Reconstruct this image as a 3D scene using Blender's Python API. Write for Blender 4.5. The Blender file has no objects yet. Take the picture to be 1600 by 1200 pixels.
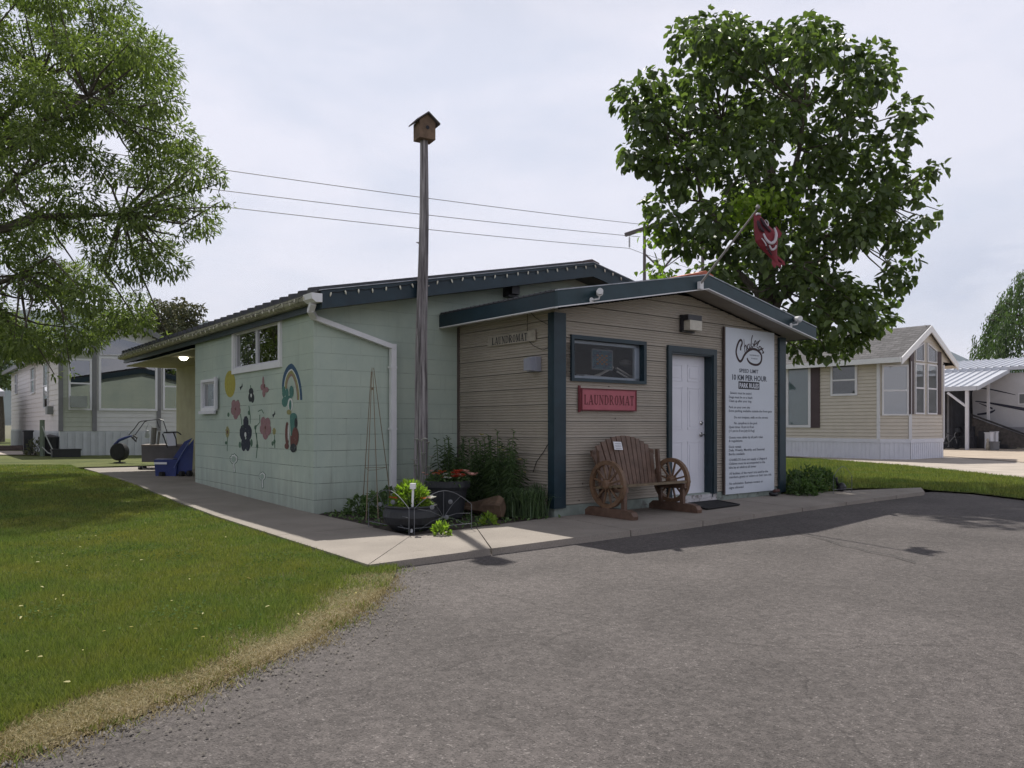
import bpy, math, random
import numpy as np
from mathutils import Vector, Matrix
from mathutils.geometry import delaunay_2d_cdt
R = math.radians
random.seed(7); rng = np.random.default_rng(11)
sc = bpy.context.scene
COL = sc.collection
# ------------------------------------------------------------------ camera
FX, HY, H = 1201.0, 663.0, 1.10          # focal length and horizon in photo pixels, eye height
cam = bpy.data.cameras.new('camera'); co = bpy.data.objects.new('camera', cam); COL.objects.link(co)
cam.sensor_width = 36; cam.lens = FX / 1600 * 36; cam.shift_y = (HY - 600) / 1600
cam.clip_start = 0.1; cam.clip_end = 12000
co.location = (0, 0, H); co.rotation_euler = (R(90), 0, 0)
sc.camera = co
sc.render.resolution_x = 1024; sc.render.resolution_y = 768
# ------------------------------------------------------------------ light
SUN_DIR = Vector((-0.19, 0.675, 1.0)).normalized()      # towards the sun
elev = math.asin(SUN_DIR.z); azim = math.atan2(SUN_DIR.x, SUN_DIR.y)
sl = bpy.data.lights.new('sun', 'SUN'); so = bpy.data.objects.new('sun', sl); COL.objects.link(so)
sl.energy = 5.0; sl.angle = R(0.7); sl.color = (1, 0.955, 0.88)
so.rotation_euler = SUN_DIR.to_track_quat('Z', 'Y').to_euler()
w = bpy.data.worlds.new('World'); sc.world = w; w.use_nodes = True
nt = w.node_tree; nt.nodes.clear()
def N(t, typ, **k):
    n = t.nodes.new(typ)
    for a, b in k.items():
        if a == 'inp':
            for i, v in b.items(): n.inputs[i].default_value = v
        else: setattr(n, a, b)
    return n
out = N(nt, 'ShaderNodeOutputWorld'); bg = N(nt, 'ShaderNodeBackground'); bg.inputs[1].default_value = 0.111
sky = N(nt, 'ShaderNodeTexSky', sky_type='NISHITA', sun_disc=False, sun_elevation=elev, sun_rotation=azim, air_density=1.2, dust_density=2.5)
tc = N(nt, 'ShaderNodeTexCoord')
mp = N(nt, 'ShaderNodeMapping'); mp.inputs['Scale'].default_value = (1, 1, 3.2)
nz = N(nt, 'ShaderNodeTexNoise', inp={'Scale': 2.6, 'Detail': 7.0, 'Roughness': 0.55, 'Distortion': 0.25})
rp = N(nt, 'ShaderNodeValToRGB')
e = rp.color_ramp.elements; e[0].position = 0.36; e[0].color = (6.0, 6.3, 7.4, 1); e[1].position = 0.55; e[1].color = (7.2, 7.2, 8.1, 1)
mx = N(nt, 'ShaderNodeMix', data_type='RGBA'); mx.inputs[0].default_value = 0.9
L = nt.links.new
L(tc.outputs['Generated'], mp.inputs[0]); L(mp.outputs[0], nz.inputs[0]); L(nz.outputs[0], rp.inputs[0])
L(sky.outputs[0], mx.inputs[6]); L(rp.outputs[0], mx.inputs[7]); 
sz = N(nt, 'ShaderNodeSeparateXYZ'); L(tc.outputs['Generated'], sz.inputs[0])
m1 = N(nt, 'ShaderNodeMapRange', interpolation_type='SMOOTHSTEP', inp={1: .36, 2: .56, 3: 0, 4: 1}); L(sz.outputs[0], m1.inputs[0]); m2 = N(nt, 'ShaderNodeMapRange', interpolation_type='SMOOTHSTEP', inp={1: .12, 2: .26, 3: 1, 4: 0}); L(sz.outputs[2], m2.inputs[0])
cm = N(nt, 'ShaderNodeMapping'); cm.inputs['Scale'].default_value = (1, 1, 2.6); L(tc.outputs['Generated'], cm.inputs[0]); cn_ = N(nt, 'ShaderNodeTexNoise', inp={'Scale': 7.5, 'Detail': 8.0, 'Roughness': .6, 'Distortion': .3}); L(cm.outputs[0], cn_.inputs[0])
cr_ = N(nt, 'ShaderNodeMapRange', interpolation_type='SMOOTHSTEP', inp={1: .46, 2: .62, 3: 0, 4: .8}); L(cn_.outputs[0], cr_.inputs[0]); mm1 = N(nt, 'ShaderNodeMath', operation='MULTIPLY'); L(m1.outputs[0], mm1.inputs[0]); L(m2.outputs[0], mm1.inputs[1]); mm2 = N(nt, 'ShaderNodeMath', operation='MULTIPLY'); L(mm1.outputs[0], mm2.inputs[0]); L(cr_.outputs[0], mm2.inputs[1])
mxc = N(nt, 'ShaderNodeMix', data_type='RGBA'); L(mm2.outputs[0], mxc.inputs[0]); L(mx.outputs[2], mxc.inputs[6]); mxc.inputs[7].default_value = (4.3, 4.8, 6.1, 1); mx = mxc
hz_ = N(nt, 'ShaderNodeMapRange', interpolation_type='SMOOTHSTEP', inp={1: 0.40, 2: 0.80, 3: 1.04, 4: 0.42}); L(sz.outputs[2], hz_.inputs[0])
vs_ = N(nt, 'ShaderNodeVectorMath', operation='SCALE'); L(mx.outputs[2], vs_.inputs[0]); L(hz_.outputs[0], vs_.inputs['Scale']); L(vs_.outputs[0], bg.inputs[0]); L(bg.outputs[0], out.inputs[0])
sc.view_settings.view_transform = 'Standard'; sc.view_settings.look = 'None'
sc.view_settings.exposure = 0.09; sc.view_settings.gamma = 1
# ------------------------------------------------------------------ frames
CX, CY = -2.452, 9.5                                    # near corner of the block building
Bv = Vector((0.7845, 0.6202, 0)); Av = Vector((-0.6202, 0.7845, 0)); ROT = math.atan2(0.6202, 0.7845)
def W(b, a, z=0): return Vector((CX + b*Bv.x + a*Av.x, CY + b*Bv.y + a*Av.y, z))
def loc(p): d = (p[0]-CX, p[1]-CY); return (d[0]*Bv.x + d[1]*Bv.y, d[0]*Av.x + d[1]*Av.y)
def gnd(x, y, z=0.0): Y = FX*(H-z)/(y-HY); return Vector(((x-800)/FX*Y, Y, z))
def at(x, y, Y): return Vector(((x-800)/FX*Y, Y, H-(y-HY)/FX*Y))
def onA(x, y, a, o=(CX, CY)):                            # pixel -> (b, z) on the plane a = const of a grid-aligned frame
    r = (x-800)/FX; ox = o[0]+a*Av.x; oy = o[1]+a*Av.y
    b = (r*oy-ox)/(Bv.x-r*Bv.y); return b, H-(y-HY)/FX*(oy+b*Bv.y)
def onB(x, y, b, o=(CX, CY)):                            # pixel -> (a, z) on the plane b = const
    r = (x-800)/FX; ox = o[0]+b*Bv.x; oy = o[1]+b*Bv.y
    a = (r*oy-ox)/(Av.x-r*Av.y); return a, H-(y-HY)/FX*(oy+a*Av.y)
def ss(e0, e1, v):
    t = min(1, max(0, (v-e0)/(e1-e0))); return t*t*(3-2*t)
def gz(x, y):
    b, a = loc((x, y)); return 0.12*ss(0, 7, a)*(1-ss(0, 6, b))
# ------------------------------------------------------------------ materials
MATS = {}
def mat(name, col, rough=0.7, var=0.12, vs=3.0, bump=0.0, bs=60.0, metal=0.0, spec=0.4, dirt=None, fine=0.0):
    if name in MATS: return MATS[name]
    m = bpy.data.materials.new(name); m.use_nodes = True; t = m.node_tree; p = t.nodes['Principled BSDF']
    p.inputs['Roughness'].default_value = rough; p.inputs['Metallic'].default_value = metal
    p.inputs['Specular IOR Level'].default_value = spec
    g = N(t, 'ShaderNodeTexCoord')
    n1 = N(t, 'ShaderNodeTexNoise', inp={'Scale': vs, 'Detail': 6.0, 'Roughness': 0.6}); t.links.new(g.outputs['Object'], n1.inputs[0])
    r = N(t, 'ShaderNodeValToRGB'); c = Vector(col[:3])
    lo = c*(1-var); hi = c*(1+var)
    r.color_ramp.elements[0].position = 0.3; r.color_ramp.elements[1].position = 0.7
    r.color_ramp.elements[0].color = (*lo, 1); r.color_ramp.elements[1].color = (*[min(1, v) for v in hi], 1)
    t.links.new(n1.outputs[0], r.inputs[0]); last = r.outputs[0]
    if dirt:
        n3 = N(t, 'ShaderNodeTexNoise', inp={'Scale': dirt[1], 'Detail': 8.0, 'Roughness': 0.7}); t.links.new(g.outputs['Object'], n3.inputs[0])
        r3 = N(t, 'ShaderNodeValToRGB'); r3.color_ramp.elements[0].position = dirt[2]; r3.color_ramp.elements[1].position = dirt[2]+0.12
        mx = N(t, 'ShaderNodeMix', data_type='RGBA'); t.links.new(n3.outputs[0], r3.inputs[0]); t.links.new(r3.outputs[0], mx.inputs[0])
        t.links.new(last, mx.inputs[6]); mx.inputs[7].default_value = (*dirt[0], 1); last = mx.outputs[2]
    if fine:
        n4 = N(t, 'ShaderNodeTexNoise', inp={'Scale': bs, 'Detail': 3.0}); t.links.new(g.outputs['Object'], n4.inputs[0])
        h = N(t, 'ShaderNodeMapRange', inp={1: 0.3, 2: 0.7, 3: 1-fine, 4: 1+fine}); t.links.new(n4.outputs[0], h.inputs[0])
        v = N(t, 'ShaderNodeVectorMath', operation='SCALE'); t.links.new(last, v.inputs[0]); t.links.new(h.outputs[0], v.inputs['Scale']); last = v.outputs[0]
    t.links.new(last, p.inputs['Base Color'])
    if bump:
        n2 = N(t, 'ShaderNodeTexNoise', inp={'Scale': bs, 'Detail': 4.0}); t.links.new(g.outputs['Object'], n2.inputs[0])
        b = N(t, 'ShaderNodeBump', inp={'Strength': bump, 'Distance': 0.01}); t.links.new(n2.outputs[0], b.inputs['Height']); t.links.new(b.outputs[0], p.inputs['Normal'])
    MATS[name] = m; return m
def leafmat(name, c1, c2, rough=0.55, trans=0.35, tcol=None, spec=0.3, vsc=0.0):
    m = bpy.data.materials.new(name); m.use_nodes = True; t = m.node_tree; p = t.nodes['Principled BSDF']; o = t.nodes['Material Output']
    g = N(t, 'ShaderNodeNewGeometry'); r = N(t, 'ShaderNodeValToRGB')
    r.color_ramp.elements[0].color = (*c1, 1); r.color_ramp.elements[1].color = (*c2, 1)
    t.links.new(g.outputs['Random Per Island'], r.inputs[0])
    if vsc:
        tc_ = N(t, 'ShaderNodeTexCoord'); vn = N(t, 'ShaderNodeTexNoise', inp={'Scale': vsc, 'Detail': 6.0, 'Roughness': .65}); t.links.new(tc_.outputs['Object'], vn.inputs[0])
        vr = N(t, 'ShaderNodeValToRGB'); vr.color_ramp.elements[0].position = .35; vr.color_ramp.elements[1].position = .65; vr.color_ramp.elements[0].color = (.62, .80, .72, 1); vr.color_ramp.elements[1].color = (1, .92, .80, 1)
        t.links.new(vn.outputs[0], vr.inputs[0]); vm_ = N(t, 'ShaderNodeMix', data_type='RGBA', blend_type='MULTIPLY'); vm_.inputs[0].default_value = 1; t.links.new(r.outputs[0], vm_.inputs[6]); t.links.new(vr.outputs[0], vm_.inputs[7])
        class _O: pass
        r = _O(); r.outputs = [vm_.outputs[2]]
    t.links.new(r.outputs[0], p.inputs['Base Color'])
    p.inputs['Roughness'].default_value = rough; p.inputs['Specular IOR Level'].default_value = spec
    tr = N(t, 'ShaderNodeBsdfTranslucent'); mixc = N(t, 'ShaderNodeMix', data_type='RGBA', blend_type='MULTIPLY'); mixc.inputs[0].default_value = 1
    mixc.inputs[7].default_value = (*(tcol or (1.5, 1.9, 0.7)), 1); t.links.new(r.outputs[0], mixc.inputs[6]); t.links.new(mixc.outputs[2], tr.inputs[0])
    ms = N(t, 'ShaderNodeMixShader'); ms.inputs[0].default_value = trans
    t.links.new(p.outputs[0], ms.inputs[1]); t.links.new(tr.outputs[0], ms.inputs[2]); t.links.new(ms.outputs[0], o.inputs[0])
    MATS[name] = m; return m
def glassmat(name, tint=(0.55, 0.6, 0.62), refl=1.0):
    m = bpy.data.materials.new(name); m.use_nodes = True; t = m.node_tree; o = t.nodes['Material Output']; t.nodes.remove(t.nodes['Principled BSDF'])
    fr = N(t, 'ShaderNodeFresnel', inp={0: 1.5}); mul = N(t, 'ShaderNodeMath', operation='MULTIPLY_ADD', use_clamp=True); mul.inputs[1].default_value = 1.9*refl; mul.inputs[2].default_value = 0.03*refl
    tr = N(t, 'ShaderNodeBsdfTransparent'); tr.inputs[0].default_value = (*tint, 1); gl = N(t, 'ShaderNodeBsdfGlossy'); gl.inputs['Roughness'].default_value = 0.015
    ms = N(t, 'ShaderNodeMixShader'); t.links.new(fr.outputs[0], mul.inputs[0]); t.links.new(mul.outputs[0], ms.inputs[0])
    t.links.new(tr.outputs[0], ms.inputs[1]); t.links.new(gl.outputs[0], ms.inputs[2]); t.links.new(ms.outputs[0], o.inputs[0])
    MATS[name] = m; return m
def blockmat(name, col):
    m = bpy.data.materials.new(name); m.use_nodes = True; t = m.node_tree; p = t.nodes['Principled BSDF']; lk = t.links.new
    g = N(t, 'ShaderNodeTexCoord'); sp = N(t, 'ShaderNodeSeparateXYZ'); lk(g.outputs['Object'], sp.inputs[0])
    ad = N(t, 'ShaderNodeMath', operation='SUBTRACT'); lk(sp.outputs[0], ad.inputs[0]); lk(sp.outputs[1], ad.inputs[1])
    wob = N(t, 'ShaderNodeTexNoise', inp={'Scale': 2.0, 'Detail': 3.0}); lk(g.outputs['Object'], wob.inputs[0])
    wz = N(t, 'ShaderNodeMath', operation='MULTIPLY_ADD'); wz.inputs[1].default_value = 0.012; lk(wob.outputs[0], wz.inputs[0]); lk(sp.outputs[2], wz.inputs[2])
    az = N(t, 'ShaderNodeMath', operation='ADD'); az.inputs[1].default_value = -0.159-0.006+2.032; lk(wz.outputs[0], az.inputs[0])
    ax = N(t, 'ShaderNodeMath', operation='ADD'); ax.inputs[1].default_value = 40.64+0.17; lk(ad.outputs[0], ax.inputs[0])
    cb = N(t, 'ShaderNodeCombineXYZ'); lk(ax.outputs[0], cb.inputs[0]); lk(az.outputs[0], cb.inputs[1])
    br = N(t, 'ShaderNodeTexBrick'); br.offset = 0.5
    for k, v in {'Scale': 1.0, 'Mortar Size': 0.0045, 'Mortar Smooth': 0.25, 'Bias': 0.0, 'Brick Width': 0.4064, 'Row Height': 0.2032}.items(): br.inputs[k].default_value = v
    br.inputs['Color1'].default_value = (1, 1, 1, 1); br.inputs['Color2'].default_value = (0.93, 0.93, 0.93, 1); lk(cb.outputs[0], br.inputs[0])
    # horizontal joint only, for the stronger bed cracks
    fr = N(t, 'ShaderNodeMath', operation='DIVIDE'); fr.inputs[1].default_value = 0.2032; lk(az.outputs[0], fr.inputs[0])
    f2 = N(t, 'ShaderNodeMath', operation='FRACT'); lk(fr.outputs[0], f2.inputs[0])
    pp = N(t, 'ShaderNodeMath', operation='PINGPONG'); pp.inputs[1].default_value = 0.5; lk(f2.outputs[0], pp.inputs[0])
    hj = N(t, 'ShaderNodeMapRange', inp={1: 0.0, 2: 0.028, 3: 1.0, 4: 0.0}); lk(pp.outputs[0], hj.inputs[0])
    cn = N(t, 'ShaderNodeTexNoise', inp={'Scale': 3.2, 'Detail': 6.0, 'Roughness': 0.75}); lk(g.outputs['Object'], cn.inputs[0])
    hg = N(t, 'ShaderNodeMapRange', inp={1: 0.0, 2: 2.4, 3: 0.17, 4: -0.04}); lk(sp.outputs[2], hg.inputs[0])
    ca = N(t, 'ShaderNodeMath', operation='ADD'); lk(cn.outputs[0], ca.inputs[0]); lk(hg.outputs[0], ca.inputs[1])
    cr = N(t, 'ShaderNodeMapRange', inp={1: 0.53, 2: 0.66, 3: 0.24, 4: 0.92}); lk(ca.outputs[0], cr.inputs[0])
    crack = N(t, 'ShaderNodeMath', operation='MULTIPLY', use_clamp=True); lk(hj.outputs[0], crack.inputs[0]); lk(cr.outputs[0], crack.inputs[1])
    vj = N(t, 'ShaderNodeMath', operation='MULTIPLY'); lk(br.outputs['Fac'], vj.inputs[0]); vj.inputs[1].default_value = 0.26
    vm = N(t, 'ShaderNodeMath', operation='MULTIPLY'); lk(vj.outputs[0], vm.inputs[0]); lk(cr.outputs[0], vm.inputs[1])
    tot = N(t, 'ShaderNodeMath', operation='MAXIMUM'); lk(crack.outputs[0], tot.inputs[0]); lk(vm.outputs[0], tot.inputs[1])
    n1 = N(t, 'ShaderNodeTexNoise', inp={'Scale': 1.6, 'Detail': 7.0, 'Roughness': 0.65}); lk(g.outputs['Object'], n1.inputs[0])
    r = N(t, 'ShaderNodeValToRGB'); c = Vector(col); r.color_ramp.elements[0].position = 0.32; r.color_ramp.elements[1].position = 0.68
    r.color_ramp.elements[0].color = (c.x*.88, c.y*.90, c.z*.92, 1); r.color_ramp.elements[1].color = (c.x*1.1, c.y*1.08, c.z*1.06, 1); lk(n1.outputs[0], r.inputs[0])
    bm_ = N(t, 'ShaderNodeMix', data_type='RGBA', blend_type='MULTIPLY'); bm_.inputs[0].default_value = 0.0; lk(r.outputs[0], bm_.inputs[6]); lk(br.outputs['Color'], bm_.inputs[7])
    mxx = N(t, 'ShaderNodeMix', data_type='RGBA'); lk(tot.outputs[0], mxx.inputs[0]); lk(bm_.outputs[2], mxx.inputs[6]); mxx.inputs[7].default_value = (0.06, 0.075, 0.07, 1)
    dz_ = N(t, 'ShaderNodeMapRange', inp={1: 0.0, 2: 0.55, 3: 0.34, 4: 0.0}); lk(sp.outputs[2], dz_.inputs[0])
    sm_ = N(t, 'ShaderNodeMapping'); sm_.inputs['Scale'].default_value = (7, 7, .7); lk(g.outputs['Object'], sm_.inputs[0]); sn_ = N(t, 'ShaderNodeTexNoise', inp={'Scale': 1.0, 'Detail': 7.0, 'Roughness': .7}); lk(sm_.outputs[0], sn_.inputs[0])
    sa_ = N(t, 'ShaderNodeMath', operation='ADD'); lk(sn_.outputs[0], sa_.inputs[0]); lk(dz_.outputs[0], sa_.inputs[1]); sr_ = N(t, 'ShaderNodeMapRange', inp={1: 0.56, 2: 0.86, 3: 0, 4: .42}); lk(sa_.outputs[0], sr_.inputs[0])
    md_ = N(t, 'ShaderNodeMix', data_type='RGBA'); lk(sr_.outputs[0], md_.inputs[0]); lk(mxx.outputs[2], md_.inputs[6]); md_.inputs[7].default_value = (.20, .205, .18, 1); mxx = md_
    lk(mxx.outputs[2], p.inputs['Base Color']); p.inputs['Roughness'].default_value = 0.75; p.inputs['Specular IOR Level'].default_value = 0.25
    n2 = N(t, 'ShaderNodeTexNoise', inp={'Scale': 55.0, 'Detail': 5.0, 'Roughness': 0.7}); lk(g.outputs['Object'], n2.inputs[0])
    hh = N(t, 'ShaderNodeMath', operation='MULTIPLY_ADD'); hh.inputs[1].default_value = -1.1; lk(br.outputs['Fac'], hh.inputs[0]); lk(n2.outputs[0], hh.inputs[2])
    b = N(t, 'ShaderNodeBump', inp={'Strength': 0.5, 'Distance': 0.006}); lk(hh.outputs[0], b.inputs['Height']); lk(b.outputs[0], p.inputs['Normal'])
    MATS[name] = m; return m
BLOCK = blockmat('painted_block', (0.43, 0.50, 0.435))
M = {}
def defm(k, *a, **kw): M[k] = mat(k, *a, **kw); return M[k]
defm('siding_tan', (0.365, 0.325, 0.275), 0.6, 0.08, 2.2, dirt=((0.27, 0.23, 0.20), 4, 0.62))
defm('teal', (0.013, 0.031, 0.044), 0.45, 0.25, 4, bump=0.1)
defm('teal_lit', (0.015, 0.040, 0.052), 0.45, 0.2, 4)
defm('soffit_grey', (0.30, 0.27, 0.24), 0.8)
defm('porch_beige', (0.33, 0.32, 0.20), 0.8)
defm('white_trim', (0.72, 0.72, 0.74), 0.45, 0.05, 6, dirt=((0.45, 0.44, 0.42), 9, 0.66))
defm('window_white', (0.62, 0.62, 0.66), 0.4, 0.05)
defm('roof_metal', (0.045, 0.046, 0.052), 0.55, 0.3, 5)
defm('roof_edge', (0.33, 0.35, 0.38), 0.4, 0.3, 9, metal=0.4)
defm('rust', (0.42, 0.11, 0.06), 0.6, 0.35, 6, dirt=((0.5, 0.3, 0.24), 7, 0.55))
defm('foundation', (0.27, 0.31, 0.28), 0.9, 0.25, 5, bump=0.5, bs=40, dirt=((0.14, 0.14, 0.13), 6, 0.55))
defm('gutter_old', (0.33, 0.32, 0.235), 0.5, 0.35, 9, dirt=((0.12, 0.11, 0.08), 14, 0.50))
defm('door_white', (0.70, 0.70, 0.76), 0.4, 0.03, 3)
defm('chrome', (0.6, 0.58, 0.55), 0.25, 0.1, metal=1)
defm('dark_metal', (0.02, 0.02, 0.024), 0.4, 0.2)
defm('room_dark', (0.05, 0.045, 0.06), 0.9, 0.3, 2)
defm('lamp_lens', (0.50, 0.47, 0.40), 0.4, 0.1, 20)
defm('grey_box', (0.28, 0.29, 0.34), 0.5, 0.1)
defm('cable', (0.015, 0.014, 0.013), 0.6)
defm('sign_red', (0.40, 0.105, 0.13), 0.55, 0.1, 6)
defm('sign_red_dark', (0.13, 0.022, 0.028), 0.6)
defm('ink', (0.012, 0.014, 0.02), 0.6, 0.0)
defm('ink_grey', (0.05, 0.06, 0.085), 0.6, 0.0)
defm('logo_maroon', (0.03, 0.012, 0.016), 0.6, 0.0)
defm('board_white', (0.56, 0.60, 0.66), 0.35, 0.03, 3)
defm('board_letter', (0.6, 0.63, 0.7), 0.5, 0.0)
defm('plank_grey', (0.33, 0.30, 0.25), 0.8, 0.2, 12)
defm('bench_wood', (0.13, 0.078, 0.055), 0.55, 0.35, 9, bump=0.2, bs=40, dirt=((0.05, 0.03, 0.022), 12, 0.6))
defm('bench_wheel', (0.165, 0.098, 0.058), 0.5, 0.35, 12, dirt=((0.05, 0.03, 0.02), 14, 0.58))
defm('bench_seat', (0.16, 0.12, 0.075), 0.6, 0.35, 12, bump=0.3, bs=50)
defm('paper', (0.75, 0.75, 0.78), 0.8, 0.03)
defm('rubber', (0.016, 0.016, 0.017), 0.85, 0.2, 10, bump=0.5, bs=120)
defm('pot_black', (0.022, 0.024, 0.028), 0.5, 0.3, 6, dirt=((0.07, 0.07, 0.07), 9, 0.66))
defm('soil', (0.045, 0.035, 0.028), 0.95, 0.5, 14, bump=1.0, bs=50)
defm('logwood', (0.16, 0.105, 0.07), 0.8, 0.4, 8, bump=0.6, bs=25)
defm('cane', (0.20, 0.155, 0.10), 0.7, 0.3)
defm('wire', (0.16, 0.17, 0.19), 0.5, 0.2, metal=0.5)
defm('polewood', (0.185, 0.165, 0.165), 0.9, 0.35, 5)
defm('bark', (0.09, 0.075, 0.06), 0.9, 0.35, 8, bump=0.8, bs=30)
defm('utility_wood', (0.11, 0.095, 0.095), 0.9, 0.2)
defm('powerline', (0.10, 0.10, 0.12), 0.6, 0.0)
defm('home_beige', (0.52, 0.475, 0.415), 0.55, 0.06)
defm('home_grey', (0.54, 0.54, 0.54), 0.6, 0.06)
defm('home_green', (0.38, 0.40, 0.34), 0.6, 0.08)
defm('skirt_white', (0.62, 0.63, 0.70), 0.5, 0.05)
defm('shutter', (0.06, 0.04, 0.045), 0.6)
defm('trim_grey', (0.17, 0.17, 0.18), 0.6)
defm('curtain', (0.62, 0.70, 0.70), 0.9, 0.06, 2)
tcv = M['curtain'].node_tree
defm('blind', (0.30, 0.33, 0.33), 0.9, 0.15, 30)
defm('metal_white', (0.50, 0.52, 0.57), 0.35, 0.04)
defm('trailer_white', (0.50, 0.50, 0.53), 0.35, 0.05)
defm('stripe_navy', (0.02, 0.022, 0.045), 0.35, 0.0)
defm('clutter_dark', (0.03, 0.03, 0.036), 0.7, 0.4, 3)
defm('blue_plastic', (0.02, 0.035, 0.15), 0.4, 0.2)
defm('cart_tub', (0.085, 0.08, 0.085), 0.6, 0.2)
defm('brown_wall', (0.06, 0.04, 0.035), 0.8, 0.3)
defm('deck_wood', (0.12, 0.09, 0.08), 0.8, 0.3)
defm('fish_red', (0.20, 0.018, 0.03), 0.55, 0.15, 8)
defm('fish_dark', (0.035, 0.012, 0.02), 0.6, 0.1)
defm('fish_white', (0.55, 0.50, 0.55), 0.6, 0.05)
defm('bulb', (0.62, 0.60, 0.50), 0.3, 0.15, 30)
defm('leaf_litter', (0.42, 0.36, 0.20), 0.8, 0.3, 20)
for k, c in {'paint_yellow': (.36, .32, .055), 'paint_black': (.022, .028, .032), 'paint_navy': (.014, .018, .035), 'paint_pink': (.27, .15, .16), 'paint_teal': (.06, .17, .145), 'paint_brown': (.13, .05, .04), 'paint_white': (.60, .62, .60), 'paint_blue': (.03, .08, .15), 'paint_olive': (.26, .25, .10), 'paint_rose': (.26, .17, .14), 'paint_green': (.07, .14, .09), 'paint_mint': (.30, .38, .32), 'glass_blue': (.06, .12, .16), 'glass_amber': (.25, .12, .05)}.items(): defm(k, c, 0.75, 0.18, 20, **(dict(dirt=((.30, .36, .33), 26, .60)) if k.startswith('paint') else {}))
M['glass'] = glassmat('window_glass', (0.5, 0.55, 0.58)); M['glass_clear'] = glassmat('clear_glass', (0.8, 0.82, 0.82), 0.3)
M['glass_dim'] = glassmat('dim_glass', (0.5, 0.52, 0.56), 0.3); M['glass_mirror'] = glassmat('reflecting_glass', (0.25, 0.3, 0.33), 2.6)
def concretemat(name, col):
    m = mat(name, col, 0.85, 0.16, 1.3, bump=0.35, bs=90, fine=0.16, dirt=((col[0]*.62, col[1]*.60, col[2]*.58), 2.3, 0.6)); return m
M['concrete'] = concretemat('concrete_walk', (0.272, 0.240, 0.208)); M['concrete_light'] = concretemat('concrete_light', (0.40, 0.35, 0.30))
def asphaltmat():
    m = bpy.data.materials.new('asphalt'); m.use_nodes = True; t = m.node_tree; p = t.nodes['Principled BSDF']; lk = t.links.new
    g = N(t, 'ShaderNodeTexCoord')
    v = N(t, 'ShaderNodeTexVoronoi', inp={'Scale': 150.0}); lk(g.outputs['Object'], v.inputs[0])
    vb = N(t, 'ShaderNodeTexVoronoi', inp={'Scale': 34.0}); lk(g.outputs['Object'], vb.inputs[0])
    sp = N(t, 'ShaderNodeSeparateColor'); lk(v.outputs['Color'], sp.inputs[0])
    sb = N(t, 'ShaderNodeSeparateColor'); lk(vb.outputs['Color'], sb.inputs[0])
    r = N(t, 'ShaderNodeValToRGB'); els = r.color_ramp.elements
    els[0].color = (0.060, 0.054, 0.052, 1); els[1].color = (0.22, 0.20, 0.19, 1); els.new(0.4).color = (0.108, 0.096, 0.092, 1); els.new(0.95).color = (0.122, 0.108, 0.103, 1)
    lk(sp.outputs[0], r.inputs[0])
    r2 = N(t, 'ShaderNodeMapRange', inp={1: 0, 2: 1, 3: 0.82, 4: 1.18}); lk(sb.outputs[0], r2.inputs[0])
    n = N(t, 'ShaderNodeTexNoise', inp={'Scale': 0.7, 'Detail': 8.0, 'Roughness': 0.65}); lk(g.outputs['Object'], n.inputs[0])
    r3 = N(t, 'ShaderNodeMapRange', inp={1: 0.3, 2: 0.7, 3: 0.78, 4: 1.2}); lk(n.outputs[0], r3.inputs[0])
    ml = N(t, 'ShaderNodeMath', operation='MULTIPLY'); lk(r2.outputs[0], ml.inputs[0]); lk(r3.outputs[0], ml.inputs[1])
    s = N(t, 'ShaderNodeVectorMath', operation='SCALE'); lk(r.outputs[0], s.inputs[0]); lk(ml.outputs[0], s.inputs['Scale'])
    # one fine crack across the tarmac
    wv = N(t, 'ShaderNodeTexNoise', inp={'Scale': 1.4, 'Detail': 5.0, 'Roughness': 0.6}); lk(g.outputs['Object'], wv.inputs[0])
    vc = N(t, 'ShaderNodeTexVoronoi', feature='DISTANCE_TO_EDGE', inp={'Scale': 0.16}); ma = N(t, 'ShaderNodeVectorMath', operation='ADD')
    sc_ = N(t, 'ShaderNodeVectorMath', operation='SCALE'); sc_.inputs['Scale'].default_value = 0.5; lk(wv.outputs['Color'], sc_.inputs[0]); lk(g.outputs['Object'], ma.inputs[0]); lk(sc_.outputs[0], ma.inputs[1]); lk(ma.outputs[0], vc.inputs[0])
    cr = N(t, 'ShaderNodeMapRange', inp={1: 0.0004, 2: 0.0014, 3: 0.72, 4: 1.0})
    pn_ = N(t, 'ShaderNodeTexNoise', inp={'Scale': 0.22, 'Detail': 5.0, 'Roughness': .6, 'Distortion': .8}); lk(g.outputs['Object'], pn_.inputs[0])
    pr_ = N(t, 'ShaderNodeMapRange', inp={1: 0.4, 2: 0.6, 3: 0.86, 4: 1.1}); lk(pn_.outputs[0], pr_.inputs[0])
    on_ = N(t, 'ShaderNodeTexVoronoi', feature='SMOOTH_F1', inp={'Scale': 0.55, 'Smoothness': .4}); lk(ma.outputs[0], on_.inputs[0])
    or_ = N(t, 'ShaderNodeMapRange', inp={1: 0.05, 2: 0.17, 3: 0.74, 4: 1.0}); lk(on_.outputs['Distance'], or_.inputs[0])
    pm_ = N(t, 'ShaderNodeMath', operation='MULTIPLY'); lk(pr_.outputs[0], pm_.inputs[0]); lk(or_.outputs[0], pm_.inputs[1]); s0_ = N(t, 'ShaderNodeVectorMath', operation='SCALE'); lk(s.outputs[0], s0_.inputs[0]); lk(pm_.outputs[0], s0_.inputs['Scale']); s = s0_; lk(vc.outputs['Distance'], cr.inputs[0])
    s2 = N(t, 'ShaderNodeVectorMath', operation='SCALE'); lk(s.outputs[0], s2.inputs[0]); lk(cr.outputs[0], s2.inputs['Scale'])
    lk(s2.outputs[0], p.inputs['Base Color']); p.inputs['Roughness'].default_value = 0.88; p.inputs['Specular IOR Level'].default_value = 0.3
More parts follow.
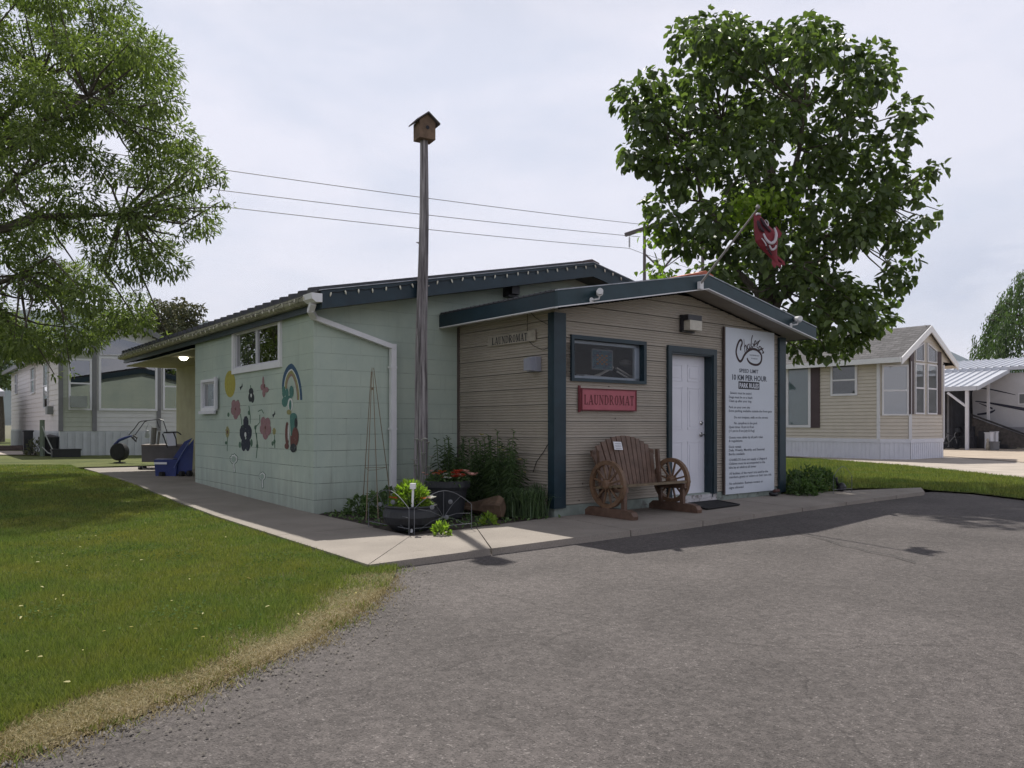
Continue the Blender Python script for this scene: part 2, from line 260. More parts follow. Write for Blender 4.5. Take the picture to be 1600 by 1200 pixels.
    b = N(t, 'ShaderNodeBump', inp={'Strength': 0.7, 'Distance': 0.006}); lk(v.outputs['Distance'], b.inputs['Height']); lk(b.outputs[0], p.inputs['Normal'])
    return m
M['asphalt'] = asphaltmat()
def lawnmat():
    m = bpy.data.materials.new('lawn'); m.use_nodes = True; t = m.node_tree; p = t.nodes['Principled BSDF']; lk = t.links.new
    g = N(t, 'ShaderNodeTexCoord'); n = N(t, 'ShaderNodeTexNoise', inp={'Scale': 0.8, 'Detail': 8.0, 'Roughness': 0.7}); lk(g.outputs['Object'], n.inputs[0])
    n2 = N(t, 'ShaderNodeTexNoise', inp={'Scale': 60.0, 'Detail': 4.0}); lk(g.outputs['Object'], n2.inputs[0])
    r = N(t, 'ShaderNodeValToRGB'); r.color_ramp.elements[0].position = .3; r.color_ramp.elements[1].position = .7
    r.color_ramp.elements[0].color = (0.075, 0.095, 0.035, 1); r.color_ramp.elements[1].color = (0.16, 0.17, 0.065, 1); lk(n.outputs[0], r.inputs[0])
    a = N(t, 'ShaderNodeAttribute', attribute_name='dry'); n3 = N(t, 'ShaderNodeTexNoise', inp={'Scale': 5.0, 'Detail': 7.0, 'Roughness': .75}); lk(g.outputs['Object'], n3.inputs[0])
    ad = N(t, 'ShaderNodeMath', operation='ADD'); lk(a.outputs['Fac'], ad.inputs[0]); lk(n3.outputs[0], ad.inputs[1])
    rr = N(t, 'ShaderNodeMapRange', inp={1: 0.85, 2: 1.25, 3: 0, 4: 1}); lk(ad.outputs[0], rr.inputs[0])
    d = N(t, 'ShaderNodeValToRGB'); d.color_ramp.elements[0].position = .35; d.color_ramp.elements[1].position = .65
    d.color_ramp.elements[0].color = (0.14, 0.11, 0.065, 1); d.color_ramp.elements[1].color = (0.34, 0.28, 0.18, 1); lk(n2.outputs[0], d.inputs[0])
    mxx = N(t, 'ShaderNodeMix', data_type='RGBA'); lk(rr.outputs[0], mxx.inputs[0]); lk(r.outputs[0], mxx.inputs[6]); lk(d.outputs[0], mxx.inputs[7])
    lk(mxx.outputs[2], p.inputs['Base Color']); p.inputs['Roughness'].default_value = .95; p.inputs['Specular IOR Level'].default_value = 0.1
    b = N(t, 'ShaderNodeBump', inp={'Strength': 1.0, 'Distance': 0.02}); lk(n2.outputs[0], b.inputs['Height']); lk(b.outputs[0], p.inputs['Normal']); return m
M['lawn'] = lawnmat()
M['grassblade'] = leafmat('grass_blade', (0.095, 0.13, 0.034), (0.33, 0.36, 0.11), 0.6, 0.3, (1.2, 1.25, .6), .25, 1.1)
M['straw'] = leafmat('straw_blade', (0.20, 0.17, 0.07), (0.42, 0.35, 0.2), 0.7, 0.2, (1.2, 1.1, .8))
M['leaf_big'] = leafmat('broad_leaf', (0.055, 0.085, 0.035), (0.15, 0.20, 0.075), 0.42, 0.36, (1.3, 1.5, .6), .4)
M['leaf_lime'] = leafmat('lime_leaf', (0.14, 0.21, 0.03), (0.26, 0.34, 0.06), 0.5, 0.4)
M['leaf_ash'] = leafmat('ash_leaf', (0.07, 0.105, 0.035), (0.22, 0.27, 0.10), 0.5, 0.40, (1.25, 1.4, .6), .22)
M['leaf_willow'] = leafmat('willow_leaf', (0.04, 0.07, 0.03), (0.10, 0.14, 0.06), 0.6, 0.3)
M['leaf_red'] = leafmat('dull_red_leaf', (0.05, 0.068, 0.034), (0.13, 0.135, 0.07), 0.6, 0.2, (1.3, 1.1, .8))
M['leaf_lily'] = leafmat('lily_leaf', (0.05, 0.085, 0.042), (0.13, 0.185, 0.09), 0.45, 0.3)
M['leaf_low'] = leafmat('garden_leaf', (0.05, 0.09, 0.035), (0.13, 0.19, 0.075), 0.5, 0.3)
M['leaf_dull'] = leafmat('dull_leaf', (0.04, 0.05, 0.035), (0.09, 0.11, 0.07), 0.7, 0.2)
M['petal_red'] = leafmat('red_petal', (0.40, 0.035, 0.02), (0.6, 0.12, 0.06), 0.6, 0.3, (1.2, 1, 1))
M['petal_pink'] = leafmat('pink_petal', (0.6, 0.3, 0.25), (0.75, 0.5, 0.42), 0.6, 0.3, (1.1, 1, 1))
M['petal_orange'] = leafmat('orange_petal', (0.5, 0.15, 0.03), (0.65, 0.28, 0.08), 0.6, 0.3, (1.2, 1, 1))
M['petal_white'] = leafmat('white_petal', (0.55, 0.55, 0.52), (0.75, 0.75, 0.68), 0.6, 0.3, (1, 1, 1))
M['petal_yellow'] = leafmat('yellow_petal', (0.55, 0.5, 0.2), (0.7, 0.66, 0.35), 0.6, 0.3, (1.1, 1, .8))
ml = bpy.data.materials.new('lamp_glow'); ml.use_nodes = True; ml.node_tree.nodes['Principled BSDF'].inputs['Emission Color'].default_value = (1, .92, .75, 1); ml.node_tree.nodes['Principled BSDF'].inputs['Emission Strength'].default_value = 6; M['glow'] = ml
def polemat():
    m = M['polewood']; t = m.node_tree; p = t.nodes['Principled BSDF']; g = N(t, 'ShaderNodeTexCoord'); mp_ = N(t, 'ShaderNodeMapping'); mp_.inputs['Scale'].default_value = (30, 30, 1.3)
    n = N(t, 'ShaderNodeTexNoise', inp={'Scale': 1.0, 'Detail': 6.0, 'Roughness': .7}); r = N(t, 'ShaderNodeValToRGB'); els = r.color_ramp.elements; els[0].position = .38; els[1].position = .62
    els[0].color = (.085, .075, .08, 1); els[1].color = (.38, .355, .36, 1)
    t.links.new(g.outputs['Object'], mp_.inputs[0]); t.links.new(mp_.outputs[0], n.inputs[0]); t.links.new(n.outputs[0], r.inputs[0]); t.links.new(r.outputs[0], p.inputs['Base Color'])
    b = N(t, 'ShaderNodeBump', inp={'Strength': .9, 'Distance': .02}); t.links.new(n.outputs[0], b.inputs['Height']); t.links.new(b.outputs[0], p.inputs['Normal'])
polemat()
def shinglemat():
    m = mat('shingle', (0.135, 0.13, 0.135), 0.9, 0.25, 4, fine=0.2, bs=70); t = m.node_tree; p = t.nodes['Principled BSDF']; src = p.inputs['Base Color'].links[0].from_socket
    uv = N(t, 'ShaderNodeTexCoord'); br = N(t, 'ShaderNodeTexBrick'); sp = N(t, 'ShaderNodeSeparateXYZ'); cb = N(t, 'ShaderNodeCombineXYZ')
    t.links.new(uv.outputs['Object'], sp.inputs[0]); t.links.new(sp.outputs[1], cb.inputs[0]); t.links.new(sp.outputs[2], cb.inputs[1])
    for k, v in {'Scale': 1.0, 'Mortar Size': 0.008, 'Brick Width': 0.3, 'Row Height': 0.075}.items(): br.inputs[k].default_value = v
    br.inputs['Color1'].default_value = (1, 1, 1, 1); br.inputs['Color2'].default_value = (.68, .68, .68, 1); br.inputs['Mortar'].default_value = (.4, .4, .4, 1)
    t.links.new(cb.outputs[0], br.inputs[0]); mm = N(t, 'ShaderNodeMix', data_type='RGBA', blend_type='MULTIPLY'); mm.inputs[0].default_value = 1
    t.links.new(src, mm.inputs[6]); t.links.new(br.outputs['Color'], mm.inputs[7]); t.links.new(mm.outputs[2], p.inputs['Base Color']); return m
M['shingle'] = shinglemat()
# ------------------------------------------------------------------ object helpers
FR = {}
def tag(o, label=None, cat=None, group=None, kind=None):
    if label: o['label'] = label
    if cat: o['category'] = cat
    if group: o['group'] = group
    if kind: o['kind'] = kind
    return o
def thing(name, label, cat, p=(0, 0, 0), rot=0.0, group=None):
    o = bpy.data.objects.new(name, None); COL.objects.link(o); o.location = p; o.rotation_euler = (0, 0, rot); o.empty_display_size = .1
    FR[o.name] = Matrix.Translation(Vector(p)) @ Matrix.Rotation(rot, 4, 'Z'); return tag(o, label, cat, group)
def copytree(o, p, rot=None, label=None, group=None):
    def cp(s, par):
        c = s.copy(); COL.objects.link(c); c.parent = par
        for ch in [q for q in bpy.data.objects if q.parent == s]: cp(ch, c)
        return c
    c = cp(o, None); c.location = p
    if rot is not None: c.rotation_euler = (0, 0, rot)
    if label: c['label'] = label
    if group: c['group'] = group
    return c
class MB:
    def __init__(s): s.v = []; s.f = []; s.m = []; s.mi = 0
    def poly(s, pts):
        i = len(s.v); s.v += [tuple(p) for p in pts]; s.f.append(tuple(range(i, i+len(pts)))); s.m.append(s.mi); return s
    def box(s, x0, x1, y0, y1, z0, z1, mtx=None):
        if x0 > x1: x0, x1 = x1, x0
        if y0 > y1: y0, y1 = y1, y0
        if z0 > z1: z0, z1 = z1, z0
        i = len(s.v); c = [(x, y, z) for z in (z0, z1) for y in (y0, y1) for x in (x0, x1)]
        if mtx is not None: c = [tuple(mtx @ Vector(p)) for p in c]
        s.v += c
        for q in ((0, 2, 3, 1), (4, 5, 7, 6), (0, 1, 5, 4), (2, 6, 7, 3), (0, 4, 6, 2), (1, 3, 7, 5)): s.f.append(tuple(i+k for k in q)); s.m.append(s.mi)
        return s
    def hexa(s, bot, top):                                # two matching polygons
        n = len(bot); i = len(s.v); s.v += [tuple(p) for p in bot]+[tuple(p) for p in top]
        s.f.append(tuple(i+k for k in reversed(range(n)))); s.f.append(tuple(i+n+k for k in range(n))); s.m += [s.mi]*2
        for k in range(n): s.f.append((i+k, i+(k+1) % n, i+n+(k+1) % n, i+n+k)); s.m.append(s.mi)
        return s
    def bar(s, p, q, w, h=None, up=(0, 0, 1)):            # rectangular bar from p to q
        h = h or w; p = Vector(p); q = Vector(q); d = (q-p).normalized(); u = Vector(up)
        if abs(d.dot(u)) > .98: u = Vector((1, 0, 0))
        r = d.cross(u).normalized()*w/2; t = r.cross(d).normalized()*h/2
        return s.hexa([p-r-t, p+r-t, p+r+t, p-r+t], [q-r-t, q+r-t, q+r+t, q-r+t])
    def tube(s, path, r, n=8, cap=True):
        P = [Vector(p) for p in path]; rs = r if isinstance(r, (list, tuple)) else [r]*len(P); base = len(s.v); u = None
        for k, p in enumerate(P):
            d = ((P[k+1]-p) if k == 0 else (p-P[k-1]) if k == len(P)-1 else (P[k+1]-P[k-1])); d = d.normalized() if d.length > 1e-9 else Vector((0, 0, 1))
            if u is None: u = Vector((0, 0, 1)) if abs(d.z) < .9 else Vector((1, 0, 0))
            u = (u-d*u.dot(d)).normalized(); vv = d.cross(u)
            for j in range(n):
                an = 2*math.pi*j/n; s.v.append(tuple(p+(u*math.cos(an)+vv*math.sin(an))*rs[k]))
        for k in range(len(P)-1):
            for j in range(n):
                a = base+k*n+j; b = base+k*n+(j+1) % n; s.f.append((a, b, b+n, a+n)); s.m.append(s.mi)
        if cap:
            s.f.append(tuple(base+j for j in reversed(range(n)))); s.f.append(tuple(base+(len(P)-1)*n+j for j in range(n))); s.m += [s.mi]*2
        return s
    def lathe(s, prof, c=(0, 0, 0), n=24, sx=1, sy=1):
        i = len(s.v)
        for r, z in prof:
            for j in range(n): an = 2*math.pi*j/n; s.v.append((c[0]+r*math.cos(an)*sx, c[1]+r*math.sin(an)*sy, c[2]+z))
        for k in range(len(prof)-1):
            for j in range(n): a = i+k*n+j; b = i+k*n+(j+1) % n; s.f.append((a, b, b+n, a+n)); s.m.append(s.mi)
        s.f.append(tuple(i+j for j in reversed(range(n)))); s.f.append(tuple(i+(len(prof)-1)*n+j for j in range(n))); s.m += [s.mi]*2
        return s
    def build(s, name, m, parent=None, world=False, smooth=False):
        me = bpy.data.meshes.new(name); v = s.v
        if world and parent is not None:
            I = FR[parent.name].inverted(); v = [tuple(I @ Vector(p)) for p in v]
        me.from_pydata(v, [], s.f); ms = m if isinstance(m, (list, tuple)) else [m]
        for q in ms: me.materials.append(q)
        me.polygons.foreach_set('material_index', s.m)
        if smooth: me.polygons.foreach_set('use_smooth', [True]*len(s.f))
        me.update(); o = bpy.data.objects.new(name, me); COL.objects.link(o)
        if parent is not None: o.parent = parent; 
        if parent is not None: FR[o.name] = FR[parent.name]
        return o
def inside(x, y, poly):
    c = False; n = len(poly)
    for i in range(n):
        x1, y1 = poly[i][:2]; x2, y2 = poly[(i+1) % n][:2]
        if (y1 > y) != (y2 > y) and x < (x2-x1)*(y-y1)/(y2-y1)+x1: c = not c
    return c
def leafmesh(name, P, D, Nn, Ls, Ws, m, parent=None, world=True, fold=.25, tipdrop=0.0, k=(.35, .62)):
    """leaves as two folded halves: P base, D axis, Nn normal"""
    P = np.asarray(P, float); D = np.asarray(D, float); Nn = np.asarray(Nn, float); n = len(P)
    D /= np.linalg.norm(D, axis=1)[:, None]+1e-9; S = np.cross(D, Nn); S /= np.linalg.norm(S, axis=1)[:, None]+1e-9; U = np.cross(S, D)
    Ls = np.broadcast_to(Ls, (n,))[:, None]; Ws = np.broadcast_to(Ws, (n,))[:, None]
    up = U*Ws*fold; dz = np.array([0, 0, -1.0])*tipdrop*Ls
    tip = P+D*Ls+dz
    l1 = P+D*Ls*k[0]*.6+S*Ws*.5+up; l2 = P+D*Ls*k[1]+S*Ws*.40+up+dz*.3
    r1 = P+D*Ls*k[0]*.6-S*Ws*.5+up; r2 = P+D*Ls*k[1]-S*Ws*.40+up+dz*.3
    V = np.stack([P, l1, l2, tip, r2, r1], 1).reshape(-1, 3)
    if world and parent is not None:
        I = np.array(FR[parent.name].inverted()); V = V @ I[:3, :3].T+I[:3, 3]
    b = np.arange(n)[:, None]*6; F = np.concatenate([b+np.array([[0, 1, 2, 3]]), b+np.array([[0, 3, 4, 5]])], 1).reshape(-1)
    return rawmesh(name, V, F, 4, m, parent)
def rawmesh(name, V, F, nv, m, parent=None):
    me = bpy.data.meshes.new(name); me.vertices.add(len(V)); me.vertices.foreach_set('co', V.astype(np.float32).ravel())
    me.loops.add(len(F)); me.loops.foreach_set('vertex_index', F.astype(np.int32)); np_ = len(F)//nv
    me.polygons.add(np_); me.polygons.foreach_set('loop_start', np.arange(np_, dtype=np.int32)*nv); me.polygons.foreach_set('loop_total', np.full(np_, nv, dtype=np.int32))
    me.materials.append(m); me.update(calc_edges=True); me.validate(); o = bpy.data.objects.new(name, me); COL.objects.link(o)
    if parent is not None: o.parent = parent; FR[o.name] = FR[parent.name]
    return o
def bladesmesh(name, P, Hh, Wd, lean, m, parent=None):
    n = len(P); an = rng.uniform(0, 2*np.pi, n); S = np.stack([np.cos(an), np.sin(an), 0*an], 1)*np.broadcast_to(Wd, (n,))[:, None]/2
    la = rng.uniform(0, 2*np.pi, n); Ld = np.stack([np.cos(la), np.sin(la), 0*la], 1)*(rng.uniform(0, 1, n)*np.broadcast_to(lean, (n,)))[:, None]
    Z = np.array([0, 0, 1.0])*np.broadcast_to(Hh, (n,))[:, None]
    V = np.stack([P-S, P+S, P+Z+Ld], 1).reshape(-1, 3)
    if parent is not None:
        I = np.array(FR[parent.name].inverted()); V = V @ I[:3, :3].T+I[:3, 3]
    return rawmesh(name, V, np.arange(n*3), 3, m, parent)
def sheet(name, outline, zfn, sp, m, attr=None, extra=None):
    pts = []
    n = len(outline)
    for i in range(n):
        a = Vector(outline[i][:2]); b = Vector(outline[(i+1) % n][:2]); k = max(1, int((b-a).length/sp))
        pts += [a.lerp(b, j/k) for j in range(k)]
    nb = len(pts); xs = [p.x for p in pts]; ys = [p.y for p in pts]
    y = min(ys)+sp/2
    while y < max(ys):
        x = min(xs)+sp/2
        while x < max(xs):
            if inside(x, y, outline): pts.append(Vector((x, y)))
            x += sp
        y += sp
    r = delaunay_2d_cdt(pts, [(i, (i+1) % nb) for i in range(nb)], [], 1, 1e-5)
    me = bpy.data.meshes.new(name); V = [(p.x, p.y, zfn(p.x, p.y)) for p in r[0]]; F = []
    for f in r[2]:
        a, b, c = [r[0][i] for i in f[:3]]; F.append(tuple(f) if (b-a).cross(c-a) > 0 else tuple(reversed(f)))
    me.from_pydata(V, [], F); me.materials.append(m)
    if attr: at_ = me.attributes.new('dry', 'FLOAT', 'POINT'); at_.data.foreach_set('value', [attr(v[0], v[1]) for v in V])
    me.polygons.foreach_set('use_smooth', [True]*len(F)); me.update(); o = bpy.data.objects.new(name, me); COL.objects.link(o); return tag(o, kind='structure')
def text_polys(body, width=None, height=None, bold=0.0):
    cu = bpy.data.curves.new('t', 'FONT'); cu.body = body; cu.resolution_u = 2; cu.offset = bold
    o = bpy.data.objects.new('t', cu); COL.objects.link(o); bpy.context.view_layer.update()
    me = bpy.data.meshes.new_from_object(o); V = [tuple(v.co) for v in me.vertices]; F = [tuple(p.vertices) for p in me.polygons]
    bpy.data.objects.remove(o); bpy.data.curves.remove(cu); bpy.data.meshes.remove(me)
    x0 = min(v[0] for v in V); x1 = max(v[0] for v in V); y0 = 0.0; y1 = 0.73
    sy = height/(y1-y0) if height else 1; sx = width/(x1-x0) if width else sy
    return [((v[0]-x0)*sx, v[1]*sy) for v in V], F
def put_text(mb, body, x, z, width, height, xf, bold=0.0):   # xf maps (u, v) -> 3D
    V, F = text_polys(body, width, height, bold); i = len(mb.v); mb.v += [tuple(xf(x+u, z+v)) for u, v in V]
    for f in F: mb.f.append(tuple(i+k for k in f)); mb.m.append(mb.mi)
# slab-serif letters for the LAUNDROMAT signs: strokes as (x0,y0,x1,y1,width)
GL = {'L': (.72, [(.2, 0, .2, 1, .2), (.05, .045, .66, .045, .09), (.62, 0, .64, .28, .08), (.04, .96, .36, .96, .08)]),
 'A': (.86, [(.12, 0, .42, 1, .09), (.44, 1, .70, 0, .21), (.2, .3, .62, .3, .08), (.0, .04, .26, .04, .08), (.52, .04, .88, .04, .08)]),
 'U': (.84, [(.2, 1, .2, .25, .2), (.2, .25, .3, .06, .18), (.3, .06, .55, .06, .12), (.55, .06, .66, .25, .10), (.66, .25, .66, 1, .09), (.04, .96, .36, .96, .08), (.54, .96, .78, .96, .08)]),
 'N': (.86, [(.16, 0, .16, 1, .09), (.2, .98, .68, .04, .2), (.7, 0, .7, 1, .09), (.02, .96, .26, .96, .08), (.58, .96, .82, .96, .08), (.04, .04, .28, .04, .08)]),
 'D': (.84, [(.2, 0, .2, 1, .2), (.05, .045, .5, .045, .08), (.05, .955, .5, .955, .08), (.48, .96, .68, .72, .14), (.68, .74, .7, .26, .19), (.7, .28, .48, .04, .14)]),
 'R': (.86, [(.2, 0, .2, 1, .2), (.05, .955, .5, .955, .08), (.48, .95, .64, .8, .13), (.63, .82, .62, .64, .17), (.62, .66, .46, .5, .12), (.25, .5, .5, .5, .08), (.42, .5, .72, .04, .2), (.05, .04, .38, .04, .08), (.62, .04, .86, .04, .08)]),
 'O': (.84, [(.3, .05, .17, .3, .16), (.17, .28, .17, .72, .19), (.17, .7, .3, .95, .16), (.28, .955, .54, .955, .08), (.52, .95, .65, .7, .16), (.65, .72, .65, .28, .19), (.65, .3, .52, .05, .16), (.28, .045, .54, .045, .08)]),
 'M': (1.02, [(.14, 0, .14, 1, .09), (.18, 1, .46, .1, .19), (.46, .1, .74, 1, .08), (.8, 0, .8, 1, .2), (.0, .04, .28, .04, .08), (.66, .04, .96, .04, .08), (.0, .96, .26, .96, .08), (.7, .96, .96, .96, .08)]),
 'T': (.8, [(.38, 0, .38, 1, .2), (.04, .95, .72, .95, .1), (.06, .72, .06, .98, .07), (.7, .72, .7, .98, .07), (.2, .04, .56, .04, .08)])}
def put_serif(mb, body, x, z, width, height, xf):
    tot = sum(GL[c][0]+.06 for c in body); sx = width/tot; cx = 0
    for c in body:
        for x0, y0, x1, y1, wd in GL[c][1]:
            d = Vector((x1-x0, y1-y0)); d.normalize(); nn = Vector((-d.y, d.x))*wd/2
            if abs(d.x) < .7: nn = Vector((wd/2, 0))
            q = [(x0+nn.x, y0+nn.y), (x0-nn.x, y0-nn.y), (x1-nn.x, y1-nn.y), (x1+nn.x, y1+nn.y)]
            mb.poly([xf(x+(cx+u)*sx, z+v*height) for u, v in q])
        cx += GL[c][0]+.06
def stroke(mb, pts, ws, xf):                             # ribbon of varying width through points
    P = [Vector(p) for p in pts]; Lr = []
    for i, p in enumerate(P):
        d = (P[min(i+1, len(P)-1)]-P[max(i-1, 0)]).normalized(); nn = Vector((-d.y, d.x))*ws[i]/2; Lr.append((p+nn, p-nn))
    for i in range(len(P)-1):
        a, b = Lr[i]; c, d = Lr[i+1]; mb.poly([xf(*a), xf(*b), xf(*d), xf(*c)])
def smooth_curve(pts, n=6):
    P = [Vector(p) for p in pts]; o = []
    for i in range(len(P)-1):
        p0 = P[max(i-1, 0)]; p1 = P[i]; p2 = P[i+1]; p3 = P[min(i+2, len(P)-1)]
        for j in range(n):
            t = j/n; o.append(.5*((2*p1)+(p2-p0)*t+(2*p0-5*p1+4*p2-p3)*t*t+(3*p1-p0-3*p2+p3)*t**3))
    return o+[P[-1]]
# generic walls -------------------------------------------------------------
def flatwall(mb, u0, u1, zb, top, ops, P, depth=0.12, breaks=()):
    """wall in (u, z) with openings (u0,u1,z0,z1); P(u, z, d) -> 3D, d = depth inwards"""
    xs = sorted(set([u0, u1]+[q for o in ops for q in o[:2] if u0 < q < u1]+[q for q in breaks if u0 < q < u1]))
    for a, b in zip(xs, xs[1:]):
        m_ = (a+b)/2; segs = sorted([(o[2], o[3]) for o in ops if o[0] <= m_ <= o[1]]); z = zb
        for s0, s1 in segs: mb.poly([P(a, z, 0), P(b, z, 0), P(b, s0, 0), P(a, s0, 0)]); z = s1
        mb.poly([P(a, z, 0), P(b, z, 0), P(b, top(b), 0), P(a, top(a), 0)])
    for a, b, c, d in ops:
        for p, q in (((a, c), (b, c)), ((b, c), (b, d)), ((b, d), (a, d)), ((a, d), (a, c))): mb.poly([P(*p, 0), P(*q, 0), P(*q, depth), P(*p, depth)])
def ribwall(mb, u0, u1, zb, zt, top, ops, P, prof, course):
    """horizontal siding: prof = list of (fraction of course, depth)"""
    k = 0; z = zb
    while z < zt:
        for (f0, d0), (f1, d1) in zip(prof, prof[1:]):
            za = z+f0*course; zc = z+f1*course; m_ = (za+zc)/2
            if m_ > zt: break
            a, b = u0, u1
            if top: a, b = top(m_)
            iv = [(a, b)]
            for o in ops:
                if o[2] < m_ < o[3]:
                    nv = []
                    for p, q in iv:
                        if o[0] > p: nv.append((p, min(q, o[0])))
                        if o[1] < q: nv.append((max(p, o[1]), q))
                        if o[1] <= p or o[0] >= q: nv.append((p, q))
                    iv = [t for t in nv if t[1] > t[0]]
            for p, q in iv: mb.poly([P(p, za, d0), P(q, za, d0), P(q, zc, d1), P(p, zc, d1)])
        z += course
def rib_profile(n, depth, lap):
    pr = [(0, lap)]
    for i in range(n):
        f = i/n; pr += [(f+.10/n, lap*.2+depth), (f+.45/n, depth), (f+.60/n, 0.0), (f+.92/n, 0.0)]
    pr[1] = (.25/n, 0.0); pr = [pr[0]]+[q for q in pr[1:] if q[0] >= 0]; pr = sorted(pr, key=lambda q: q[0]); pr.append((1, 0.0)); return pr
LAP = [(0, 0.0), (.92, 0.012), (1.0, 0.016), (1.0, 0.0)]
def corr(mb, e0, r0, y0, y1, rib=0.25, hgt=0.02, th=0.02):
    """ribbed metal slope between eave (x,z) and ridge (x,z), extruded along y"""
    ys = []; y = y0
    while y < y1: ys += [(y, 0), (y+rib*.62, 0), (y+rib*.72, hgt), (y+rib*.9, hgt)]; y += rib
    ys = [(min(a, y1), b) for a, b in ys]+[(y1, 0)]
    for (a, da), (b, db) in zip(ys, ys[1:]):
        if b-a < 1e-6: continue
        t = [(e0[0], a, e0[1]+da), (e0[0], b, e0[1]+db), (r0[0], b, r0[1]+db), (r0[0], a, r0[1]+da)]
        mb.poly(t); mb.poly([(p[0], p[1], p[2]-th) for p in reversed(t)])
        mb.poly([t[0], (t[0][0], t[0][1], e0[1]-th), (t[1][0], t[1][1], e0[1]-th), t[1]])
    for yy in (y0, y1): mb.poly([(e0[0], yy, e0[1]-th), (r0[0], yy, r0[1]-th), (r0[0], yy, r0[1]), (e0[0], yy, e0[1])])
PW_F = lambda y: (lambda u, z, d: (u, y+d, z))            # wall facing -y
PW_L = lambda x: (lambda u, z, d: (x+d, u, z))            # wall facing -x
# ================================================================== SETTING: ground, lawn, road, walks
def flat(z): return lambda x, y: z
base = MB(); base.poly([(-4500, -250, -.10), (4500, -250, -.10), (4500, 3800, -.10), (-4500, 3800, -.10)])
tag(base.build('ground', mat('far_ground', (0.13, 0.125, 0.075), .95, .35, .02)), kind='structure')
edge_px = [(622, 880), (617, 900), (604, 922), (578, 945), (545, 968), (500, 992), (440, 1022), (350, 1062), (230, 1110), (60, 1170), (-140, 1230)]
EDGE = [gnd(x, y, -.045) for x, y in edge_px]
P0 = gnd(575, 882, 0); P1 = gnd(641, 837, 0)
WF2 = gnd(1445, 768, 0)
walk_l_far = W(-1.0, 10.6); walk_l_in = W(1.1, 10.6)
lawn_out = [P0.xy]+[p.xy for p in EDGE]+[Vector((-9, 1.2)), Vector((-45, 1.2)), Vector((-60, 40)), Vector((-30, 60)), W(3, 30).xy, W(2, 11.4).xy, W(-.86, 11.4).xy, W(-.86, 5).xy]
LB = [Vector(p) for p in lawn_out]
def dry_at(x, y):
    p = Vector((x, y)); d = 9
    for a, b in zip(EDGE, EDGE[1:]):
        a = a.xy; b = b.xy; t = max(0, min(1, (p-a).dot(b-a)/((b-a).length_squared+1e-9))); d = min(d, (p-(a+(b-a)*t)).length)
    d0 = (p-P0.xy).length
    wdt = .16+.24*ss(0, 1.2, d0)
    return .75*math.exp(-(d/wdt)**2)*(.35+.65*ss(.15, 1.1, d0))
sheet('lawn', LB, lambda x, y: gz(x, y)-.025-.030*min(1, dry_at(x, y)/.6), .28, M['lawn'], dry_at)
# asphalt lane
asph = [p.xy+Vector((-.5, .25)) for p in reversed(EDGE)]+[P0.xy+Vector((-.2, .15)), P0.xy+Vector((.1, .2)), P0.xy+Vector((.6, .75)), (WF2.xy+Vector((-.4, .1))), gnd(1460, 767.5, -.05).xy, gnd(1520, 771.5, -.05).xy, gnd(1600, 781, -.05).xy, gnd(1750, 800, -.05).xy, gnd(2300, 850, -.05).xy, Vector((30, 1)), Vector((30, -3)), Vector((-9, -3)), Vector((-9, 1.2))]
sheet('asphalt_road', [Vector(p) for p in asph], lambda x, y: -.06+.012*math.sin(x*.7+1)*math.sin(y*.5), .6, M['asphalt'])
ck = [gnd(x, y, -.05) for x, y in ((1238, 829), (1252, 834), (1268, 837), (1290, 843), (1312, 851), (1338, 856), (1362, 863), (1392, 868), (1430, 879))]
mb = MB()
for a, b in zip(ck, ck[1:]): d_ = (b-a).normalized(); n_ = Vector((-d_.y, d_.x, 0))*.006; mb.poly([(*(a+n_).xy, -.0455), (*(a-n_).xy, -.0455), (*(b-n_).xy, -.0455), (*(b+n_).xy, -.0455)])
tag(mb.build('road_crack', M['rubber']), kind='structure')
# walks: one slab down the side, one along the front, with joints between slabs
def slab(mb, q, zt, zb=-.13):
    mb.hexa([(p.x, p.y, zb) for p in q], [(p.x, p.y, zt(p.x, p.y)) for p in q])
wm = MB(); n = 7
for i in range(n):                                       # side walk and porch slab
    a0 = -3.54+i*(10.4+3.54)/n+(.006 if i else 0); a1 = -3.54+(i+1)*(10.4+3.54)/n-.006; inn = -.05 if a1 < .3 else -.0
    L0 = -1.12+.30*(a0+3.54)/14; L1 = -1.12+.30*(a1+3.54)/14
    i1 = -.002 if a1 < 4.9 else 1.06
    if i == 0: q = [P0, P1, W(-.05, a1), W(L1, a1)]
    elif a0 < 4.93 < a1: slab(wm, [W(L0, a0), W(-.002, a0), W(-.002, 4.95), W(-.9, 4.95)], lambda x, y: gz(x, y)); a0 = 4.956; L0 = -.9; q = [W(L0, a0), W(1.06, a0), W(1.06, a1), W(L1, a1)]
    else: q = [W(L0, a0), W(i1, a0), W(i1, a1), W(L1, a1)]
    slab(wm, q, lambda x, y: gz(x, y))
tag(wm.build('side_walkway', M['concrete']), kind='structure')
fm = MB(); F0 = P0; F1 = WF2; B0 = P1; Bk = [P1, W(2.15, -2.12), W(6.97, -2.0), gnd(1338, 768, 0)+Vector((0, .25, 0)), gnd(1345, 760.5, 0)]
def lerp(a, b, t): return a+(b-a)*t
fb = [(0.0, Bk[0]), (.30, W(2.15, -2.12)), (.52, W(4.2, -2.1)), (.745, W(6.97, -2.1)), (.90, Bk[3]), (1.0, gnd(1440, 761.5, 0))]
def back(t):
    for (t0, p), (t1, q) in zip(fb, fb[1:]):
        if t0 <= t <= t1: return lerp(p, q, (t-t0)/(t1-t0))
cuts = [0, .12, .30, .42, .52, .63, .745, .83, .90, 1.0]
for t0, t1 in zip(cuts, cuts[1:]):
    a = lerp(F0, F1, t0+.0008); b = lerp(F0, F1, t1-.0008); slab(fm, [a, b, back(t1-.0008), back(t0+.0008)], lambda x, y: -.002)
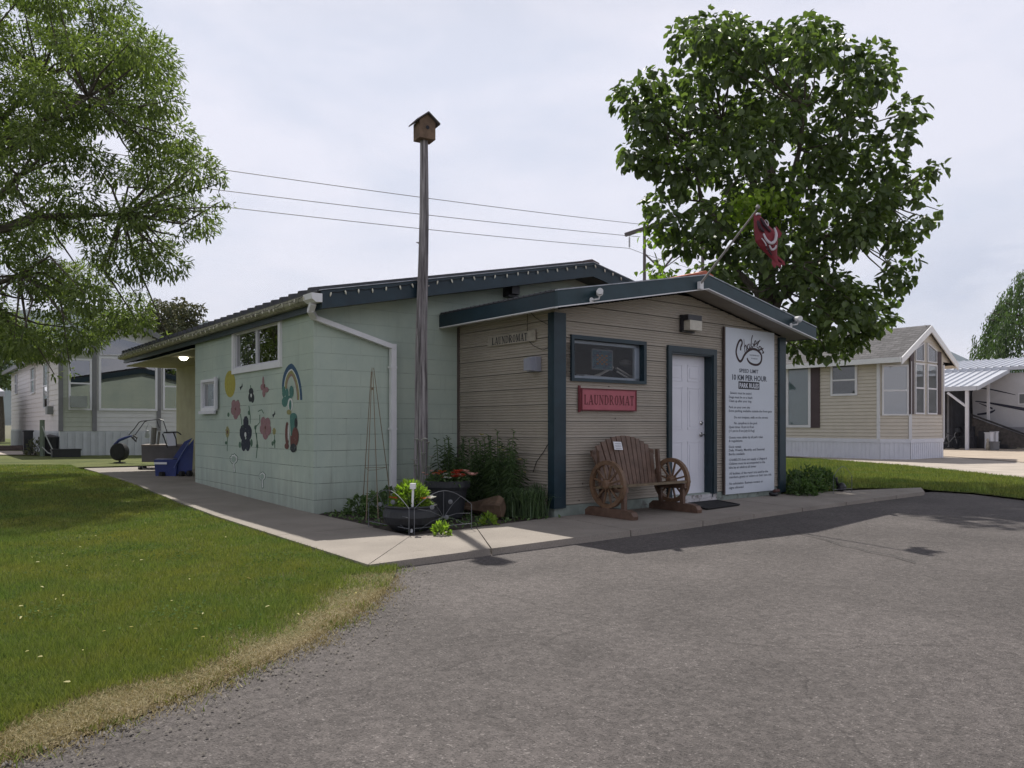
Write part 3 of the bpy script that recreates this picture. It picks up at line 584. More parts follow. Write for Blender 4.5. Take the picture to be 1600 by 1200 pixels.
tag(fm.build('front_walkway', M['concrete']), kind='structure')
sheet('garden_bed_soil', [W(.0, -.03).xy, W(2.16, -.03).xy, W(2.16, -2.14).xy, P1.xy+Vector((.02, .02)), W(-.04, -2.2).xy], lambda x, y: -.02+.03*math.sin(x*9)*math.sin(y*7), .15, M['soil'])
sheet('side_bed_soil', [W(6.9, -1.9).xy, W(8.9, -1.95).xy, W(8.9, -.5).xy, W(6.9, -.2).xy], lambda x, y: -.015+.02*math.sin(x*9)*math.sin(y*7), .2, M['soil'])
# right side: grass strip, concrete pad and drive
gr_out = [gnd(1458, 767.5, -.05), gnd(1520, 771.5, -.05), gnd(1600, 781, -.05), gnd(1750, 800, -.05), gnd(2300, 850, -.05), gnd(2300, 800, -.03), gnd(1750, 757, -.03), gnd(1600, 747, -.03), gnd(1420, 728, -.03), gnd(1240, 714, -.03), gnd(1180, 711, -.03), W(8.3, .2), W(6.95, -.5), W(7.2, -2.0), gnd(1342, 762.5, -.03), gnd(1440, 763, -.03)]
sheet('grass_verge', [Vector(p.xy) for p in gr_out], lambda x, y: -.035, .7, M['lawn'], lambda x, y: .25*ss(14.5, 11.5, y))
pad = [gnd(1130, 708.5, -.02), gnd(1240, 713.5, -.02), gnd(1420, 727.5, -.02), gnd(1600, 746.5, -.02), gnd(1750, 756, -.02), gnd(2300, 795, -.02), gnd(2300, 712, -.02), gnd(1600, 700, -.02), gnd(1475, 698, -.02), gnd(1130, 698, -.02)]
sheet('concrete_drive', [Vector(p.xy) for p in pad], flat(-.02), 2.0, M['concrete_light'])
pad2 = [gnd(1420, 711, -.004), gnd(1480, 713, -.004), gnd(1600, 722, -.004), gnd(2300, 760, -.004), gnd(2300, 706, -.004), gnd(1600, 700.5, -.004), gnd(1475, 698.5, -.004)]
sheet('concrete_apron', [Vector(p.xy) for p in pad2], flat(-.004), 3.0, concretemat('apron_concrete', (0.40, 0.33, 0.26)))
sheet('far_path', [gnd(-400, 712, .09).xy, gnd(60, 712, .09).xy, gnd(52, 706, .09).xy, gnd(-400, 706, .09).xy], lambda x, y: gz(x, y)+.005, 2.0, M['concrete_light'])
# distant hills
def hill(name, pts, d, th, m):
    mb = MB(); n_ = len(pts)
    for j in range(n_-1):
        a, b = pts[j], pts[j+1]; pa = at(a[0], a[1], d); pb = at(b[0], b[1], d)
        mb.poly([(pa.x, d-th*.6, -2), (pb.x, d-th*.6, -2), (pb.x, d, pb.z), (pa.x, d, pa.z)]); mb.poly([(pa.x, d, pa.z), (pb.x, d, pb.z), (pb.x, d+th, -2), (pa.x, d+th, -2)])
    return tag(mb.build(name, m, smooth=True), kind='structure')
hp = [(x, 556+10*math.sin(x*.012+1)+4*math.sin(x*.05)+2*math.sin(x*.13)-(4 if 1380 < x < 1480 else 0)) for x in range(1280, 2400, 18)]
hill('distant_hills', [(1260, 640)]+hp, 2600, 700, mat('hill_forest', (0.05, 0.085, 0.10), .95, .3, .004))  # bluish base colour paints some of the distance haze onto the hills
hp2 = [(x, 505-26*math.exp(-((x-60)/130)**2)+7*math.sin(x*.03)+3*math.sin(x*.11)) for x in range(-900, 330, 18)]
hill('near_mountain', hp2+[(345, 560), (380, 620)], 1100, 500, mat('mountain_forest', (0.045, 0.07, 0.075), .95, .35, .01))
# ================================================================== THE LAUNDROMAT BUILDING
bld = thing('laundromat_building', 'low mint green block building with a tan sided front wing and dark teal eaves', 'building', (CX, CY, 0), ROT)
EX0, EX1, EY = 2.148, 6.97, -2.054; EXM = 4.555
XE, XR, ZE, ZR, GY = -.08, 4.40, 2.70, 3.615, -.42; BW = 8.80; XE2 = 2*XR-XE; SL = (ZR-ZE)/(XR-XE)
def mtop(x): return 2.526+SL*(min(x, BW-x))            # main wall top
def etop(x): return 2.475+.185*(min(x-EX0, EX1-x))

# -- block walls
wa = MB()
wl = onB(366, 518, 0); wr = onB(440, 496, 0); wz0 = onB(366, 583, 0)[1]; wz1 = onB(366, 520, 0)[1]
LW = (wr[0]+.05, wl[0]-.05, wz0+.06, wz1-.02)            # big slider opening (a0,a1,z0,z1)
sw_a1 = onB(317, 600, 0)[0]; sw_a0 = onB(343, 600, 0)[0]; sz1 = onB(330, 592, 0)[1]; sz0 = onB(330, 643, 0)[1]
SW = (sw_a0+.12, sw_a1-.03, sz0+.06, sz1-.05)
flatwall(wa, 0, 4.93, -.12, lambda u: 2.52, [LW, SW], PW_L(0), .14)
flatwall(wa, 0, BW, -.12, mtop, [], PW_F(0), breaks=(XR,))
flatwall(wa, 0, 10.0, -.12, lambda u: 2.52, [], PW_L(BW))
flatwall(wa, 1.05, BW, -.12, mtop, [], PW_F(10.0), breaks=(XR,))
wa.poly([(0, 4.93, -.12), (1.05, 4.93, -.12), (1.05, 4.93, 2.52), (0, 4.93, 2.52)])
wa.build('block_wall', BLOCK, bld)
pw = MB(); pw.box(1.02, 1.06, 4.94, 9.99, 0, 2.5); pw.build('porch_wall', M['porch_beige'], bld)
pc = MB(); pc.box(XE+.05, 1.04, 4.935, 10.05, 2.405, 2.425); pc.build('porch_ceiling', M['porch_beige'], bld)
lt = MB(); pl = loc(at(287, 565, 16.2)); lt.lathe([(.085, 0), (.08, -.02), (.05, -.055), (0.01, -.065)], (.28, onB(287, 565, .28)[0], 2.40), 16); lt.build('porch_lamp', M['glow'], bld)
# -- siding wing
prof = [(0, .026), (.055, .026), (.06, -.004)]+[q for q in rib_profile(6, .0085, .010) if q[0] > .09]
WX0, wt = onA(892, 524, EY); WX1 = onA(1008, 530, EY)[0]; wb = onA(892, 594, EY)[1]
FWN = (WX0+.035, WX1-.05, wb+.03, wt-.04)
DX0, dtop = onA(1042, 540, EY); DX1 = onA(1117, 548, EY)[0]
DOOR = (DX0+.07, DX1-.07, 0.05, dtop-.08)
sd = MB()
def egable(z): return (EX0, EX1) if z <= 2.475 else (EX0+(z-2.475)/.185, EX1-(z-2.475)/.185)
ribwall(sd, EX0, EX1, .115, 2.9, egable, [FWN, DOOR], PW_F(EY), prof, .2032)
o_ = sd.build('siding_wall', M['siding_tan'], bld)
sd2 = MB(); ribwall(sd2, EY, 0, .115, 2.50, None, [], PW_L(EX0), prof, .2032); sd2.build('siding_wall', M['siding_tan'], bld); sd2 = MB()
ribwall(sd2, EY, 0, .115, 2.50, None, [], lambda u, z, d: (EX1-d, u, z), prof, .2032); sd2.build('siding_wall', M['siding_tan'], bld)
fd = MB(); fd.box(EX0+.012, EX1-.012, EY+.012, -.01, -.12, .113); fd.build('foundation', M['foundation'], bld)
# interior room behind the wing window and dark boxes behind the block windows
rm = MB()
def room(mb, x0, x1, y0, y1, z0, z1, skip):
    F = {'x0': [(x0, y0, z0), (x0, y1, z0), (x0, y1, z1), (x0, y0, z1)], 'x1': [(x1, y0, z0), (x1, y1, z0), (x1, y1, z1), (x1, y0, z1)], 'y0': [(x0, y0, z0), (x1, y0, z0), (x1, y0, z1), (x0, y0, z1)],
         'y1': [(x0, y1, z0), (x1, y1, z0), (x1, y1, z1), (x0, y1, z1)], 'z0': [(x0, y0, z0), (x1, y0, z0), (x1, y1, z0), (x0, y1, z0)], 'z1': [(x0, y0, z1), (x1, y0, z1), (x1, y1, z1), (x0, y1, z1)]}
    for k, q in F.items():
        if k != skip: mb.poly(q)
room(rm, EX0+.15, 4.1, EY+.10, -.2, FWN[2]-.05, FWN[3]+.06, 'y0')
rm.build('interior_room', M['room_dark'], bld)
rm = MB(); room(rm, .13, 1.0, 3.0, 4.85, .9, 2.45, 'x0'); room(rm, .13, 1.6, LW[0]-.2, 2.95, .9, 2.45, 'x0'); rm.build('interior_room', M['room_dark'], bld)
# -- roofs
rf = MB(); corr(rf, (XE-.04, ZE-.002), (XR, ZR), GY+.05, 10.1, .30, .060); corr(rf, (XE2, ZE), (XR, ZR), GY+.05, 10.1, .28, .022); rf.build('roof', M['roof_metal'], bld)
rc = MB()
for s in (-1, 1): rc.hexa([(XR, GY+.03, ZR+.008), (XR, 10.1, ZR+.008), (XR+s*.16, 10.1, ZR-.023), (XR+s*.16, GY+.03, ZR-.023)], [(XR, GY+.03, ZR+.048), (XR, 10.1, ZR+.048), (XR+s*.16, 10.1, ZR+.008), (XR+s*.16, GY+.03, ZR+.008)])
rc.build('ridge_cap', mat('ridge_dark', (0.07, 0.045, 0.045), .5, .3, 6), bld)
for s in (-1, 1):
    xe = XR+s*(XR-XE); xr = XR
    fa = MB(); fa.hexa([(xe, GY, ZE-.225), (xr, GY, ZR-.225), (xr, GY+.04, ZR-.225), (xe, GY+.04, ZE-.225)], [(xe, GY, ZE-.015), (xr, GY, ZR-.015), (xr, GY+.04, ZR-.015), (xe, GY+.04, ZE-.015)]); fa.build('rake_fascia', M['teal'], bld)
    fa = MB(); fa.hexa([(xe, 10.06, ZE-.225), (xr, 10.06, ZR-.225), (xr, 10.1, ZR-.225), (xe, 10.1, ZE-.225)], [(xe, 10.06, ZE-.022), (xr, 10.06, ZR-.022), (xr, 10.1, ZR-.022), (xe, 10.1, ZE-.022)]); fa.build('rake_fascia', M['teal'], bld)
drp = MB()
for s in (-1, 1):
    xe = XR+s*(XR-XE+.02); drp.hexa([(xe, GY-.01, ZE-.010), (XR, GY-.01, ZR-.010), (XR, GY+.045, ZR-.010), (xe, GY+.045, ZE-.010)], [(xe, GY-.01, ZE), (XR, GY-.01, ZR), (XR, GY+.045, ZR), (xe, GY+.045, ZE)])
drp.build('drip_edge', M['roof_edge'], bld)
ef = MB(); ef.box(XE, XE+.035, GY+.042, 10.055, ZE-.225, ZE-.04); ef.build('eave_fascia', M['teal'], bld); ef = MB(); ef.box(XE2-.04, XE2, GY+.042, 10.055, ZE-.225, ZE-.04); ef.build('eave_fascia', M['teal'], bld)
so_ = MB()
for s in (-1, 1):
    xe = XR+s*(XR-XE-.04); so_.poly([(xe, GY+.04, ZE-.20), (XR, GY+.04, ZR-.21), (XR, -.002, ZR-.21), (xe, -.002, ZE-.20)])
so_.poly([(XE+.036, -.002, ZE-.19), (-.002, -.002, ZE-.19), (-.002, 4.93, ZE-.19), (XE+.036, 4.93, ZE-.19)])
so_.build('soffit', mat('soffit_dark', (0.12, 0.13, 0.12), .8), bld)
# wing roof
ez, rz = 2.63, 3.13
rf = MB(); corr(rf, (EX0-.30, ez), (EXM, rz), -2.42, -.003, .10, .014, .012); corr(rf, (EX1+.30, ez), (EXM, rz), -2.42, -.003, .10, .014, .012); rf.build('roof', M['roof_metal'], bld)
rc = MB()
for s in (-1, 1): rc.hexa([(EXM, -2.43, rz+.006), (EXM, -.44, rz+.006), (EXM+s*.17, -.44, rz-.022), (EXM+s*.17, -2.43, rz-.022)], [(EXM, -2.43, rz+.055), (EXM, -.44, rz+.055), (EXM+s*.17, -.44, rz+.005), (EXM+s*.17, -2.43, rz+.005)])
rc.build('ridge_cap', M['rust'], bld)
fa = MB(); xe0, xe1 = EX0-.31, EX1+.31
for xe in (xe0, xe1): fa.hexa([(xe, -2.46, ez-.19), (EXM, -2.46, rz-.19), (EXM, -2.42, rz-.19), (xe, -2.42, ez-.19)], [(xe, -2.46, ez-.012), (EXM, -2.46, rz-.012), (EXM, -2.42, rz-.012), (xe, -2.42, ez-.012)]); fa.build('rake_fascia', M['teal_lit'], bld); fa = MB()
fa = MB(); fa.box(xe0, xe0+.035, -2.418, -.003, ez-.19, ez-.02); fa.build('eave_fascia', M['teal'], bld); fa = MB(); fa.box(xe1-.035, xe1, -2.418, -.003, ez-.19, ez-.02); fa.build('eave_fascia', M['teal'], bld)
tr = MB()
for xe in (xe0, xe1): tr.hexa([(xe, -2.475, ez-.205), (EXM, -2.475, rz-.205), (EXM, -2.41, rz-.205), (xe, -2.41, ez-.205)], [(xe, -2.475, ez-.192), (EXM, -2.475, rz-.192), (EXM, -2.41, rz-.192), (xe, -2.41, ez-.192)])
tr.box(xe0-.012, xe0+.05, -2.41, -.004, ez-.204, ez-.192)
tr.build('soffit_trim', M['white_trim'], bld)
tr = MB()
for xe in (xe0, xe1): tr.hexa([(xe, -2.47, ez-.01), (EXM, -2.47, rz-.01), (EXM, -2.42, rz-.01), (xe, -2.42, ez-.01)], [(xe, -2.47, ez+.002), (EXM, -2.47, rz+.002), (EXM, -2.42, rz+.002), (xe, -2.42, ez+.002)])
tr.build('drip_edge', M['roof_edge'], bld)
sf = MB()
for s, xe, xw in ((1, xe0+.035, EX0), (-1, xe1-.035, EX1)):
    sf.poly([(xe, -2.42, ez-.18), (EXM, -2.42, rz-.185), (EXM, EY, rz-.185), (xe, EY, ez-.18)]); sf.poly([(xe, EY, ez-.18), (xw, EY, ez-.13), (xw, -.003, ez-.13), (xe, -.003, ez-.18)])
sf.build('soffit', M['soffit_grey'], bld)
# corner posts and corner bead
for x0, x1, y0, y1 in ((EX0-.035, EX0+.145, EY-.035, EY-.006), (EX0-.045, EX0-.006, EY-.03, EY+.0)):
    pass
cp = MB(); cp.box(EX0-.04, EX0+.15, EY-.045, EY-.008, .09, 2.44); cp.box(EX0-.042, EX0-.008, EY-.008, EY+.07, .09, 2.44); cp.build('corner_board', M['teal'], bld)
cp = MB(); cp.box(EX1-.13, EX1+.04, EY-.045, EY-.008, .03, 2.47); cp.box(EX1+.008, EX1+.04, EY-.008, EY+.10, .03, 2.44); cp.build('corner_board', M['teal'], bld)
cb_ = MB(); cb_.box(EX0-.012, EX0+.004, -.05, -.004, .1, 2.46); cb_.build('corner_bead', mat('bead_brown', (.10, .08, .07), .6), bld)
# gutter, downspout
GX, GZ = XE+.25, .045
gt = MB(); gt.box(-.37+GX, -.26+GX, GY-.009, GY-.002, 2.56, 2.635)
prof_g = [(-.252, 2.64), (-.252, 2.52), (-.33, 2.515), (-.375, 2.56), (-.378, 2.64), (-.366, 2.64), (-.364, 2.565), (-.325, 2.525), (-.262, 2.53), (-.262, 2.64)]; prof_g = [(x+GX, 2.552+(z-2.515)*.72) for x, z in prof_g]
y0_, y1_ = GY, 10.1
for i in range(len(prof_g)):
    a, b = prof_g[i], prof_g[(i+1) % len(prof_g)]; gt.poly([(a[0], y0_, a[1]), (a[0], y1_, a[1]), (b[0], y1_, b[1]), (b[0], y0_, b[1])])
gt.build('gutter', M['gutter_old'], bld)
ge = MB(); gq = [(x+GX, 2.552+(z-2.515)*.76) for x, z in [(-.25, 2.645), (-.25, 2.51), (-.33, 2.507), (-.382, 2.555), (-.385, 2.645)]]; ge.hexa([(x, GY-.011, z) for x, z in gq], [(x, GY+.24, z) for x, z in gq]); ge.build('gutter_end', M['white_trim'], bld)
ds = MB(); b_e, z_e = onA(614, 543, -.06); ds.bar((-.14, -.30, 2.545), (-.13, -.20, 2.46), .07, .06); 
b_s, z_s = onA(484, 484, -.10); ds.bar((-.14, -.22, 2.475), (-.03, -.085, 2.41), .075, .06)
ds.bar((-.05, -.07, 2.415), (b_e+.02, -.06, z_e), .075, .06); ds.bar((b_e, -.06, z_e+.045), (b_e, -.06, .09), .078, .06, up=(0, 1, 0)); ds.bar((b_e, -.05, .12), (b_e-.02, -.2, .04), .078, .06)
dso = ds.build('downspout', M['white_trim'], bld)
for yy in (574, 670, 760):
    _, zz = onA(614, yy, -.06); c_ = MB(); c_.box(b_e-.055, b_e+.045, -.095, -.02, zz-.013, zz+.013); c_.build('bracket', M['white_trim'], dso)
# dark floodlight/vent under the main rake
fl = MB(); b_, z_ = onA(797, 456, -.06); fl.box(b_-.09, b_+.09, -.14, -.005, z_-.08, z_+.09); fl.box(b_-.07, b_+.07, -.2, -.14, z_-.05, z_+.07); fl.build('vent_hood', M['dark_metal'], bld)
# -- big slider on the side wall
def sl_window(name, a0, a1, z0, z1, fr_w, depth=.03, slider=True):
    w_ = MB(); o = (a0-fr_w, a1+fr_w, z0-fr_w*1.05, z1+fr_w)
    for q in ((o[0], a0, o[2], o[3]), (a1, o[1], o[2], o[3]), (a0, a1, o[2], z0), (a0, a1, z1, o[3])): w_.box(-.035, .02, q[0], q[1], q[2], q[3])
    w = w_.build(name, M['white_trim'], bld)
    s_ = MB(); m_ = (a0+a1)/2
    for q in ((a0, a0+.03, z0, z1), (a1-.03, a1, z0, z1), (a0+.03, a1-.03, z0, z0+.03), (a0+.03, a1-.03, z1-.03, z1)): s_.box(.004, .03, *q)
    if slider: s_.box(-.004, .03, m_-.02, m_+.02, z0+.03, z1-.03)
    s_.build('sash', M['window_white'], w)
    g_ = MB(); g_.poly([(.02, a0+.01, z0+.01), (.02, a1-.01, z0+.01), (.02, a1-.01, z1-.01), (.02, a0+.01, z1-.01)]); g_.build('pane', M['glass_dim'], w); return w
sl_window('window', LW[0], LW[1], LW[2], LW[3], .075)
cu = MB()
n_ = 22; a_m = (LW[0]+LW[1])/2+.12
for i in range(n_):
    a0 = a_m+(LW[1]-a_m)*i/n_; a1 = a_m+(LW[1]-a_m)*(i+1)/n_; cu.poly([(.10+.02*(i % 2), a0, LW[2]), (.10+.02*((i+1) % 2), a1, LW[2]), (.10+.02*((i+1) % 2), a1, LW[3]), (.10+.02*(i % 2), a0, LW[3])])
cu.build('curtain', mat('curtain_mauve', (.10, .095, .125), .9), bld)
w2 = sl_window('window', SW[0], SW[1], SW[2], SW[3], .045, slider=False)
bx = MB(); bx.box(-.07, -.036, SW[0]-.13, SW[0]-.05, SW[2]-.03, SW[3]+.06); bx.box(-.07, -.036, SW[0]-.05, SW[1]+.05, SW[2]-.1, SW[2]-.05); bx.build('sill', M['window_white'], w2)
bl = MB(); bl.box(.075, .08, SW[0], SW[1], SW[2]+.28, SW[3]); bl.build('blind', M['blind'], w2)
it = MB()
for i in range(5): it.box(.07, .13, SW[0]+.05+.1*i, SW[0]+.12+.1*i, SW[2]+.02, SW[2]+.10+.05*((i*7) % 3))
it.build('shelf_items', M['white_trim'], w2)
# -- front window of the wing
fw = MB(); x0, x1, z0, z1 = FWN
for q in ((x0-.045, x0, z0-.04, z1+.05), (x1, x1+.05, z0-.04, z1+.05), (x0, x1, z0-.04, z0), (x0, x1, z1, z1+.05)): fw.box(q[0], q[1], EY-.03, EY+.02, q[2], q[3])
fw.box(x1-.004, x1+.03, EY+.02, EY+.10, z0, z1)
fwo = fw.build('window', M['teal'], bld)
fi = MB()
for q in ((x0, x0+.012, z0, z1), (x1-.10, x1-.004, z0, z1), (x0, x1, z0, z0+.035), (x0, x1, z1-.04, z1)): fi.box(q[0], q[1], EY+.05, EY+.085, q[2], q[3])
fi.build('inner_frame', mat('aluminium', (.42, .46, .54), .35, .1), fwo)
fg = MB(); fg.poly([(x0, EY+.044, z0), (x1, EY+.044, z0), (x1, EY+.044, z1), (x0, EY+.044, z1)]); fg.build('pane', M['glass_clear'], fwo)
sill = MB(); sill.box(x0, x1, EY+.09, EY+.42, z0-.02, z0+.01); sill.build('sill', mat('sill_pale', (.38, .38, .42), .6), fwo)
# -- door
dr = MB(); dx0, dx1, dz0, dz1 = DOOR
for q in ((dx0-.075, dx0+.0, .10, dz1+.085), (dx1, dx1+.075, .10, dz1+.085), (dx0, dx1, dz1, dz1+.085)): dr.box(q[0], q[1], EY-.035, EY+.01, q[2], q[3])
for q in ((dx0, dx0+.02, dz0, dz1), (dx1-.02, dx1, dz0, dz1), (dx0+.02, dx1-.02, dz1-.02, dz1)): dr.box(q[0], q[1], EY-.02, EY+.16, q[2], q[3])
dr.build('door_frame', mat('teal_worn', (0.012, 0.028, 0.038), .4, .25, 5, dirt=((.35, .38, .38), 23, .72)), bld)
ds_ = MB(); Yd = EY+.12; ds_.box(dx0+.02, dx1-.02, Yd, Yd+.04, dz0+.045, dz1-.02)
wd = dx1-dx0-.04; st = .115; pwid = (wd-3*st)/2; hh = dz1-dz0-.065
rows = [(.11, .10+.245*hh/2), ]
zb = dz0+.045
pans = [(zb+.24, zb+.24+.52), (zb+.24+.52+.17, zb+.24+.52+.17+.60), (zb+hh-.13-.235, zb+hh-.13)]
for i in range(2):
    xa = dx0+.02+st+i*(pwid+st)
    for za, zc in pans:
        for (a, b, c, d) in ((xa, xa+pwid, za, za+.014), (xa, xa+pwid, zc-.014, zc), (xa, xa+.014, za, zc), (xa+pwid-.014, xa+pwid, za, zc)): ds_.box(a, b, Yd-.006, Yd+.001, c, d)
        ds_.box(xa+.045, xa+pwid-.045, Yd-.007, Yd+.001, za+.045, zc-.045)
door = ds_.build('door', M['door_white'], bld)
hd = MB(); kx = dx1-.10; kz = onA(1096, 679, Yd)[1]; hd.lathe([(.032, 0), (.034, .008), (.015, .014), (.013, .035)], (0, 0, 0), 14)
hd.v = [(kx+x, Yd-z, kz+y) for x, y, z in hd.v]; hd.tube([(kx, Yd-.045, kz), (kx+.04, Yd-.05, kz), (kx-.075, Yd-.05, kz+.004)], .010); hd.build('handle', M['chrome'], door)
hd = MB(); hd.lathe([(.030, 0), (.030, .012), (.016, .02), (.014, .03)], (0, 0, 0), 14); kz2 = onA(1096, 661, Yd)[1]; hd.v = [(kx+x, Yd-z, kz2+y) for x, y, z in hd.v]; hd.build('deadbolt', M['chrome'], door)
th = MB(); th.box(dx0-.01, dx1+.01, EY-.06, EY+.18, -.05, .055); th.box(dx0-.12, dx1+.10, EY-.014, EY+.011, -.05, .10); th.build('threshold', mat('threshold_worn', (.45, .44, .45), .8, .3, 7, dirt=((.2, .18, .17), 8, .5)), bld)
# -- wall light
b0, zt0 = onA(1066, 490, EY-.06); b1, zb0 = onA(1090, 521, EY-.06); wlm = MB(); zc = zb0+.02
wlm.box(b0+.01, b1-.05, EY-.05, EY-.008, zc-.02, zt0-.01); wlm.box(b0+.02, b1-.02, EY-.15, EY-.05, zc+.14, zt0-.015); wlo = wlm.build('wall_light', M['dark_metal'], bld)
wl2 = MB(); wl2.box(b0+.045, b1-.03, EY-.16, EY-.052, zc+.005, zc+.138); wl2.build('lamp_lens', M['lamp_lens'], wlo)
# -- grey vent hood and wires on the wing's side
a0, z0 = onB(819, 584, EX0-.08); a1, z1 = onB(846, 557, EX0); vb = MB(); am = (a0+a1)/2
vb.box(EX0-.09, EX0-.004, a1-.0, a1+.17, z0+.02, z0+.20); vb.box(EX0-.16, EX0-.09, a1+.03, a1+.15, z0+.03, z0+.18); vb.build('dryer_vent', M['grey_box'], bld)
wr_ = MB()
def sidept(x, y, d=.02): a, z = onB(x, y, EX0-d); return (EX0-d, a, z)
wr_.tube([sidept(*p) for p in [(824, 487), (824, 500), (824, 530), (833, 540), (848, 547), (857, 543), (863, 530), (864, 515), (858, 508), (846, 502), (836, 496), (829, 488)]], .004, 5)
wr_.build('loose_wire', M['cable'], bld); wr_ = MB(); wr_.tube([sidept(*p) for p in [(866, 560), (862, 575), (863, 600), (864, 640)]], .005, 5)
wr_.build('loose_wire', M['cable'], bld); wr_ = MB(); wr_.tube([sidept(*p) for p in [(863, 682), (850, 705), (838, 722), (833, 738)]], .005, 5)
wr_.build('loose_wire', M['cable'], bld)
# -- the painted mural on the side wall (thin paint layers)
def wpt(x, y, d=.0012): a, z = onB(x, y, 0); return (-d, a, z)
class Paint:
    def __init__(s): s.L = {}
    def p(s, m, pts, d=.0012): s.L.setdefault(m, MB()).poly([wpt(x, y, d) for x, y in pts])
    def e(s, m, cx, cy, rx, ry, n=18, d=.0012, rag=.0):
        s.p(m, [(cx+rx*(1+rag*math.sin(k*2.7))*math.cos(2*math.pi*k/n), cy+ry*(1+rag*math.cos(k*3.1))*math.sin(2*math.pi*k/n)) for k in range(n)], d)
    def line(s, m, pts, wd, d=.0012):
        P = [Vector(p) for p in pts]
        for a, b in zip(P, P[1:]):
            t = (b-a).normalized(); nn = Vector((-t.y, t.x))*wd/2; s.p(m, [a+nn, a-nn, b-nn, b+nn], d)
def mural(name, fn):
    P = Paint(); fn(P); root = None; ks = list(P.L); mb = MB()
    for i, k in enumerate(ks):
        o = P.L[k]; off = len(mb.v); mb.v += o.v; mb.f += [tuple(off+j for j in f) for f in o.f]; mb.m += [i]*len(o.f)
    return mb.build(name, [M[k] for k in ks], bld)
def f_sun(P): P.e('paint_yellow', 359.5, 600, 8.5, 21, 22)
def f_rainbow(P):
    def arc(m, k0, k1, d):
        A_ = [];B_ = []
        for i in range(17):
            t = i/16; an = math.pi*(1.02-t*1.02)
            for k, L_ in ((k0, A_), (k1, B_)):
                L_.append((456.5+(1-k)*0+math.cos(an)*15.5*k, 606-math.sin(an)*37*k if t < .5 else 606-math.sin(an)*37*k+(t-.5)*2*19))
        for i in range(16): P.p(m, [A_[i], A_[i+1], B_[i+1], B_[i]], d)
    arc('paint_blue', 1.03, .80, .0010); arc('paint_white', .80, .74, .0011); arc('paint_olive', .74, .60, .0012); arc('paint_rose', .60, .50, .0013)
def f_blackflower(P):
    P.e('paint_black', 392.5, 612, 3.6, 6); P.e('paint_black', 391, 621, 3, 7); P.e('paint_black', 394.6, 622, 3, 7.5); P.e('paint_white', 392.6, 618, 1.1, 3, d=.0022); P.line('paint_green', [(392, 607), (391.5, 602)], 1.2)
def f_navyflower(P):
    P.e('paint_navy', 384.3, 660, 4.2, 10, rag=.06); P.e('paint_navy', 379.5, 676, 5, 12, rag=.05); P.e('paint_navy', 388.6, 676, 5, 12, rag=.05, d=.0016); P.e('paint_navy', 381, 694, 4, 11, d=.002); P.e('paint_navy', 387.3, 694, 4, 11, d=.0024)
    P.e('paint_white', 383.7, 679, 1.5, 4, d=.0034); P.e('paint_green', 375, 695, 2, 5); P.e('paint_green', 393, 692, 2, 6)
def pinkf(cx, cy, s):
    def f(P):
        for dx, dy in ((-3, -7), (3, -6), (-4, 2), (4, 3), (0, 9), (0, -1)): P.e('paint_pink', cx+dx*s, cy+dy*s, 3.8*s, 7.5*s, d=.0012+.0003*(dx+4), rag=.05)
        P.e('paint_brown', cx, cy, 1*s, 2.2*s, d=.0045); P.e('paint_rose', cx-1.5, cy+5*s, 1.2, 3, d=.0048)
    return f
def f_butterfly(P):
    for dx, dy, rx, ry in ((-1.5, -9, 1.6, 8), (-3, 0, 3, 5), (3.4, 4, 4, 4.4), (-.5, 9, 2.4, 7)): P.e('paint_pink', 413+dx, 605+dy, rx, ry, d=.0012+.0004*(dx+4))
    P.e('paint_brown', 413.6, 603.5, 1.2, 3.6, d=.0055)
def bird(cx, cy):
    def f(P): P.p('paint_black', [(cx-1, cy+6), (cx-2.6, cy+1), (cx+.5, cy-1), (cx+1.6, cy-6), (cx+2.4, cy), (cx+.4, cy+2.5)])
    return f
def yel(cx, cy):
    def f(P): P.e('paint_olive', cx, cy, 3, 9, rag=.2); P.e('paint_brown', cx, cy, 1.2, 3, d=.002); P.line('paint_green', [(cx, cy+8), (cx-.5, cy+30)], .9); P.e('paint_green', cx-2, cy+17, 2, 2.6, d=.0015)
    return f
def cloudtree(cx, cy, s):
    def f(P):
        P.e('paint_green', cx, cy-1, 6.4*s, 8.2*s, rag=.12); P.line('paint_green', [(cx, cy+5), (cx+1, cy+21*s)], 3.2, .0012); P.e('paint_white', cx, cy-1, 5.4*s, 7*s, rag=.15, d=.002); P.line('paint_white', [(cx, cy+5), (cx+.8, cy+20*s)], 1.8, .0024); P.e('paint_mint', cx-.2, cy-.4, 3.9*s, 5.2*s, rag=.2, d=.003)
    return f
def f_vines(P):
    for pts in ([(389, 634), (391, 650), (391, 662)], [(376, 647), (378, 663), (380, 668)], [(401, 676), (402, 700), (400.5, 716)], [(403, 643), (409, 640), (412, 646)], [(399, 668), (406, 660), (406, 648)], [(429, 680), (429.5, 700)], [(401, 664), (399, 672), (402, 690), (402.5, 697)]): P.line('paint_green', pts, 1.2)
    for cx, cy in ((357, 648), (372, 628), (389, 645), (399, 668), (402, 697), (429, 690), (426, 693)): P.e('paint_green', cx, cy, 1.7, 3.6)
    P.e('paint_olive', 428.5, 674, 2.6, 5.5, rag=.2, d=.002)
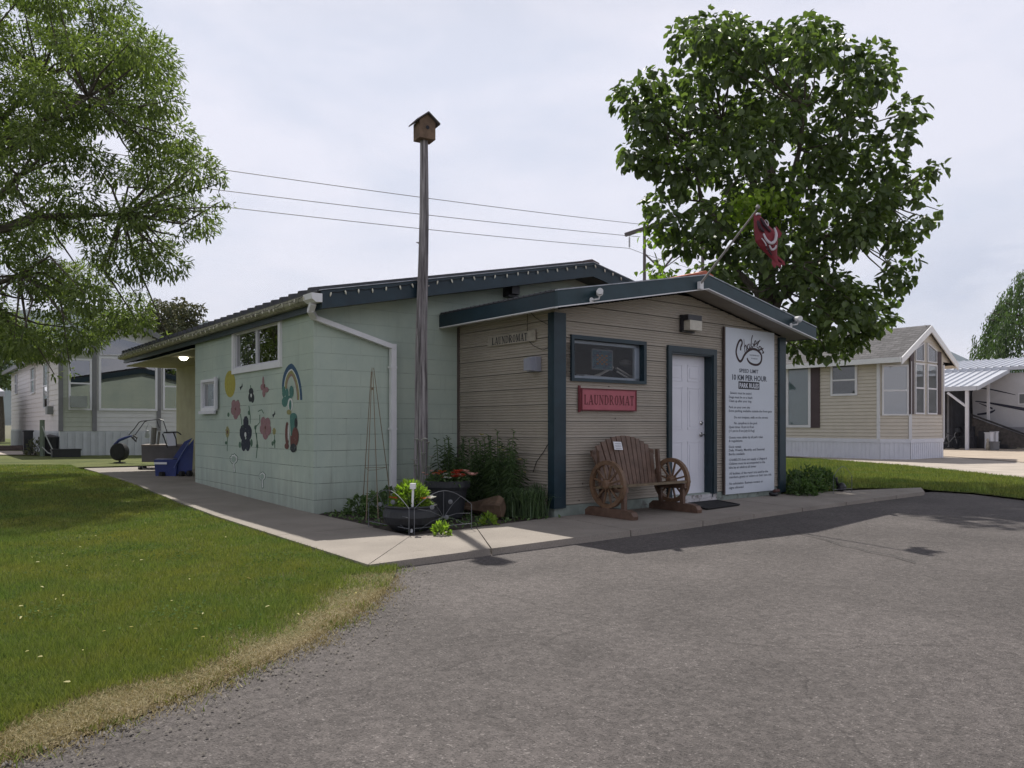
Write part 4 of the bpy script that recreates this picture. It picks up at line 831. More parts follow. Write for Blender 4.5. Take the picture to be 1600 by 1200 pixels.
def f_figure(P):                                          # clover posy over a boot shaped planter
    for cx, cy, rx, ry in ((443.5, 612, 2.8, 9), (448.5, 615, 2.6, 8.5), (455.8, 612, 3.4, 9.5), (445, 628, 4.6, 8), (452, 625, 4, 7)): P.e('paint_teal', cx, cy, rx, ry, d=.0012+.0002*(cx-443), rag=.05)
    P.e('paint_white', 454, 632, 4.2, 10, d=.004); P.e('paint_teal', 454, 633, 2, 8, d=.0046); P.e('paint_olive', 452, 644, 3.6, 4, d=.0052)
    P.e('paint_teal', 459, 652, 5.5, 7, d=.0058); P.p('paint_teal', [(453.5, 655), (463, 655), (462, 684), (455, 680)], .0062)
    P.e('paint_brown', 449, 678, 3.2, 19, d=.0040); P.e('paint_white', 451, 676, 1.0, 13, d=.0044); P.e('paint_brown', 448.5, 697, 3.4, 5, d=.0050)
    P.e('paint_brown', 462, 682, 5.2, 15, d=.0066); P.e('paint_black', 463, 661, 2.2, 8, d=.0070); P.p('paint_brown', [(454, 680), (464, 684), (463.5, 700), (454.5, 698)], .0070); P.e('paint_black', 459, 700, 4.9, 7, d=.0076)
for nm, fn in (('painted_sun', f_sun), ('painted_rainbow', f_rainbow), ('painted_flower', f_blackflower), ('painted_flower', f_navyflower), ('painted_flower', pinkf(368.5, 639, 1)), ('painted_flower', pinkf(415, 668, 1.15)), ('painted_butterfly', f_butterfly),
               ('painted_bird', bird(377, 604)), ('painted_bird', bird(428, 647)), ('painted_flower', yel(355.5, 675)), ('painted_tree', cloudtree(365.5, 718, 1)), ('painted_tree', cloudtree(410, 745, .85)), ('painted_vine', f_vines), ('painted_posy', f_figure)): mural(nm, fn)
# ================================================================== things fixed to the building
def wall_thing(name, label, cat, b, a, z): return thing(name, label, cat, W(b, a, z), ROT)
def F_(b, z, d): return lambda u, v: (b+u, EY-d, z+v)
# red sign
b0, zt = onA(908, 606, EY-.03); b1, _ = onA(994, 609, EY-.03); zb = onA(908, 641.5, EY-.03)[1]; rsg = wall_thing('laundromat_sign', 'red wooden LAUNDROMAT sign under the front window', 'sign', b0, EY-.01, zb); wd, hg = b1-b0, zt-zb
mb = MB(); mb.box(0, wd, -.022, 0, 0, hg); mb.build('board', M['sign_red'], rsg)
mb = MB()
for q in ((0, wd, 0, .014), (0, wd, hg-.014, hg), (0, .014, .014, hg-.014), (wd-.014, wd, .014, hg-.014)): mb.box(q[0], q[1], -.032, -.0225, q[2], q[3])
mb.box(-.035, 0, -.012, 0, -.02, hg+.03); mb.build('border', M['sign_red_dark'], rsg)
mb = MB(); put_serif(mb, 'LAUNDROMAT', wd*.045, hg*.27, wd*.92, hg*.44, lambda u, v: (u, -.0235, v)); mb.build('lettering', M['sign_red_dark'], rsg)
# grey plank sign
a0, zt = onB(762, 526.5, EX0-.03); a1, zt1 = onB(836, 521.5, EX0-.03); zb = onB(762, 542, EX0-.03)[1]; gs = wall_thing('laundromat_sign', 'weathered grey plank LAUNDROMAT sign high on the side wall of the wing', 'sign', EX0-.012, a0, zb); ln = a0-a1; hg = zt-zb
mb = MB(); mb.box(-.02, 0, -ln, 0, 0, hg); mb.build('board', M['plank_grey'], gs)
mb = MB(); put_serif(mb, 'LAUNDROMAT', ln*.10, hg*.12, ln*.76, hg*.72, lambda u, v: (-.0215, -u, v)); mb.build('lettering', M['ink'], gs)
# rules board
b0, zt = onA(1132.5, 510.5, EY-.03); b1, _ = onA(1209.5, 520, EY-.03); zb = onA(1133, 773, EY-.03)[1]; rb = wall_thing('park_rules_board', 'tall white park rules board with a scripted logo right of the white door', 'sign', b0, EY-.012, zb); wd, hg = b1-b0, zt-zb
mb = MB(); mb.box(0, wd, -.02, 0, 0, hg); mb.build('board', M['board_white'], rb)
mb = MB(); mb.box(-.03, 0, -.03, -.001, 0, hg); mb.build('batten', mat('batten_brown', (.07, .05, .045), .7), rb)
def BX(x, y): b, z = onA(x, y, EY-.033); return (b-b0, z-zb)
bf = lambda u, v: (u, -.0215, v)
def lg(x, y): return BX(1130+x*.085, 508+y*.085)           # pixel of the enlarged crop of the logo
mb = MB()
def st_(pts, w0, w1=None, wm=None):
    c = smooth_curve([lg(*p) for p in pts]); n_ = len(c); w1 = w1 or w0; ws = [1.2*(w0+(w1-w0)*i/(n_-1)+(wm or 0)*math.sin(math.pi*i/(n_-1))) for i in range(n_)]; stroke(mb, c, ws, bf)
st_([(318, 465), (325, 400), (348, 330), (330, 275), (290, 300), (252, 400), (238, 500), (262, 600), (305, 665), (345, 640), (390, 550), (440, 490), (500, 450), (560, 440), (630, 465), (690, 530), (706, 600), (690, 680), (640, 725), (570, 728), (500, 700), (455, 650), (440, 605)], .026, .026, .006)
st_([(380, 255), (385, 330), (400, 500)], .008, .014); st_([(390, 440), (410, 370), (428, 400), (436, 460)], .016)
st_([(470, 350), (448, 380), (450, 430), (475, 440), (492, 380), (490, 340)], .017); st_([(488, 370), (500, 430), (515, 400)], .013)
st_([(540, 185), (518, 280), (520, 390), (545, 400), (560, 360), (540, 340)], .017, .014); st_([(570, 370), (600, 340), (602, 295), (580, 300), (572, 370), (590, 400)], .016)
st_([(680, 275), (640, 330), (618, 400), (640, 420)], .017, .012); st_([(610, 350), (640, 300), (650, 320), (625, 380)], .012); st_([(690, 400), (660, 400), (655, 450), (680, 455), (700, 410), (700, 460)], .016)
st_([(740, 430), (712, 440), (730, 480), (745, 505), (715, 515)], .018); st_([(420, 470), (440, 420)], .013); st_([(650, 430), (665, 440)], .015)
mb.build('logo', M['logo_maroon'], rb)
mb = MB()
def line(txt, x0, x1, y0, y1, bold=.01):
    mb = MB()
    p = BX(x0, (y0+y1)/2); q = BX(x1, (y0+y1)/2); h = abs(BX(x0, y0)[1]-BX(x0, y1)[1]); c = .5*(BX(x0, y0)[1]+BX(x0, y1)[1]); put_text(mb, txt, p[0], c-h/2, q[0]-p[0], h, bf, bold); mb.build('text_line', M['ink_grey'], rb)
line('SPEED LIMIT', 1155, 1185, 575.5, 581.5, .02); line('10 KM PER HOUR', 1144, 1198, 584.5, 593, .03)
line('WATERFRONT', 1171, 1186.5, 553.6, 555.6); line('RV RESORT', 1174, 1184, 559, 561)
rules = [('Sewers must be sealed', 1141, 1174, 613.5), ('Dogs must be on a leash', 1139, 1175.5, 620), ('Clean up after your dog', 1139, 1174, 626), ('Park on your own site', 1139, 1172, 635.8), ('Extra parking available outside the front gate', 1139, 1206, 641.6), ('Do not trespass, walk on the streets', 1147, 1200, 651.8), ('No campfires in the park', 1147, 1183.5, 661), ('Quiet times 10 pm to 8 am', 1139, 1178, 667), ('(11 pm to 8 am July & Aug)', 1139, 1179, 673), ('Guests must abide by all park rules', 1139, 1192, 683.4), ('& regulations', 1139, 1160, 688.8), ('Dock rentals', 1139, 1158, 698.2), ('Daily, Weekly, Monthly, and Seasonal', 1139, 1194.5, 703.5), ('Berths available', 1139, 1163.5, 709.6), ('CHABELOS does not supply a Lifeguard', 1139, 1198, 718.6), ('Children must be accompanied to the', 1139, 1195.5, 724.6), ('lake by an adult at all times', 1139, 1181, 730.6), ('All facilities of the resort are used by the', 1139.5, 1200, 740), ('members, guests or visitors at their own risk', 1139.5, 1205.5, 745.6), ('No solicitation. Business contact or', 1139.5, 1192, 755.8), ('signs allowed', 1139.5, 1161.5, 762.2)]
for t_, x0, x1, y in rules: line(t_, x0, x1, y-1.9, y+1.9, .012)
mb = MB(); a = BX(1154, 607.5); b = BX(1186.5, 597.5); mb.box(a[0], b[0], -.0225, -.0202, a[1], b[1]); mb.build('heading_band', M['ink'], rb)
mb = MB(); bf0 = bf; h_ = b[1]-a[1]; put_text(mb, 'PARK RULES', a[0]+.02, a[1]+h_*.18, b[0]-a[0]-.04, h_*.64, lambda u, v: (u, -.0232, v), .03); mb.build('heading', M['board_letter'], rb)
# stained glass square and odds and ends behind the front window
b0, zt = onA(924, 545, EY+.12); b1, zb = onA(957, 579, EY+.12); sg = wall_thing('stained_glass_panel', 'square blue stained glass panel hanging inside the front window', 'ornament', b0, EY+.12, zb); wd, hg = b1-b0, zt-zb
mb = MB()
for q in ((0, wd, 0, .012), (0, wd, hg-.012, hg), (0, .012, 0, hg), (wd-.012, wd, 0, hg)): mb.box(q[0], q[1], -.008, .008, q[2], q[3])
mb.tube([(.02, 0, hg), (wd/2, 0, hg+.03), (wd-.02, 0, hg)], .003, 5); mb.build('frame', M['wire'], sg)
mb = MB(); nn_ = 9
for i in range(nn_):
    for j in range(nn_):
        r_ = math.hypot(i-4, j-4); mb.mi = 1 if r_ < 2.9 and (i+j) % 2 == 0 else 2 if (i*7+j*3) % 5 == 0 else 0; s_ = (wd-.024)/nn_; t_ = (hg-.024)/nn_; mb.box(.012+i*s_+.002, .012+(i+1)*s_-.002, -.003, .003, .012+j*t_+.002, .012+(j+1)*t_-.002)
mb.build('glass_mosaic', [M['glass_blue'], M['glass_amber'], mat('glass_navy', (.04, .05, .10), .3)], sg)
zs = FWN[2]+.012
bk = wall_thing('stacked_papers', 'grey papers and slats lying on the front window sill', 'papers', onA(905, 590, EY+.2)[0], EY+.22, zs)
mb = MB(); mb.hexa([(0, -.1, 0), (.85, -.1, 0), (.85, .05, 0), (0, .05, 0)], [(.03, -.09, .05), (.8, -.1, .02), (.8, .05, .02), (.02, .05, .06)]); mb.build('sheets', mat('paper_dim', (.30, .30, .33), .8), bk)
mb = MB(); mb.bar((.25, 0, .03), (.62, .03, .16), .03, .015); mb.bar((.32, .02, .03), (.68, .05, .18), .02, .03); mb.bar((.72, .03, .17), (1.02, -.04, .02), .035, .02); mb.bar((.70, .0, .12), (.95, -.03, .015), .02, .02); mb.build('slats', mat('slat_pale', (.36, .33, .31), .7), bk)
hat = wall_thing('round_cap', 'dark round cap resting on the slats behind the front window', 'cap', onA(980, 572, EY+.25)[0]-.02, EY+.26, zs+.20); mb = MB(); mb.lathe([(.02, 0), (.085, .02), (.10, .04), (.085, .075), (.03, .09)], n=18, sy=.7); tag(hat)
mb.build('cap_shell', mat('cap_grey', (.13, .12, .12), .8), hat)
# cameras
def seccam(lbl, b, z, flip=1):
    t = wall_thing('security_camera', lbl, 'camera', b, -2.465, z); mb = MB(); mb.lathe([(.0, 0), (.03, .0), (.032, .012), (.0, .02)]); mb.v = [(x, -z_+.0, y) for x, y, z_ in mb.v]; mb.tube([(0, -.02, 0), (0, -.06, .0), (.05*flip, -.08, .01), (.05*flip, -.09, .045)], .010); mb.build('bracket', M['white_trim'], t)
    mb = MB(); mb.tube([(.10*flip, -.03, .085), (.0, -.15, .065)], [.034, .036], 14); mb.tube([(.12*flip, -.01, .104), (-.02*flip, -.17, .082)], [.036, .038], 10); mb.build('housing', M['white_trim'], t)
    mb = MB(); mb.tube([(.0, -.151, .065), (-.004*flip, -.156, .064)], .024, 14); mb.build('lens', M['dark_metal'], t); return t
b_, z_ = onA(924, 469, -2.47); seccam('white bullet camera on the left slope of the wing fascia', b_, z_)
b_, z_ = onA(1236, 508, -2.47); seccam('white bullet camera near the right end of the wing fascia', b_, z_, 1)
# flagpole and fish windsock
pb, pz = onA(1095, 446, -2.5); base_p = W(pb, -2.47, pz); SR = gnd(1406, 859, -.06)
tip = at(1184, 326, 9.35)
fp = thing('flag_pole', 'slim grey pole slanting up from the wing gable peak', 'pole', base_p); mb = MB(); mb.tube([base_p, base_p+(tip-base_p)*.5, tip], [.016, .014, .011], 8); mb.tube([base_p+(tip-base_p)*.48, base_p+(tip-base_p)*.5], .020, 8); mb.tube([tip, tip+Vector((0, 0, .02)), tip+Vector((0, 0, .05))], [.02, .03, .01], 10); mb.build('shaft', mat('pole_grey', (.28, .27, .26), .4, .2), fp, True)
mb = MB(); mb.box(-.035, .035, -.05, .0, -.05, .05, Matrix.Translation(base_p) @ Matrix.Rotation(ROT, 4, 'Z')); mb.build('bracket', M['white_trim'], fp, True)
fs = thing('fish_windsock', 'red and white fish windsock hanging from the slanted pole', 'windsock', tip)
Yf = 9.33; ax = [(1181, 334), (1185, 345), (1190, 358), (1196, 370), (1202, 383), (1206, 394), (1210, 403), (1214, 410)]; rr_ = [.030, .062, .10, .135, .115, .07, .038, .026]
pts = [at(x, y, Yf) for x, y in ax]
def fishbody(scale):
    mb = MB(); n_ = 14; base_i = 0; prev = None
    for k, p in enumerate(pts):
        d = (pts[min(k+1, 7)]-pts[max(k-1, 0)]).normalized(); s_ = Vector((0, 1, 0)); u = d.cross(s_).normalized(); ring = []
        for j in range(n_): an = 2*math.pi*j/n_; ring.append(p+(u*math.cos(an)*rr_[k]+s_*math.sin(an)*rr_[k]*.55)*scale)
        if prev:
            for j in range(n_): mb.poly([prev[j], prev[(j+1) % n_], ring[(j+1) % n_], ring[j]])
        prev = ring
    return mb
mb = fishbody(1); body = mb.build('body', M['fish_red'], fs, True, True)
def onfish(x, y, off): p = at(x, y, Yf-off); return p
def fstroke(m, px_, wd, off=.085, nm='marking'):
    mb = MB(); c = smooth_curve([Vector(p) for p in px_], 4); P = [onfish(p.x, p.y, off*(.35+.65*math.sin(math.pi*min(1, max(0, (p.y-334)/76))))) for p in c]
    mb.tube(P, [wd*(.5+.5*math.sin(math.pi*(i+.5)/len(P))) for i in range(len(P))], 6); return mb.build(nm, M[m], body, True)
fstroke('fish_white', [(1193, 365), (1198, 375), (1205, 380), (1211, 376), (1213, 366), (1210, 356)], .019)
fstroke('fish_white', [(1190, 372), (1196, 380), (1199, 390)], .008); fstroke('fish_white', [(1202, 383), (1206, 390), (1211, 388), (1213, 383)], .014); fstroke('fish_white', [(1196, 343), (1200, 347), (1200, 353), (1197, 350), (1195, 344)], .006)
fstroke('fish_dark', [(1184, 345), (1188, 356), (1194, 362)], .024); fstroke('fish_dark', [(1189, 341), (1195, 352), (1204, 362)], .022); fstroke('fish_white', [(1181, 336), (1184, 334), (1189, 335)], .014); fstroke('fish_dark', [(1197, 384), (1202, 393), (1206, 399)], .012)
def fin(px_, m, nm):
    mb = MB(); a = [at(x, y, Yf-.01) for x, y in px_]; b = [p+Vector((0, .008, 0)) for p in a]; mb.hexa(a, b); mb.build(nm, M[m], fs, True)
fin([(1213, 353), (1222, 365), (1219, 371), (1212, 374)], 'fish_red', 'fin'); fin([(1183, 362), (1181, 373), (1190, 374), (1192, 368)], 'fish_red', 'fin'); fin([(1208, 400), (1215, 399), (1226, 409), (1227, 415), (1221, 413), (1219, 418), (1214, 414), (1210, 419), (1206, 412)], 'fish_red', 'tail')
fin([(1215, 404), (1223, 411), (1221, 411.5), (1214, 406)], 'fish_white', 'tail_stripe'); mb = MB(); mb.tube([tip, pts[0]], .003, 5); mb.build('cord', M['cable'], fs, True)
# string lights
def bulb_mb(p, d, s=1.0):
    mb = MB(); p = Vector(p); d = Vector(d).normalized(); mb.tube([p, p+d*.015*s, p+d*.045*s, p+d*.075*s], [.008*s, .014*s, .015*s, .003*s], 7); return mb
def string(lbl, P, seed, sz=1.0):
    r_ = random.Random(seed); t = thing('string_lights', lbl, 'string lights', (CX, CY, 0), ROT); mb = MB(); Q = []
    for a, b in zip(P, P[1:]): Q += [Vector(a), (Vector(a)+Vector(b))/2-Vector((0, 0, .012))]
    mb.tube(Q+[Vector(P[-1])], .004, 5); mb.build('cord', M['cable'], t)
    for p in P: bulb_mb(p, (r_.uniform(-.35, .35), r_.uniform(-.35, .1), -1), sz).build('bulb', M['bulb'], t)
P = []
x = .03
while x < 8.6: P.append((x, GY-.015, ZE-.045+SL*min(x-XE, XE2-x)+random.uniform(-.008, .012))); x += .195+random.uniform(-.02, .02)
string('string of pale bulbs along the gable edge of the block building', P, 1, .72)
P = [(-.397+GX, GY+.2+i*.228+random.uniform(-.05, .05), 2.625+random.uniform(-.035, .01)) for i in range(45)]
string('string of pale bulbs along the gutter over the painted wall', P, 2, .62)
# ================================================================== BENCH, MAT, BOLLARD BITS
bn = thing('wagon_wheel_bench', 'brown slatted bench with wagon wheel arms in front of the siding', 'bench', W(3.17, -2.5, 0), ROT)
def BT(b, a): return (b-3.17, a+2.5)
for s, bx in ((-1, 2.60), (1, 3.76)):
    u, v = BT(bx, -2.50); wh = MB(); R0, R1, zc = .285, .235, .385; n_ = 32
    for k in range(n_):
        a0 = 2*math.pi*k/n_; a1 = 2*math.pi*(k+1)/n_
        q = [(u-.025, v+r*math.cos(a), zc+r*math.sin(a)) for r, a in ((R0, a0), (R0, a1), (R1, a1), (R1, a0))]; wh.hexa(q, [(p[0]+.05, p[1], p[2]) for p in q])
    rim = wh.build('wheel', M['bench_wheel'], bn)
    hb = MB(); hb.tube([(u-.06, v, zc), (u-.045, v, zc), (u+.045, v, zc), (u+.06, v, zc)], [.035, .058, .058, .035], 14); hb.build('hub', M['bench_wheel'], rim)
    for k in range(12):
        a = 2*math.pi*(k+.5)/12; sp = MB(); sp.bar((u, v+.05*math.cos(a), zc+.05*math.sin(a)), (u, v+R1*math.cos(a), zc+R1*math.sin(a)), .02, .02); sp.build('spoke', M['bench_wheel'], rim)
    ft = MB(); y0, y1 = v-.44, v+.34
    prof_ = [(y0, .0), (y1, .0), (y1, .06), (y1-.06, .105), (y0+.10, .105), (y0+.02, .085), (y0-.01, .04)]
    ft.hexa([(u-.045, p, q) for p, q in prof_], [(u+.045, p, q) for p, q in prof_]); ft.build('foot', M['bench_wood'], bn)
    lg_ = MB(); lg_.bar((u-s*.05, v+.13, .10), (u-s*.05, v+.20, .78), .05, .04, up=(1, 0, 0)); lg_.bar((u-s*.05, v-.22, .10), (u-s*.05, v-.22, .35), .05, .05, up=(1, 0, 0)); lg_.bar((u-s*.05, v-.27, .33), (u-s*.05, v+.18, .31), .04, .06); lg_.build('side_frame', M['bench_wood'], bn)
st_m = MB()
for k in range(5): y = -.27+k*.088; st_m.box(-.60 if k else -.62, .60 if k else .64, y, y+.078, .365-.010*k, .392-.010*k)
st_m.build('seat', M['bench_seat'], bn)
nsl = 13
for k in range(nsl):
    t = (k+.5)/nsl*2-1; ang = t*.10; htop = .955-.15*t*t-.05*abs(t)**4; x0 = t*.46; x1 = t*.57
    p = Vector((x0, .155, .35)); q = Vector((x1, .30, htop)); d = (q-p).normalized(); r = Vector((1, 0, 0)); wb_, wt_ = .030, .037; nrm = r.cross(d).normalized()*.011
    sl_ = MB(); top_l = q+Vector((-wt_, 0, -.010*(1 if t < 0 else -1)*0-.01*max(0, -t)*2)); top_r = q+Vector((wt_, 0, -.01*max(0, t)*2))
    sl_.hexa([p-r*wb_-nrm, p+r*wb_-nrm, top_r-nrm, top_l-nrm], [p-r*wb_+nrm, p+r*wb_+nrm, top_r+nrm, top_l+nrm]); sl_.build('back_slat', M['bench_wood'], bn)
rl = MB(); rl.bar((-.56, .285, .74), (.56, .285, .74), .03, .07); rl.bar((-.52, .205, .42), (.52, .205, .42), .03, .07); rl.build('back_rail', M['bench_wood'], bn)
pn = thing('paper_notice', 'white paper notice pinned to the bench back', 'notice', W(3.02, -2.26, .83), ROT); mb = MB(); mb.hexa([(-.075, -.022, -.045), (.075, -.022, -.05), (.075, -.021, -.05), (-.075, -.021, -.045)], [(-.075, .004, .055), (.07, .004, .05), (.07, .005, .05), (-.075, .005, .055)]); mb.build('sheet', M['paper'], pn)
mb = MB()
for k in range(4): z = -.03+k*.02; mb.bar((-.055, -.024+.0255*(z+.045)/.1, z), (.05, -.024+.0255*(z+.045)/.1, z), .0015, .004)
mb.build('print', M['ink_grey'], pn)
mq = [gnd(x, y, 0) for x, y in ((1077, 788), (1104, 797), (1155, 790), (1120, 783.5))]
mb = MB(); mb.hexa([(p.x, p.y, .0) for p in mq], [(p.x, p.y, .016) for p in mq]); 
for i in range(4):
    a, b = mq[i], mq[(i+1) % 4]; mb.bar((a.x, a.y, .018), (b.x, b.y, .018), .03, .012)
tag(mb.build('door_mat', M['rubber']), 'black rubber door mat on the walk below the white door', 'mat')
og = gnd(1209, 775, 0); t = thing('small_ornament', 'small dark frog shaped ornament at the foot of the rules board', 'ornament', og, ROT)
mb = MB(); mb.lathe([(.02, 0), (.075, .01), (.085, .04), (.06, .075), (.02, .09)], n=14, sx=1, sy=.8); mb.build('body', M['dark_metal'], t, smooth=True)
mb = MB(); mb.lathe([(.01, 0), (.035, .01), (.035, .035), (.01, .05)], (.035, -.045, .06), 10); mb.lathe([(.01, 0), (.035, .01), (.035, .035), (.01, .05)], (-.035, -.045, .06), 10); mb.build('head', mat('ornament_brown', (.09, .04, .035), .6), t, smooth=True)
# ================================================================== PLANT HELPERS
def rdir(n): v = rng.normal(size=(n, 3)); return v/np.linalg.norm(v, axis=1)[:, None]
def dome(c, r, n, zs=.9):                                # points in a low dome
    v = rdir(n); v[:, 2] = np.abs(v[:, 2]); rr_ = rng.uniform(.35, 1, n)**.5
    return np.array(c)+v*rr_[:, None]*np.array([r, r, r*zs]), v
def bush(name, label, cat, c, r, h, n, ln, wd, m, group=None, droop=.3, stems=6, flowers=()):
    t = thing(name, label, cat, c, 0, group); P, v = dome((c[0], c[1], c[2]), 1, n, 1); P = np.array(c)+(P-np.array(c))*np.array([r, r, h])
    D = v*.8+rdir(n)*.6+np.array([0, 0, .25-droop]); leafmesh('foliage', P, D, v+rdir(n)*.5+np.array([0, 0, 1]), rng.uniform(.7, 1.2, n)*ln, rng.uniform(.8, 1.2, n)*wd, m, t)
    sm = MB()
    for k in range(stems):
        a = rng.uniform(0, 6.28); q = Vector((c[0]+math.cos(a)*r*.6, c[1]+math.sin(a)*r*.6, c[2]+h*.75)); sm.tube([Vector(c), Vector(c).lerp(q, .5)+Vector((0, 0, h*.1)), q], .006, 5)
    sm.build('stem', M['bark'] if h > .5 else M['leaf_low'], t, True)
    for mm, k, sz in flowers: blossoms(t, c, r, h, mm, k, sz)
    return t
def blossoms(t, c, r, h, mm, k, sz, nm='flower'):
    for i in range(k):
        a = rng.uniform(0, 6.28); q = r*math.sqrt(rng.uniform(.05, 1)); z = h*(1.02-.35*(q/r)**2); blossom(t, (c[0]+q*math.cos(a), c[1]+q*math.sin(a), c[2]+z), mm, sz*rng.uniform(.8, 1.2), nm)
def blossom(t, p, mm, sz, nm='flower'):
    n = 9; an = np.arange(n)*2.4+rng.uniform(0, 6); D = np.stack([np.cos(an), np.sin(an), rng.uniform(.1, .7, n)], 1); leafmesh(nm, np.tile(np.array(p), (n, 1)), D, np.tile([0, 0, 1.0], (n, 1)), sz, sz*.75, M[mm], t)
# ================================================================== GARDEN BED
# weathered pole with small box on its head
pp_ = W(1.24, -.47, 0); t = thing('weathered_pole', 'tall split weathered log pole standing in the corner bed', 'pole', pp_)
mb = MB(); n_ = 16; rings = []
hts = [0, .4, .8, 1.2, 1.8, 2.2, 2.35, 2.7, 3.2, 3.8, 4.3, 4.62, 4.75]
for k, z in enumerate(hts):
    ring = []; r0 = .085-.0085*z; cx_ = .012*z+.008*math.sin(z*2.1); 
    for j in range(n_):
        an = 2*math.pi*j/n_; rr = r0*(1+.10*math.sin(j*2.3+1)+.10*math.sin(j*4.1+z*.5)); 
        if j in (9, 10, 11) and z < 2.3: rr *= .62
        if j in (3,) and z < 2.0: rr *= .75
        ring.append((cx_+rr*math.cos(an), rr*math.sin(an), z))
    rings.append(ring)
for r0, r1 in zip(rings, rings[1:]):
    for j in range(n_): mb.poly([r0[j], r0[(j+1) % n_], r1[(j+1) % n_], r1[j]])
mb.poly(rings[-1]); mb.build('log', M['polewood'], t)
for z, a in ((3.42, 2.9), (2.86, .2)): kn = MB(); kn.tube([(.012*z, 0, z), (.012*z+.09*math.cos(a), .02, z+.03)], [.02, .006], 6); kn.build('knot', M['polewood'], t)
t2 = thing('birdhouse', 'small wooden birdhouse on the head of the weathered pole', 'birdhouse', (pp_.x+.06, pp_.y, 4.752), R(30)); mb = MB(); mb.box(-.11, .11, -.10, .10, 0, .22); mb.hexa([(-.11, -.1, .22), (.11, -.1, .22), (0, -.1, .31)], [(-.11, .1, .22), (.11, .1, .22), (0, .1, .31)]); mb.build('box', M['logwood'], t2)
mb = MB()
for s in (-1, 1): mb.hexa([(0, -.14, .315), (s*.16, -.14, .19), (s*.16, .14, .19), (0, .14, .315)], [(0, -.14, .335), (s*.16, -.14, .21), (s*.16, .14, .21), (0, .14, .335)])
mb.build('roof', M['utility_wood'], t2); mb = MB(); mb.tube([(0, -.101, .14), (0, -.104, .14)], .025, 12); mb.build('hole', M['ink'], t2)
# cane trellis against the block wall
ap = at(582, 581, 9.35); t = thing('cane_trellis', 'thin cane tripod trellis against the mint block wall', 'trellis', (ap.x, ap.y, 0)); b4 = [gnd(566, 799, 0), gnd(572, 812, 0), gnd(591, 810, 0), gnd(613, 798, 0)]
for k, q in enumerate(b4): c_ = MB(); c_.tube([(q.x, q.y, -.02), (ap.x+.01*(k-1.5), ap.y, ap.z+.05*(k % 2))], [.006, .004], 6); c_.build('cane', M['cane'], t, True)
c_ = MB(); lv = [Vector((q.x, q.y, -.02)).lerp(ap, .33) for q in b4]; c_.tube(lv+[lv[0]], .003, 5); c_.tube([ap-Vector((0, 0, .22)), ap-Vector((0, 0, .19))], .014, 8); c_.build('tie', M['cane'], t, True)
# planters
def pot(lbl, c, prof_, nm='flower_pot'):
    t = thing(nm, lbl, 'planter', c); mb = MB(); mb.lathe(prof_, n=36); mb.build('pot', M['pot_black'], t, smooth=False)
    r, z = prof_[-1][0], prof_[-1][1]; mb = MB(); mb.lathe([(.01, z+.004), (prof_[-1][0]-.002, z+.004)], n=24); mb.build('soil', M['soil'], t); return t
cb1 = gnd(699, 808, .0); cb1 = Vector((cb1.x, cb1.y, .0))
pot('tall black tapered planter full of red and pink flowers', cb1, [(.18, 0), (.185, .02), (.235, .33), (.24, .34), (.262, .345), (.272, .37), (.272, .435), (.255, .44), (.25, .40)])
c = Vector((cb1.x, cb1.y, .41))
t = bush('bedding_plant', 'red and coral bedding flowers spilling over the tall black planter', 'flowers', c, .27, .10, 500, .05, .022, M['leaf_low'], droop=.5)
for mm, k, sz, ox in (('petal_red', 15, .05, .14), ('petal_pink', 6, .055, .22), ('petal_pink', 4, .03, -.18), ('petal_orange', 6, .03, -.1), ('petal_white', 5, .035, .03), ('petal_red', 5, .028, -.05)):
    for i in range(k): blossom(t, (c.x+ox+rng.normal()*.045, c.y-.10+rng.normal()*.07, c.z+.08+rng.uniform(-.02, .06)), mm, sz)
t = thing('trailing_grass_plant', 'small grey green tuft in the tall planter centre', 'plant', c); Pn = 120; leafmesh('foliage', np.tile(np.array(c)+[-.09, 0, 0], (Pn, 1))+rng.normal(size=(Pn, 3))*[.04, .04, .01], rdir(Pn)*.5+[0, 0, 1.2], rdir(Pn), .13, .012, M['leaf_dull'], t)
cb2 = gnd(640, 830, .0); cb2 = Vector((cb2.x, cb2.y+.12, 0))
pot('low round black planter with lime green foliage near the walk corner', cb2, [(.17, 0), (.20, .01), (.27, .08), (.295, .15), (.285, .21), (.265, .235), (.275, .25), (.27, .262), (.245, .262), (.24, .235)])
c = Vector((cb2.x, cb2.y, .235))
t = bush('bedding_plant', 'bright lime foliage with orange flowers in the low round planter', 'flowers', c, .20, .26, 900, .06, .022, M['leaf_lime'], droop=.1)
for x_, y_, mm, sz in ((-.17, -.10, 'petal_orange', .04), (-.20, -.05, 'petal_orange', .035), (-.14, -.14, 'petal_red', .03), (.14, -.14, 'petal_orange', .035), (.19, -.1, 'petal_pink', .035), (.22, -.06, 'petal_white', .05), (.17, -.17, 'petal_orange', .03), (.24, -.12, 'petal_white', .045)): blossom(t, (c.x+x_, c.y+y_, c.z+.10), mm, sz)
for p_, lbl in ((gnd(688, 838, 0), 'small lime tuft at the walk edge below the tall planter'), (gnd(763, 822, 0), 'small lime tuft at the walk edge below the driftwood')):
    bush('edging_plant', lbl, 'plant', Vector((p_.x, p_.y+.10, 0)), .085, .11, 90, .055, .028, M['leaf_lime'], 'lime tufts along the walk', droop=.0, stems=3)
